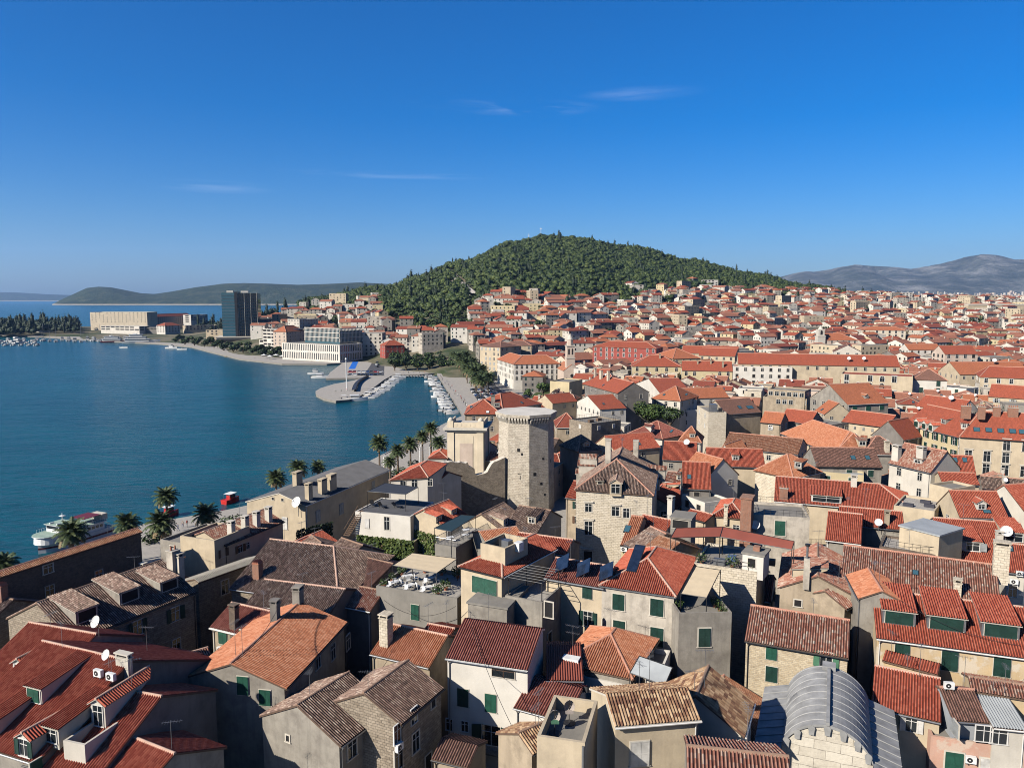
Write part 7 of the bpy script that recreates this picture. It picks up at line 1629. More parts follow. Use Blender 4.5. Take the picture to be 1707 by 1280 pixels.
def slope_houses():
    rng = random.Random(33); cand = []
    protos = {}
    for k in range(56):
        wl_, wn_ = rng.choice(WALLS[:7] + [WALLS[0], WALLS[1], WALLS[0], WALLS[4], WALLS[5], WALLS[9]]); roof = rng.choice(('gable', 'gable', 'gable', 'hip', 'hip', 'flat')); tl, tn = rng.choice((('far_red', 'red'), ('far_orange', 'orange'), ('far_deep', 'deep red'), ('far_worn', 'worn orange'), ('far_red', 'red'), ('far_worn', 'mottled'), ('far_worn', 'worn orange')))
        w, d, h = rng.uniform(4.6, 8.2), rng.uniform(4., 5.8), rng.uniform(6.5, 12)
        if k < 8: w, h = w * 1.9, h * 1.2
        if roof == 'flat': w, h = w * 1.1, h * 1.1
        mb = MB(); simple_house(mb, rng, w, d, h, roof, wl_, tl)
        sz = 'tall' if h > 10 else 'low' if h < 7.6 else 'long' if w > 6.2 else 'small'
        protos[k] = (mb, w, d, h, f'{sz} {wn_} house, {tn} {roof if roof != "gable" else "gabl"}{"ped" if roof == "hip" else "ed"} roof,' if roof != 'flat' else f'{sz} {wn_} flat roofed house', roof, wl_, tl)
    taken = {}
    def ok(x, y, r):
        for a in range(int(x // 20) - 1, int(x // 20) + 2):
            for b in range(int(y // 20) - 1, int(y // 20) + 2):
                for (u, v, q) in taken.get((a, b), ()):
                    if (u - x) ** 2 + (v - y) ** 2 < (q + r) ** 2 * .80: return False
        return True
    tries = 0
    while tries < 26000 and len(cand) < 1150:
        tries += 1
        px = rng.uniform(400, 1740); y = 405 + 950 * rng.random() ** 1.25; x = (px - CX) / F_PX * y
        ws = float(wood_start(px)) if 640 < px else 985
        if px > 1440: ws = 1330
        if y > ws - 6 and not (y < ws + 110 and rng.random() < .03): continue
        if 590 < px < 760 and y > ws: continue
        if not inside(x, y, LAND) or shore_dist(x, y) < 42: continue
        if px < 560 and y < 650: continue
        if any(inside(x, y, q) for q in NOGO): continue
        if y > 900 and rng.random() < .35: continue
        if px > 1400 and y > 760 and rng.random() < .35: continue
        k = rng.randrange(56); pr = protos[k]; r = (pr[1] + pr[2]) * .52
        if not ok(x, y, r) or not free_spot(x, y, r): continue
        taken.setdefault((int(x // 20), int(y // 20)), []).append((x, y, r)); cand.append((y, x, k, rng.uniform(-.35, .35) + (0.41 if px > 900 else .1) + rng.choice((0, pi / 2, 0, pi, -pi / 2))))
    cand.sort(); keep = cand[:285]; rest = cand[285:]
    meshes = {}
    for y, x, k, a in keep:
        if k not in meshes: meshes[k] = protos[k][0].mesh('hillside_house')
        z = lz(x, y); o = link('hillside_house', meshes[k], None, (x, y, z), a); tag(o, None, 'house', 'hillside houses below the wood'); PEND.append((o, *auto_label(protos[k][4], x, y, z + 6, 0)))
    mb = MB()
    for y, x, k, a in rest:
        pr = protos[k]; m = Matrix.Translation((x, y, lz(x, y))) @ Matrix.Rotation(a, 4, 'Z'); simple_house(mb, rng, pr[1], pr[2], pr[3], pr[5], pr[6], pr[7], m, -6, True)
    tag(mb.build('distant_houses'), 'crowd of tiny tile roofed houses climbing the upper slope', None, None, 'stuff')
    return len(keep), len(rest)
def slope_landmarks():
    S = block
    S('barrack_house', 'long pale stone house with two rows of windows and a flat orange hipped roof', (1436, 550), (1510, 551), 22, 16, 'stone', 'hip', 'tile_orange', 2, 4.6, 1.6, 2.2, ('k', 'w'), rise=3, ground=6)
    S('classical_house', 'white house with a triangular pediment and low side wings', (1390, 586), (1436, 587), 18, 14, 'white', 'cross', 'tile_brown', 2, 4, 1.6, 1.8, ('w',), rise=4, ground=3)
    S('classical_house', 'low white wing beside the pediment house', (1361, 590), (1390, 590), 14.5, 12, 'white', 'flat', 'tile_red', 1, 3, 1.2, 1.6, ('w',), ground=3)
    S('orange_roofed_hall', 'church hall with a broad orange hipped roof below the twin belfry church', (1363, 567), (1430, 567), 17, 20, 'rose', 'hip', 'tile_orange', 1, 4, 1.2, 1.8, ('n',), rise=5, ground=5)
    S('loggia_house', 'house with a deep red roof and a pale balcony storey', (1575, 590), (1630, 590), 17, 14, 'rose', 'gable', 'tile_red', 3, 4, 1.8, 2.0, ('w', 'k'), rise=4.5, ground=3)
    S('white_gabled_house', 'white house with an orange roof and green shutters behind the pediment palace', (1515, 583), (1570, 583), 15, 13, 'whiter', 'gable', 'tile_orange', 2, 4, 1.2, 1.6, ('k',), rise=3.6, ground=3)
    S('row_house', 'grey tall house with five rows of shutters and an orange roof', (1180, 550), (1212, 550), 20, 11, 'greystain', 'hip', 'tile_orange', 4, 3, 1.0, 1.4, ('k',), rise=2.5, ground=5)
    S('row_house', 'pale gabled house with twin windows standing above the red palace', (1104, 533), (1130, 533), 24, 12, 'stone', 'cross', 'tile_orange', 3, 3.4, 1.0, 1.6, ('k',), rise=4, ground=8)
    root = empty('belfry_church', ((1367 - CX) / F_PX * 610, 610, 3)); tag(root, 'white church tower with two stacked belfry arches among the red roofs', 'church'); c = root.location; add_foot([(c.x - 5, c.y - 5), (c.x + 8, c.y - 5), (c.x + 8, c.y + 20), (c.x - 5, c.y + 20)])
    mb = MB(); mb.box(-3, 3, -3, 3, -4, 17, 'white'); mb.box(-3.3, 3.3, -3.3, 3.3, 17, 17.5, 'frame_stone'); mb.box(-2.4, 2.4, -2.4, 2.4, 17.5, 22.5, 'white'); mb.cyl((0, 0, 22.5), 2.2, .4, 2.6, 8, 'frame_stone'); mb.build('tower', root)
    for z in (8, 18.2):
        q = MB(); q.poly([(-.9, -3.03 if z < 15 else -2.43, z), (.9, -3.03 if z < 15 else -2.43, z), (.9, -3.03 if z < 15 else -2.43, z + 2.8), (0, -3.03 if z < 15 else -2.43, z + 3.7), (-.9, -3.03 if z < 15 else -2.43, z + 2.8)], 'dark'); q.build('belfry_opening', root)
    mb = MB(); mb.box(3, 14, 0, 22, -4, 12, 'white'); mb.build('nave', root)
    mb = MB(); mb.poly([(2.7, -.3, 12), (8.5, -.3, 15.5), (8.5, 22.3, 15.5), (2.7, 22.3, 12)], 'far_red'); mb.poly([(14.3, 22.3, 12), (8.5, 22.3, 15.5), (8.5, -.3, 15.5), (14.3, -.3, 12)], 'far_red'); mb.poly([(3, 0.01, 12), (14, .01, 12), (8.5, .01, 15.3)], 'white'); mb.build('roof', root)
    # white slabs of the modern blocks on the brow by the mountains, hilltop villas
    for i, (px, d, w, h, D, wall, lab) in enumerate(((1500, 1230, 34, 14, 14, 'whiter', 'long white modern block on the brow above the cypress group'), (1560, 1290, 60, 9, 16, 'whiter', 'long low white hall on the skyline below the mountains'), (1640, 1250, 50, 12, 14, 'cream', 'cream apartment slab on the skyline near the frame edge'), (1690, 1180, 40, 10, 14, 'whiter', 'white slab beside the cream skyline slab'), (1525, 1180, 26, 10, 12, 'white', 'white house with a dark window band under the modern block'),
                                   (1183, 1175, 22, 12, 12, 'whiter', 'white flat roofed villa half hidden in the hilltop trees'), (1178, 1130, 20, 9, 12, 'whiter', 'bright white villa with a red roof among the hilltop trees'), (1255, 1120, 30, 9, 11, 'whiter', 'long white terrace house on the hill brow'), (1062, 1010, 15, 14, 12, 'white', 'tall white apartment villa with balconies at the wood edge'), (1078, 1020, 22, 8, 12, 'white', 'broad white villa with two red roofs below the wood'), (817, 905, 15, 6, 10, 'whiter', 'white flat roofed villa on the wooded slope beside the stair path'))):
        x = (px - CX) / F_PX * d; z = lz(x, d); a = Vector((x - w / 2, d, 0)); b = Vector((x + w / 2, d + 2, 0))
        flat_house('hilltop_block', lab, None, None, z + h, D, wall, 'concrete', .4, z0=z - 5, world_pts=(a, b), auto=(3, 5, 2.6, 1.6, ('k', 'nk'), GR), cat='building')
    # viaduct-like pale long wall at the far edge
    mb = MB(); d = 1010; x0, x1 = (1610 - CX) / F_PX * d, (1760 - CX) / F_PX * d; mb.box(x0, x1, d, d + 8, 10, 41, 'cream'); mb.box(x0, x1, d - .8, d + 9, 41, 42.5, 'frame_stone'); tag(mb.build('long_hall'), 'long pale windowless hall roof at the frame edge below the mountains', 'building')
    # radio masts and cross on the summit
    for px, py, h, lab in ((901, 392, 15, 'thin cross mast on the top of the wooded hill'), (881, 394, 10, 'short thin mast left of the summit cross')):
        d = 1545; x = (px - CX) / F_PX * d; z = lz(x, d); mb = MB(); mb.cyl((0, 0, 0), .5, .3, h + 8, 6, 'white_paint'); mb.box(-2.2, 2.2, -.25, .25, h + 4, h + 4.8, 'white_paint'); o = mb.build('summit_mast', None, (x, d, z)); tag(o, lab.replace('left of', 'beside'), 'mast')
# ---------------------------------------------------------------- trees, palms, boats, cars, people
def palm_mesh(seed, nf=54, L=3.0, droop=.75, h=0, fan=False):
    rng = random.Random(seed); mb = MB()
    for i in range(nf):
        t = i / nf; a = i * 2.39996; el = radians_ = R_(84 - 112 * t ** .9); l = L * rng.uniform(.85, 1.1)
        d = Vector((cos(a), sin(a), 0)); pts = []; p = Vector((0, 0, 0)); e = el
        for k in range(7): pts.append(p.copy()); p = p + (d * cos(e) + Vector((0, 0, sin(e)))) * l / 6; e -= R_(11) * droop * (1 + .2 * k)
        m = 'leaf_dry' if t > .86 else 'leaf_palm'; s = Vector((-d.y, d.x, 0))
        for k in range(6):
            c, c2 = pts[k], pts[k + 1]; f = (c2 - c).normalized(); up = s.cross(f).normalized()
            wd = (.2, .5, .62, .6, .5, .34)[k] * l / 2.9
            for sg in (-1, 1):
                for q in range(2):
                    b = c.lerp(c2, q * .5 + .1); tip = b + s * sg * wd + f * .34 * wd - up * sg * 0 + Vector((0, 0, -.22 * wd)) + up * .1
                    mb.poly([b, b + f * .3 * l / 2.9, tip + f * .1, tip], m)
    return mb.mesh('crown')
PALM = {}
def palm(loc, h, label, s=1., seed=0, group='palms along the quay'):
    root = empty('palm_tree', loc); tag(root, label, 'palm', group)
    k = ('t', round(h, 0)); rng = random.Random(seed)
    if k not in PALM:
        mb = MB(); n = 7
        for i in range(n): z0, z1 = h * i / n, h * (i + 1) / n; mb.cyl((0, 0, z0), .34 - .02 * i, .28 - .012 * i, z1 - z0, 9, 'palm_bark', cap=(i == n - 1))
        mb.cyl((0, 0, h - .5), .28, .5, .5, 9, 'palm_bark'); PALM[k] = mb.mesh('trunk')
    link('trunk', PALM[k], root)
    v = seed % 4
    if ('c', v) not in PALM: PALM[('c', v)] = palm_mesh(v + 5)
    c = link('crown', PALM[('c', v)], root); c.location = (0, 0, h); c.scale = (s, s, s); c.rotation_euler = (0, 0, seed)
    return root
def crown_mesh(seed, r, n, mats, flat=.8, leaf=.3):
    rng = random.Random(seed); mb = MB(); lumps = []
    for i in range(11): d = Vector((rng.gauss(0, 1), rng.gauss(0, 1), rng.gauss(0, .7))).normalized(); lumps.append((d * r * rng.uniform(.35, .62), r * rng.uniform(.34, .52)))
    for i in range(n):
        c, q = lumps[rng.randrange(11)]; d = Vector((rng.gauss(0, 1), rng.gauss(0, 1), rng.gauss(0, 1))).normalized(); p = c + d * q * (rng.random() ** .35)
        p.z *= flat; nn = (d + Vector((rng.gauss(0, .6), rng.gauss(0, .6), rng.gauss(0, .6)))).normalized(); x = nn.orthogonal().normalized(); y = nn.cross(x); k = leaf * rng.uniform(.6, 1.3)
        mb.poly([p + x * k, p + y * k * .75, p - x * k, p - y * k * .75], rng.choice(mats))
    return mb.mesh('crown')
TREE = {}
def tree(name, loc, h, r, label, kind='leaf', group=None, n=1500, leaf=.3, seed=1, cat='tree'):
    root = empty(name, loc); tag(root, label, cat, group); key = (kind, round(r), n, seed % 3)
    tb = MB(); rng = random.Random(seed)
    tb.cyl((0, 0, -.5), .07 * r + .1, .045 * r + .08, h - r * .6 + .5, 8, 'bark')
    if kind != 'cypress':
        for i in range(6):
            a = i * 1.05 + rng.random(); tb.bar((0, 0, h - r * .9), (cos(a) * r * .55, sin(a) * r * .55, h + rng.uniform(-.2, .35) * r), .04 * r, 'bark', 5)
    tb.build('trunk', root)
    if key not in TREE: TREE[key] = crown_mesh(seed, 1. if kind != 'cypress' else 1., n, {'leaf': ('leaf',), 'pine': ('leaf_pine', 'leaf_dark'), 'cypress': ('leaf_dark',), 'dark': ('leaf_dark', 'leaf')}[kind], leaf=leaf / r)
    c = link('crown', TREE[key], root); c.location = (0, 0, h); c.rotation_euler = (0, 0, seed * 1.7)
    c.scale = (r, r, r * .95) if kind != 'cypress' else (r, r, h * .62)
    if kind == 'cypress': c.location = (0, 0, h * .55)
    return root
def on_slope(px, py, z_guess=0):
    for d in range(420, 1700, 3):
        r = ray(px, py); q = CAM + r * (d / r.y)
        if q.z <= lz(q.x, q.y): return q.x, q.y, lz(q.x, q.y)
    q = P(px, py, 0); return q.x, q.y, 0
def plants():
    # palms by the sea, near row: crown centre pixel, trunk height
    for i, (px, py, h, s, lab) in enumerate(((268, 872, 7.5, 1.25, 'dark feathery palm standing in front of the tallest shaggy palm by the long dark wall'), (277, 828, 12.5, 1.0, 'tallest shaggy palm rising above the others by the long dark wall'), (120, 887, 8.5, 1.3, 'wide palm in front of the moored white ferry'), (212, 873, 7.5, 1.15, 'palm half hidden by the end of the long dark wall'), (343, 858, 7.5, 1.15, 'palm beside the chimney dormer house and the red boats'),
                                             (460, 797, 8, 1.1, 'palm behind the grey roofed house at its lower chimneys'), (497, 780, 8, 1.15, 'palm rising behind the biggest vented chimney'), (530, 778, 7.5, .9, 'small palm peeping over the grey ridge behind the chimneys'), (632, 739, 9, 1.25, 'clear lone palm at the upper end of the grey sheet roof'), (663, 752, 7.5, 1.05, 'palm just inland of the lone palm'), (684, 740, 8.5, 1.15, 'palm with browned fronds in the quay palm clump'), (718, 714, 9, 1.15, 'palm highest in the clump beside the cream pavilion'), (704, 728, 8, 1.0, 'palm in the middle of the clump beside the cream pavilion'), (731, 738, 8, 1.1, 'palm touching the wall of the cream pavilion'), (650, 770, 7, .9, 'low palm under the lone palm'), (8, 940, 7.0, 1.0, 'palm tip at the very edge beside the white dinghy'))):
        q = P(px, py, h); palm((q.x, q.y, 0), h, lab, s * .86, i)
    # double row along the western promenade
    n = 0
    for row in (0, 1):
        for i in range(11):
            f = i / 10; a, b = (P(757, 612, 0), P(800, 664, 0)) if row == 0 else (P(768, 610, 0), P(812, 660, 0)); q = a.lerp(b, f)
            palm((q.x + (i % 3) * .6, q.y, 0), 8 + (i * 7 % 3), f"{['first', 'second', 'third', 'fourth', 'fifth', 'sixth', 'seventh', 'eighth', 'ninth', 'tenth', 'last'][i]} palm from the harbour trees in the {'waterside' if row == 0 else 'inland'} promenade row", 1.5, i + row, 'palms along the western promenade')
    # harbour plane trees
    for i in range(24):
        px, py = 658 + (i % 6) * 19, 618 - (i // 6) * 6; q = P(px, py, 0)
        tree('plane_tree', (q.x, q.y, 0), 6.0, 5.2, f"{['first', 'second', 'third', 'fourth', 'fifth', 'sixth'][i % 6]} round dark harbour tree from the red house, {['waterside', 'second', 'third', 'street side'][i // 6]} row", 'dark', 'harbour trees', 900, .75, i)
    q = P(1083, 732, 0); tree('leafy_tree', (q.x, q.y, 0), 11.5, 6.6, 'big bright green leafy tree between the hipped roofs', 'leaf', None, 4200, .42, 2)
    q = P(1116, 735, 0); tree('leafy_tree', (q.x, q.y, 0), 9.5, 4.6, 'darker olive green tree beside the big bright leafy tree', 'dark', None, 2200, .4, 5)
    for i, (px, py, r, h, k, lab) in enumerate(((905, 661, 4.2, 5, 'leaf', 'low park tree before the arcade palace'), (925, 656, 3.6, 4.5, 'dark', 'round park bush tree before the church portal'), (975, 640, 4.5, 8, 'dark', 'dark tree beside the church wall'), (968, 615, 4.2, 9, 'dark', 'tall dark tree between the church and the red palace'), (883, 668, 3, 4, 'leaf', 'palm like park tree near the car park'))):
        q = P(px, py, 0); tree('park_tree', (q.x, q.y, 0), h, r, lab, k, 'park trees', 900, .5, i)
    # trees and cypresses among the slope houses
    for i in range(34):
        px = 292 + i * 5.4; q = P(px, np.interp(px, [290, 345, 400, 470], [572, 579, 589, 597]) - (i % 3) * 2.4, 0); o = tree('quay_tree', (q.x, q.y, 0), 4 + i % 3, 3.2 + (i % 4) * .6, '', 'dark', 'trees along the western quay', 420, .9, i); PEND.append((o, 'small dark quay tree', 'on the western quay', i))
    rng = random.Random(15)
    for i in range(90):
        px = rng.uniform(640, 1700); y = rng.uniform(470, 1080); x = (px - CX) / F_PX * y
        if not inside(x, y, LAND) or shore_dist(x, y) < 50 or y > wood_start(px) or any(inside(x, y, q) for q in NOGO): continue
        k = rng.choice(('pine', 'dark', 'dark', 'cypress')); z = lz(x, y); h = rng.uniform(9, 13) if k == 'cypress' else rng.uniform(6, 9); o = tree({'cypress': 'cypress_tree', 'pine': 'pine_tree', 'dark': 'garden_tree'}[k], (x, y, z), h, 1.5 if k == 'cypress' else rng.uniform(3.5, 6.5), '', k, 'trees among the slope houses', 420, .9 if k != 'cypress' else .45, i)
        PEND.append((o, *auto_label({'cypress': 'lean dark cypress', 'pine': 'green courtyard pine', 'dark': 'dark courtyard tree'}[k], x, y, z + h, 0)))
    rng = random.Random(5); spots = [(700, 505, 'cypress'), (712, 512, 'cypress'), (722, 506, 'cypress'), (735, 515, 'cypress'), (690, 520, 'pine'), (745, 525, 'pine'), (770, 545, 'pine'), (730, 545, 'pine'), (900, 545, 'pine'), (912, 540, 'pine'), (1000, 545, 'dark'), (935, 555, 'dark'), (1035, 520, 'pine'), (1050, 516, 'pine'), (1062, 520, 'pine'), (1105, 512, 'cypress'), (1110, 500, 'pine'), (1200, 475, 'cypress'), (1215, 498, 'pine'), (1245, 500, 'cypress'), (1222, 510, 'pine'), (1185, 495, 'pine'), (1305, 492, 'pine'), (1355, 500, 'pine'), (1370, 505, 'pine'), (1390, 498, 'pine'), (1425, 515, 'pine'), (1440, 512, 'pine'), (1447, 505, 'cypress'), (1480, 520, 'cypress'), (1473, 500, 'cypress'), (1462, 515, 'dark'), (1492, 512, 'cypress'), (1555, 505, 'cypress'), (1570, 500, 'dark'), (1600, 512, 'dark'), (1615, 540, 'dark'), (1632, 545, 'dark'), (1640, 540, 'dark'), (1515, 555, 'dark'), (1528, 560, 'dark'), (1668, 500, 'cypress'), (1690, 515, 'dark'), (1655, 515, 'dark'), (1305, 520, 'dark'), (1250, 520, 'dark'), (1140, 505, 'pine'), (560, 535, 'dark'), (545, 510, 'cypress'), (530, 505, 'dark'), (515, 508, 'cypress'), (470, 505, 'pine'), (585, 525, 'dark'), (625, 525, 'pine'), (640, 535, 'pine'), (440, 520, 'pine'), (1330, 545, 'dark'), (1010, 560, 'dark'), (845, 520, 'pine'), (880, 525, 'dark'), (1275, 545, 'dark'), (1410, 545, 'dark'), (1575, 535, 'dark'), (1700, 545, 'dark')]
    for i, (px, py, k) in enumerate(spots):
        x, y, z = on_slope(px, py + 6); h = rng.uniform(9, 14) if k == 'cypress' else rng.uniform(5, 8); r = rng.uniform(1.3, 1.8) if k == 'cypress' else rng.uniform(4.5, 8)
        o = tree({'cypress': 'cypress_tree', 'pine': 'pine_tree', 'dark': 'garden_tree'}[k], (x, y, z), h, r, '', k, 'trees among the slope houses', 420, .9 if k != 'cypress' else .45, i)
        PEND.append((o, *auto_label({'cypress': rng.choice(('slender dark cypress', 'tall narrow cypress', 'pointed cypress tree')), 'pine': rng.choice(('spreading green pine', 'broad rounded pine', 'bushy pine tree')), 'dark': rng.choice(('dark leafy garden tree', 'dense dark green tree', 'round garden tree'))}[k], x, y, z + h, 0)))
LASTB = [None]
def boat_proto(kind):
    """small craft about 6 m: lofted hull with deck and well, screen, console or cabin, engine"""
    root = empty(kind); hull = MB(); L, B = {'motorboat': (6.2, 1.15), 'cabin_boat': (7.4, 1.35), 'dinghy': (4.6, .95), 'sailboat': (11, 1.7), 'yacht': (14, 2.2)}[kind]
    n = 8; st = []
    for i in range(n + 1):
        t = i / n; w = B * (1 - t ** 2.6) * (.86 + .14 * min(1, t * 4)); z = .62 + .28 * t ** 2; st.append((L * (t - .45), w, z * L / 6.2))
    W = 'white_paint' if kind != 'dinghy' else 'metal'
    for (x0, w0, z0), (x1, w1, z1) in zip(st, st[1:]):
        for s in (-1, 1):
            a = [(x0, s * w0, z0), (x1, s * w1, z1), (x1, s * w1 * .8, -.35), (x0, s * w0 * .8, -.35)]; hull.poly(a if s < 0 else a[::-1], W)
            b = [(x0, s * w0, z0), (x0, s * w0 * .72, z0), (x1, s * w1 * .72, z1), (x1, s * w1, z1)]; hull.poly(b if s < 0 else b[::-1], 'white_paint')
            if (x0 + x1) / 2 < L * .2: c = [(x0, s * w0 * .72, z0), (x0, s * w0 * .66, z0 - .4), (x1, s * w1 * .66, z1 - .4), (x1, s * w1 * .72, z1)]; hull.poly(c if s < 0 else c[::-1], 'frame_stone')
        dz = -.4 if (x0 + x1) / 2 < L * .2 else .02
        hull.poly([(x0, -w0 * .7, z0 + dz), (x1, -w1 * .7, z1 + dz), (x1, w1 * .7, z1 + dz), (x0, w0 * .7, z0 + dz)], 'frame_stone' if dz < 0 else 'white_paint')
    hull.poly([(st[0][0], -st[0][1], st[0][2]), (st[0][0], st[0][1], st[0][2]), (st[0][0], st[0][1] * .8, -.35), (st[0][0], -st[0][1] * .8, -.35)], W); hull.build('hull', root)
    zz = st[4][2]
    c = MB()
    if kind in ('cabin_boat', 'yacht', 'sailboat'):
        hh = .8 if kind != 'yacht' else 1.7
        if kind == 'sailboat': hh = .45
        c.box(-L * .12, L * .22, -B * .62, B * .62, zz - .1, zz + hh, 'white_paint'); c.box(-L * .121, L * .221, -B * .625, B * .625, zz + hh * .35, zz + hh * .75, 'glass'); c.box(-L * .16, L * .2, -B * .68, B * .68, zz + hh, zz + hh + .1, 'white_paint'); c.build('cabin', root)
        if kind == 'yacht': f = MB(); f.box(-L * .14, L * .1, -B * .55, B * .55, zz + hh + .1, zz + hh + 1.2, 'white_paint'); f.box(-L * .141, L * .101, -B * .555, B * .555, zz + hh + .5, zz + hh + .95, 'glass'); f.build('flybridge', root)
    else:
        c.poly([(.55, -B * .6, zz), (.55, B * .6, zz), (.2, B * .5, zz + .55), (.2, -B * .5, zz + .55)], 'glass'); c.box(.0, .5, -.35, .35, zz - .4, zz + .3, 'white_paint'); c.build('windscreen', root)
    e = MB(); e.box(-L * .45 - .45, -L * .45 - .02, -.22, .22, -.2, .95, 'metal_dark'); e.build('engine', root)
    cv = MB(); cv.poly([(-L * .36, -B * .78, zz + 1.2), (-.1, -B * .78, zz + 1.35), (-.1, B * .78, zz + 1.35), (-L * .36, B * .78, zz + 1.2)], 'awning_white'); cv.build('bimini', root) if kind == 'motorboat' else None
    if kind == 'sailboat':
        m = MB(); m.cyl((L * .06, 0, zz), .09, .06, 15, 6, 'metal'); m.bar((L * .06, 0, zz + 1.3), (-L * .36, 0, zz + 1.3), .1, 'navy'); m.bar((L * .06, 0, zz + 15), (L * .53, 0, zz + .2), .03, 'metal', 4); m.bar((L * .06, 0, zz + 15), (-L * .44, 0, zz + .2), .03, 'metal', 4); m.build('mast', root)
    return root
def moor(kind, x, y, a, label, group, s=1., first={}):
    if kind not in first: first[kind] = boat_proto(kind); o = first[kind]
    else: o = copy_tree(first[kind])
    o.location = (x, y, WATER_Z + .1); o.rotation_euler = (0, 0, a); o.scale = (s, s, s); tag(o, label, 'boat', group); LASTB[0] = o; return o
def boats():
    rng = random.Random(8)
    a, b = P(770, 690, WATER_Z), P(730, 627, WATER_Z); d = (b - a).normalized(); nrm = Vector((-d.y, d.x, 0)); n = 34
    if nrm.x > 0: nrm = -nrm
    for i in range(n):
        k = rng.choice(('motorboat', 'motorboat', 'cabin_boat', 'dinghy')); q = a.lerp(b, i / n) + nrm * (4.6 + (2.5 if i % 5 == 2 else 0)); nm = {'motorboat': 'white motorboat with a canvas top', 'cabin_boat': 'white cabin boat', 'dinghy': 'grey dinghy'}[k]
        moor(k, q.x, q.y, atan2(nrm.y, nrm.x) + rng.uniform(-.08, .08) + (pi if rng.random() < .6 else 0), '', 'boats moored along the western promenade', rng.uniform(.85, 1.15)); BL.append((nm, 'moored at the palm promenade', -pix((q.x, q.y, 0))[1])); label_boat()
    pts = [(596, 664), (606, 658), (622, 650), (640, 637), (652, 628)]
    P3 = [P(px, py, WATER_Z) for px, py in pts]; m = 22
    for i in range(m):
        f = i / (m - 1) * (len(P3) - 1); j = min(int(f), len(P3) - 2); t = (P3[j + 1] - P3[j]).normalized(); q = P3[j].lerp(P3[j + 1], f - j) + Vector((t.y, -t.x, 0)) * 5.2
        k = rng.choice(('motorboat', 'cabin_boat', 'cabin_boat', 'motorboat')); moor(k, q.x, q.y, atan2(-t.x, t.y) + rng.uniform(-.1, .1), '', 'boats moored along the pier', rng.uniform(.9, 1.35)); BL.append(({'motorboat': 'white motorboat with a canvas top', 'cabin_boat': 'white cabin boat'}[k], 'moored inside the pier', -pix((q.x, q.y, 0))[1])); label_boat()
    for i in range(12):
        q = P(664 + i * 5, 627.5, WATER_Z); moor('dinghy', q.x, q.y - 2, pi / 2 + rng.uniform(-.1, .1), '', 'dinghies along the back of the small harbour'); BL.append(('little grey dinghy', 'at the back quay of the small harbour', i)); label_boat()
    for px, py, k, s, lab in ((525, 624, 'yacht', .75, 'white and navy excursion boat at the outer dock'), (532, 630, 'cabin_boat', 1.5, 'low white boat beside the excursion boat at the outer dock'), (206, 580, 'motorboat', 1.4, 'lone white motorboat crossing the bay with a faint wake'), (590, 668, 'cabin_boat', 1.7, 'largest white boat at the pier tip with a dark canopy'), (578, 667, 'motorboat', 1.3, 'small white boat at the very pier tip'), (285, 581, 'yacht', .9, 'white yacht at the dark jetty of the far quay'), (303, 583, 'motorboat', 1.6, 'pale boat at the dark jetty of the far quay')):
        q = P(px, py, WATER_Z); moor(k, q.x, q.y, rng.uniform(-.25, .25), lab, 'single boats in the bay', s)
    for i in range(26):
        f = i / 25; q = P(62 - f * 110, 576 - (i % 3) * 3.2, WATER_Z); moor(rng.choice(('cabin_boat', 'yacht', 'cabin_boat')), q.x, q.y, pi / 2 + rng.uniform(-.3, .3), '', 'boats on the far marina pontoon', rng.uniform(1.0, 1.3)); BL.append(('white cruiser', 'on the far marina pontoon', -i)); label_boat()
    for i in range(17):
        px = 62 + i * 10.5; q = P(px, 567.5 + (i % 4) * .9, WATER_Z); k = 'sailboat' if i in (1, 2, 3, 7, 10) else 'yacht'; moor(k, q.x, q.y, pi / 2 + .3 + rng.uniform(-.2, .2), '', 'boats along the far quay', 1.3 if k == 'sailboat' else rng.uniform(.9, 1.4)); BL.append(('masted sailboat' if k == 'sailboat' else 'white yacht', 'at the far quay before the cape wood', i)); label_boat()
    ship('motor_yacht', 'big white motor yacht at the far quay below the office slab', 236, 572, 40, 4.6, .25, ('white_paint', 'white_paint'), 3)
    ship('wooden_ship', 'dark red hulled tour ship beside the big white motor yacht', 192, 570.5, 30, 4, .2, ('red_dark', 'white_paint'), 2)
    ferry()
BL = []
def label_boat():
    nm, where, key = BL[-1]; PEND.append((LASTB[0], nm, where, key))
m_plain('red_dark', (.16, .025, .03), .5)
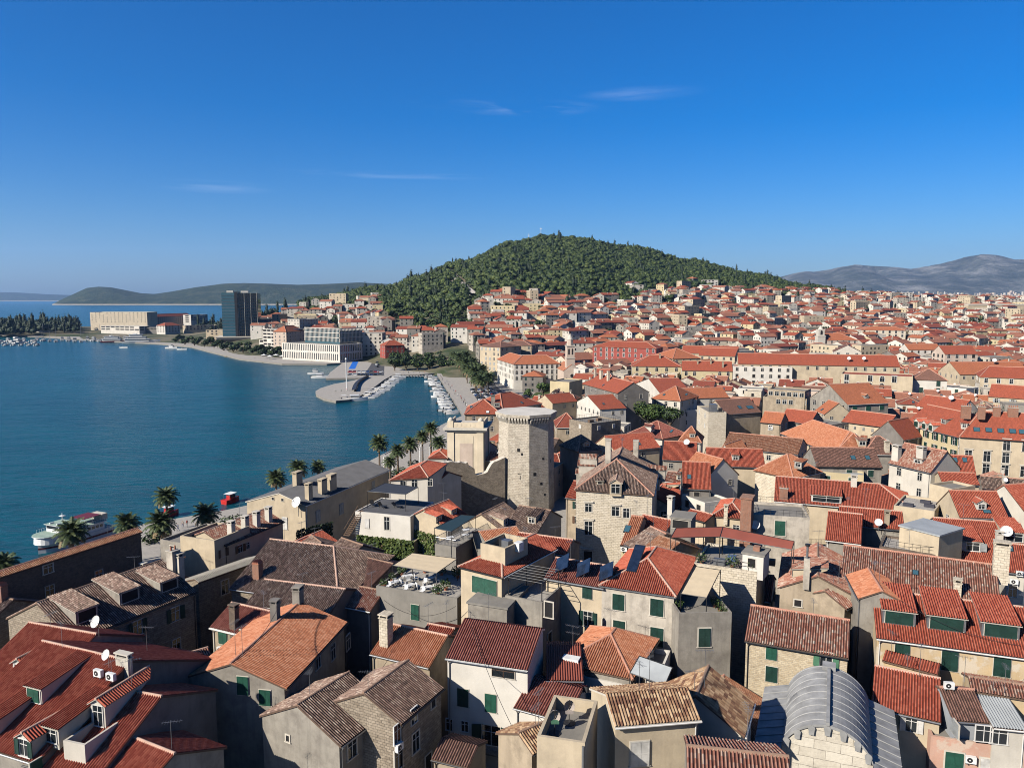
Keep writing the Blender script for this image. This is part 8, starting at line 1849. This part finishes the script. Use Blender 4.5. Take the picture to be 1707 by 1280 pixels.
def ship(name, label, px, py, L, B, a, cols, decks):
    q = P(px, py, WATER_Z); root = empty(name, (q.x, q.y, WATER_Z), a); tag(root, label, 'ship'); hb = MB(); n = 10; st = []
    for i in range(n + 1):
        t = i / n; w = B * (1 - t ** 3) * (.9 + .1 * min(1, t * 5)); st.append((L * (t - .5), w, L * .055 + 1.6 * t ** 2 * L / 30))
    for (x0, w0, z0), (x1, w1, z1) in zip(st, st[1:]):
        for s in (-1, 1): p = [(x0, s * w0, z0), (x1, s * w1, z1), (x1, s * w1 * .75, -.8), (x0, s * w0 * .75, -.8)]; hb.poly(p if s < 0 else p[::-1], cols[0])
        hb.poly([(x0, -w0, z0 - .1), (x1, -w1, z1 - .1), (x1, w1, z1 - .1), (x0, w0, z0 - .1)], 'frame_stone')
    hb.poly([(st[0][0], -st[0][1], st[0][2]), (st[0][0], st[0][1], st[0][2]), (st[0][0], st[0][1] * .75, -.8), (st[0][0], -st[0][1] * .75, -.8)], cols[0]); hb.build('hull', root)
    z = st[4][2]
    for k in range(decks):
        m = MB(); x0, x1, w = -L * (.42 - .06 * k), L * (.22 - .09 * k), B * (.86 - .1 * k); m.box(x0, x1, -w, w, z, z + 2.3, cols[1]); m.box(x0 + .5, x1 + .03, -w - .03, w + .03, z + .9, z + 1.8, 'glass'); m.box(x0 - 1.5, x1 + .5, -w - .3, w + .3, z + 2.3, z + 2.5, 'white_paint'); m.build('deck', root); z += 2.5
    m = MB(); m.cyl((-L * .1, 0, z), .15, .1, 4, 6, 'white_paint'); m.box(-L * .2, -L * .12, -.8, .8, z, z + 1.2, 'white_paint'); m.bar((-L * .1, -1, z + 2.5), (-L * .1, 1, z + 2.5), .06, 'white_paint'); m.build('mast', root)
    return root
def ferry():
    """white passenger ferry berthed by the near quay, bow rounded, dark red funnel deck"""
    q = P(112, 905, WATER_Z); root = empty('passenger_ferry', (-92.3, 157, WATER_Z), atan2(G1.y, G1.x) + pi); tag(root, 'white passenger ferry with a dark red upper deck moored at the near quay', 'ferry'); L, B = 25., 4.4; root.scale = (.62, .62, .62)
    hb = MB(); n = 14; st = []
    for i in range(n + 1):
        t = i / n; w = B * (1 - t ** 5) * (.97 + .03 * min(1, t * 4)); st.append((L * (t - .5), w, 2.4 + .5 * t ** 3))
    def band(z0, z1, mat, k=1., off=0.):
        for (x0, w0, a0), (x1, w1, a1) in zip(st, st[1:]):
            for s in (-1, 1): p = [(x0, s * (w0 * k + off), z1), (x1, s * (w1 * k + off), z1), (x1, s * (w1 * k + off), z0), (x0, s * (w0 * k + off), z0)]; hb.poly(p if s < 0 else p[::-1], mat)
        for x, w in ((st[0][0], st[0][1]), (st[-1][0], st[-1][1])): hb.poly([(x, -w * k - off, z1), (x, w * k + off, z1), (x, w * k + off, z0), (x, -w * k - off, z0)], mat)
    band(-.6, 1.3, 'white_paint', .96); band(1.3, 1.9, 'red_dark', 1., .02); band(1.9, 3.2, 'white_paint'); hb.poly([(x, -w, 3.1) for x, w, z in st] + [(x, w, 3.1) for x, w, z in st[::-1]], 'frame_stone'); hb.build('hull', root)
    m = MB(); m.box(-9, 9.2, -3.9, 3.9, 3.1, 5.6, 'white_paint'); m.cyl((9.2, 0, 3.1), 3.9, 3.7, 2.5, 20, 'white_paint'); 
    for i in range(11): m.box(-8.3 + i * 1.55, -7.2 + i * 1.55, -3.94, 3.94, 4.1, 5.0, 'glass')
    m.build('deckhouse', root)
    m = MB(); m.box(-10, 10, -4.2, 4.2, 5.6, 5.8, 'white_paint', top='deck_green'); m.cyl((9.2, 0, 5.58), 4.3, 4.3, .2, 20, 'white_paint', top='deck_green')
    for k in range(24):
        for s in (-1, 1): m.bar((-9.8 + k * .85, s * 4.1, 5.8), (-9.8 + k * .85, s * 4.1, 6.8), .035, 'white_paint', 4)
    for s in (-1, 1): m.bar((-9.8, s * 4.1, 6.8), (9.9, s * 4.1, 6.8), .04, 'white_paint', 4)
    m.build('upper_deck', root)
    m = MB(); m.box(1.5, 7.2, -3.0, 3.0, 5.8, 8.2, 'white_paint'); m.box(7.2, 7.24, -2.8, 2.8, 6.9, 7.8, 'glass'); m.box(1.9, 6.9, -3.04, 3.04, 6.9, 7.8, 'glass'); m.box(1.2, 7.8, -3.3, 3.3, 8.2, 8.35, 'white_paint', top='deck_green'); m.build('bridge', root)
    m = MB(); m.box(-8.5, -2, -3.2, 3.2, 8.0, 8.15, 'red_dark'); m.build('sun_roof', root)
    for x in (-8.2, -5.2, -2.3):
        for y in (-3, 3): p = MB(); p.cyl((x, y, 5.8), .06, .06, 2.2, 6, 'white_paint'); p.build('post', root)
    m = MB(); m.cyl((3.5, 0, 8.35), .16, .1, 3, 8, 'white_paint'); m.cyl((3.5, .9, 8.35), .35, .35, .5, 10, 'white_paint'); m.box(2.9, 4.1, -.9, .9, 10.3, 10.5, 'white_paint'); m.cyl((5.6, -1.6, 8.5), .28, .28, 1.3, 10, 'white_paint', axis=(1, 0, 0)); m.cyl((5.6, 1.8, 8.5), .28, .28, 1.3, 10, 'white_paint', axis=(1, 0, 0)); m.build('mast', root)
    m = MB(); m.box(-11.4, -9.2, -2.6, 2.6, 5.8, 7.9, 'frame_stone'); m.build('stern_shelter', root)
    # dinghy with red float and red kiosk boats at the quay
    for px, py, lab in ((386, 837, 'bright red boat with a white sunshade at the quay beyond the palms'), (283, 860, 'red hulled boat half hidden by the palms')):
        q = P(px, py, WATER_Z); r = empty('red_boat', (q.x, q.y, WATER_Z), 1.1); r.scale = (.72, .72, .72); tag(r, lab, 'boat'); b = MB()
        for i in range(6):
            x0, x1 = -3.5 + i * 1.17, -3.5 + (i + 1) * 1.17; w0, w1 = [1.5 * (1 - (j / 6) ** 3) for j in (i, i + 1)]
            for s in (-1, 1): p = [(x0, s * w0, 1.5), (x1, s * w1, 1.6), (x1, s * w1 * .8, -.3), (x0, s * w0 * .8, -.3)]; b.poly(p if s < 0 else p[::-1], 'red_paint')
            b.poly([(x0, -w0, 1.4), (x1, -w1, 1.5), (x1, w1, 1.5), (x0, w0, 1.4)], 'red_paint')
        b.poly([(-3.5, -1.5, 1.5), (-3.5, 1.5, 1.5), (-3.5, 1.2, -.3), (-3.5, -1.2, -.3)], 'red_paint'); b.build('hull', r)
        b = MB(); b.box(-1.4, 1.0, -.9, .9, 1.5, 2.9, 'red_paint'); b.box(-1.2, 1.02, -.92, .92, 2.1, 2.7, 'glass'); b.build('cabin', r)
        b = MB(); b.poly([(-2.2, -1.5, 3.3), (1.2, -1.5, 3.5), (1.2, 1.5, 3.5), (-2.2, 1.5, 3.3)], 'awning_white'); b.build('sunshade', r)
        for x, y in ((-2.1, -1.4), (-2.1, 1.4), (1.1, -1.4), (1.1, 1.4)): p = MB(); p.cyl((x, y, 1.4), .05, .05, 2.0, 5, 'metal'); p.build('post', r)
m_plain('deck_green', (.32, .42, .34), .7)
CARM = {}
def car_proto():
    """parked car: body, glasshouse, four wheels"""
    root = empty('parked_car'); b = MB(); pr = [(-2.1, .35), (-2.15, .75), (-1.9, .95), (-1.3, 1.0), (.8, .98), (1.9, .85), (2.1, .6), (2.1, .35)]
    for s in (-1, 1): p = [(x, s * .86, z) for x, z in pr]; b.poly(p[::-1] if s > 0 else p, 'car_grey')
    for (x0, z0), (x1, z1) in zip(pr, pr[1:]): b.poly([(x0, -.86, z0), (x0, .86, z0), (x1, .86, z1), (x1, -.86, z1)][::-1], 'car_grey')
    me = b.mesh('body'); link('body', me, root)
    g = MB(); t = [(-1.5, .96), (-1.1, 1.45), (.2, 1.47), (.95, .96)]
    for s in (-1, 1): p = [(x, s * (.82 if z < 1.2 else .66), z) for x, z in t]; g.poly(p if s < 0 else p[::-1], 'glass')
    for i, ((x0, z0), (x1, z1)) in enumerate(zip(t, t[1:])): w0, w1 = (.82 if z0 < 1.2 else .66), (.82 if z1 < 1.2 else .66); g.poly([(x0, -w0, z0), (x1, -w1, z1), (x1, w1, z1), (x0, w0, z0)][::-1], 'glass' if i != 1 else 'car_grey')
    link('glasshouse', g.mesh('glasshouse'), root)
    w = MB(); w.cyl((0, -.1, 0), .33, .33, .2, 14, 'tyre', axis=(0, 1, 0)); w.cyl((0, -.11, 0), .18, .18, .22, 10, 'metal', axis=(0, 1, 0)); wm = w.mesh('wheel')
    for x in (-1.3, 1.35):
        for y in (-.8, .8): o = link('wheel', wm, root); o.location = (x, y, .33)
    return root, me
def cars():
    root, me = car_proto(); mats = ['car_grey', 'car_black', 'car_white', 'car_white', 'car_red', 'car_blue']; bod = {}
    for m in set(mats):
        k = me.copy(); k.materials[0] = M[m]; bod[m] = k
    nm = {'car_grey': 'grey', 'car_black': 'black', 'car_white': 'white', 'car_red': 'red', 'car_blue': 'blue'}; rng = random.Random(6); first = True
    def put(q, a, where, key):
        nonlocal first
        o = root if first else copy_tree(root); first = False
        c = rng.choice(mats); [x for x in o.children if x.name.startswith('body')][0].data = bod[c]
        gl = [x for x in o.children if x.name.startswith('glasshouse')][0]
        o.location = q; o.rotation_euler = (0, 0, a); tag(o, None, 'car', 'parked cars'); PEND.append((o, f'{nm[c]} parked car', where, key))
    for row in range(3):
        a, b = (P(790 + row * 14, 652 - row * 1, 0), P(812 + row * 13, 676 - row, 0))
        for i in range(10): put(a.lerp(b, i / 10.), .15 + rng.uniform(-.05, .05), ['in the car park row nearest the palms', 'in the middle car park row', 'in the car park row by the arcade palace'][row], i)
    for i in range(16): q = P(585 + (i % 8) * 7, 626 - (i // 8) * 5, 0); put(q, rng.uniform(-.2, .2), 'by the blue court near the pier', i)
    for i in range(8): q = P(628 + i * .8, 612 - i * 3.4, 0); put(q, 1.4, 'along the street up from the pier', i)
def person_mesh(seed):
    """standing figure about 1.72 m grown from a joint skeleton: one continuous body"""
    rng = random.Random(seed); me = bpy.data.meshes.new('body'); st = rng.uniform(.08, .24)
    J = {'pelvis': (0, 0, .95), 'chest': (0, .0, 1.25), 'neck': (0, 0, 1.46), 'head': (0, -.02, 1.62), 'hl': (-.1, 0, .9), 'kl': (-.11, -st, .5), 'fl': (-.11, -st * .7, .06), 'tl': (-.11, -st * .7 - .14, .04), 'hr': (.1, 0, .9), 'kr': (.11, st * .6, .5), 'fr': (.11, st * 1.2, .08), 'tr': (.11, st * 1.2 - .14, .04), 'sl': (-.19, 0, 1.4), 'el': (-.25, .06, 1.12), 'wl': (-.24, -.08, .88), 'sr': (.19, 0, 1.4), 'er': (.25, -.02, 1.12), 'wr': (.25, -.14, .9), 'nl': (-.24, -.12, .8), 'nr': (.25, -.19, .83)}
    Rd = {'pelvis': .15, 'chest': .16, 'neck': .055, 'head': .1, 'hl': .09, 'kl': .065, 'fl': .045, 'tl': .04, 'hr': .09, 'kr': .065, 'fr': .045, 'tr': .04, 'sl': .06, 'el': .045, 'wl': .035, 'sr': .06, 'er': .045, 'wr': .035, 'nl': .035, 'nr': .035}
    ks = list(J); E = [('pelvis', 'chest'), ('chest', 'neck'), ('neck', 'head'), ('pelvis', 'hl'), ('hl', 'kl'), ('kl', 'fl'), ('fl', 'tl'), ('pelvis', 'hr'), ('hr', 'kr'), ('kr', 'fr'), ('fr', 'tr'), ('chest', 'sl'), ('sl', 'el'), ('el', 'wl'), ('wl', 'nl'), ('chest', 'sr'), ('sr', 'er'), ('er', 'wr'), ('wr', 'nr')]
    me.from_pydata([J[k] for k in ks], [(ks.index(a), ks.index(b)) for a, b in E], [])
    o = bpy.data.objects.new('person', me); COL.objects.link(o); o.modifiers.new('s', 'SKIN'); o.modifiers.new('u', 'SUBSURF').levels = 1
    for v, k in zip(me.skin_vertices[0].data, ks): v.radius = (Rd[k], Rd[k] * .8); v.use_root = k == 'pelvis'
    dg = bpy.context.evaluated_depsgraph_get(); ev = o.evaluated_get(dg); out = bpy.data.meshes.new_from_object(ev); bpy.data.objects.remove(o)
    return out
def people():
    rng = random.Random(9); base = [person_mesh(i) for i in range(3)]; tops = [('cloth_red', 'red'), ('white_paint', 'white'), ('cloth_blue', 'blue'), ('cloth_dark', 'black'), ('cloth', 'beige'), ('shut_pale_green', 'green')]; bots = [('cloth_dark', 'dark'), ('cloth_blue', 'blue'), ('cloth', 'light')]
    cache = {}
    spots = [(733 + i * 2.7 + rng.uniform(-2, 5), 628 + i * 3.0) for i in range(20)] + [(672 + i * 9, 622.5) for i in range(5)] + [(560 + i * 9, 655 - i * 1.5) for i in range(5)] + [(305, 880), (312, 878), (297, 885), (355, 880), (520, 604), (490, 603.5), (450, 601), (425, 598.5)]
    for i, (px, py) in enumerate(spots):
        q = P(px, py, 0); a = rng.randrange(6); b = rng.randrange(3); key = (i % 3, a, b)
        if key not in cache:
            m = base[i % 3].copy(); m.materials.clear()
            for n in (tops[a][0], bots[b][0], 'skin', 'bark'): m.materials.append(M[n])
            for f in m.polygons:
                z = f.center.z; x = abs(f.center.x); f.material_index = 1 if z < .95 and x < .2 and z > .12 else 2 if (z > 1.44 and not (z > 1.66 or f.center.y > .03 and z > 1.56)) or (x > .2 and z < 1.2) else 3 if z >= 1.5 or z <= .12 else 0
            cache[key] = m
        o = link('person', cache[key], None, (q.x, q.y, 0.0), rng.uniform(0, 6.28)); tag(o, None, 'person', 'people strolling on the waterfront')
        where = 'strolling on the palm promenade' if i < 20 else 'on the small harbour back quay' if i < 25 else 'standing on the pier' if i < 30 else 'walking on the quay by the near palms' if i < 34 else 'walking before the marble hotel'
        PEND.append((o, f'person in a {tops[a][1]} top and {bots[b][1]} trousers', where, -py))
def waterfront():
    # pier furniture: long dark bench wall, light mast, blue court, asphalt street and parking
    def sheet(name, lab, pts, z, mat):
        mb = MB(); q = [P(a, b, z) for a, b in pts]; 
        if (q[1] - q[0]).cross(q[2] - q[0]).z < 0: q = q[::-1]
        mb.poly(q, mat); tag(mb.build(name), lab, None, None, 'structure')
    sheet('road', 'grey asphalt street climbing from the pier', [(606, 626), (640, 626), (642, 590), (630, 590)], .004, 'asphalt')
    sheet('parking_road', 'asphalt car park beside the palms', [(783, 648), (806, 682), (862, 676), (824, 640)], .004, 'asphalt')
    sheet('park_ground', 'green lawn before the arcade palace', [(880, 664), (950, 660), (948, 650), (896, 652)], .008, 'grass')
    sheet('court_ground', 'bright blue painted court by the pier', [(581, 615), (592, 615), (598, 601), (589, 601)], .012, 'court_blue')
    q = P(578, 651, 0); mb = MB(); mb.cyl((0, 0, 0), .35, .2, 17, 10, 'white_paint'); mb.build('pole', r := empty('harbour_mast', (q.x, q.y, 0))); tag(r, 'tall white mast standing on the rounded pier head', 'mast'); mb = MB(); mb.cyl((0, 0, 17), .6, .3, .8, 10, 'white_paint'); mb.build('lamp_head', r)
    a, b = P(590, 653, 0), P(626, 629, 0); t = (b - a).normalized(); n = Vector((-t.y, t.x, 0)); mb = MB(); L = (b - a).length
    for i in range(30):
        f0, f1 = i / 30, (i + 1) / 30; p0, p1 = a + t * L * f0 + n * 6 * sin(f0 * 2), a + t * L * f1 + n * 6 * sin(f1 * 2)
        for q in ([p0 - n * 1.2, p1 - n * 1.2, p1 - n * 1.2 + Vector((0, 0, 1.6)), p0 - n * 1.2 + Vector((0, 0, 1.6))], [p0 - n * 1.2 + Vector((0, 0, 1.6)), p1 - n * 1.2 + Vector((0, 0, 1.6)), p1 + n * 1.2 + Vector((0, 0, .8)), p0 + n * 1.2 + Vector((0, 0, .8))]): mb.poly(q, 'metal_dark')
    tag(mb.build('long_bench'), 'long curved dark bench wall on the pier', 'bench')
    for i in range(16):       # cafe parasols by the hotel and on the quay
        px = 440 + i * 10 if i < 12 else 300 + i * 6; py = 596.5 + (i % 2) * 2 if i < 12 else 580; q = P(px, py, 0); r = empty('parasol', (q.x, q.y, 0)); tag(r, None, 'parasol', 'cafe parasols on the western quay'); PEND.append((r, 'pale square cafe parasol', 'on the quay before the marble hotel', i))
        mb = MB(); mb.cyl((0, 0, 0), .06, .06, 2.6, 6, 'metal'); mb.build('pole', r); mb = MB(); mb.cyl((0, 0, 2.3), 3.0, .1, 1.0, 4, 'awning_white', smooth=False); mb.build('canopy', r)
    # curved white lamp arms along the near quay
    for i, (px, py) in enumerate(((640, 765), (655, 762), (700, 748), (716, 745))):
        q = P(px, py + 22, 0); r = empty('street_lamp', (q.x, q.y, 0)); tag(r, ['white lamp arm beside the lone palm', 'white lamp arm between the quay palms', 'white lamp arm before the pointed red roof', 'white lamp arm nearest the cream pavilion'][i], 'lamp', 'white quay lamps'); mb = MB(); pts = [Vector((0, 0, 0)), Vector((0, 0, 4)), Vector((.3, .1, 5.2)), Vector((2.2, .8, 6.2)), Vector((4.2, 1.5, 6.6))]
        for a_, b_ in zip(pts, pts[1:]): mb.bar(a_, b_, .14, 'white_paint', 6)
        mb.build('pole', r); mb = MB(); mb.box(4.0, 5.2, 1.3, 2.0, 6.45, 6.7, 'white_paint'); mb.build('lamp_head', r)
    # white umbrellas, benches and hedges on the near promenade
    for i, (px, py) in enumerate(((640, 800), (655, 797), (668, 792), (622, 805), (690, 780), (250, 905), (262, 900), (395, 875), (375, 880))):
        q = P(px, py, 0); o = link('promenade_bush', bush_mesh(3 + i % 3, 1.3, 200, ('leaf_dark', 'leaf')), None, (q.x, q.y, 0)); o.scale = (1.6, 1.6, 1.1); tag(o, None, 'bush', 'bushes in the promenade planters'); PEND.append((o, 'low dark bush', 'in the planters along the near promenade', i))
# ---------------------------------------------------------------- build everything
oct_tower(); old_wall(); palace_end(); temple()
HS = near_houses()
rng = random.Random(77)
for k, H in HS.items():
    if H.zr < 12 or not hasattr(H, 'polys'): continue
    for i in range(rng.choice((1, 1, 2))):
        o = link('antenna', antenna_mesh(rng.choice((1.8, 2.6, 3.4))), H.root); o.location = (H.L * rng.uniform(.1, .9), rng.uniform(-.4, .4), H.zr - .1); o.rotation_euler = (0, 0, rng.uniform(0, 3))
def cable(a, b, label, sag=.8):
    mb = MB(); pts = [a.lerp(b, i / 14) - Vector((0, 0, sag * 4 * (i / 14) * (1 - i / 14))) for i in range(15)]
    for p, q in zip(pts, pts[1:]): mb.bar(p, q, .025, 'metal_dark', 4)
    tag(mb.build('overhead_cable'), label, 'cable')
cable(P(785, 1042, 15.6), P(872, 1245, 12), 'black cable running down across the front of the white three storey house')
cable(P(395, 1100, 17), P(470, 1000, 16), 'thin cable over the bright orange roof')
cable(P(640, 1000, 13), P(760, 1010, 13.2), 'loose cable drooping across the grey concrete terrace block', 1.6)
cable(P(1500, 1000, 18), P(1700, 1075, 15), 'thin cable crossing the red roof with three wide dormers')
cable(P(620, 1120, 11), P(655, 1080, 12), 'washing line cable beside the tall brown stone house')
mid_houses(); slope_landmarks()
print('gap', gap_fill()); print('slope', slope_houses())
rng = random.Random(12)
for H in ALLH:
    if H not in HS.values() and 90 < H.mw.translation.y < 330 and H.a > 3 and rng.random() < .8: auto_dormer(H, rng, H.tile, H.wallm)
for H in ALLH:
    if H.mw.translation.y < 260 and H.zr > 8: rain_goods(H, rng)
furnish(HS)
finish_labels(0)
plants(); boats(); cars(); people(); waterfront()
finish_labels(0)
# ---------------------------------------------------------------- air
def haze():
    mat = bpy.data.materials.new('haze'); mat.use_nodes = True; nt = mat.node_tree; nt.nodes.clear()
    o = nt.nodes.new('ShaderNodeOutputMaterial'); v = nt.nodes.new('ShaderNodeVolumePrincipled'); v.inputs['Density'].default_value = 2.7e-5; v.inputs['Color'].default_value = (.32, .56, 1, 1); v.inputs['Anisotropy'].default_value = .2
    nt.links.new(v.outputs[0], o.inputs['Volume']); M['haze'] = mat
    mb = MB(); mb.box(-15000, 15000, -2000, 17500, WATER_Z - 8, 1150, 'haze'); tag(mb.build('haze'), None, None, None, 'stuff')
haze()
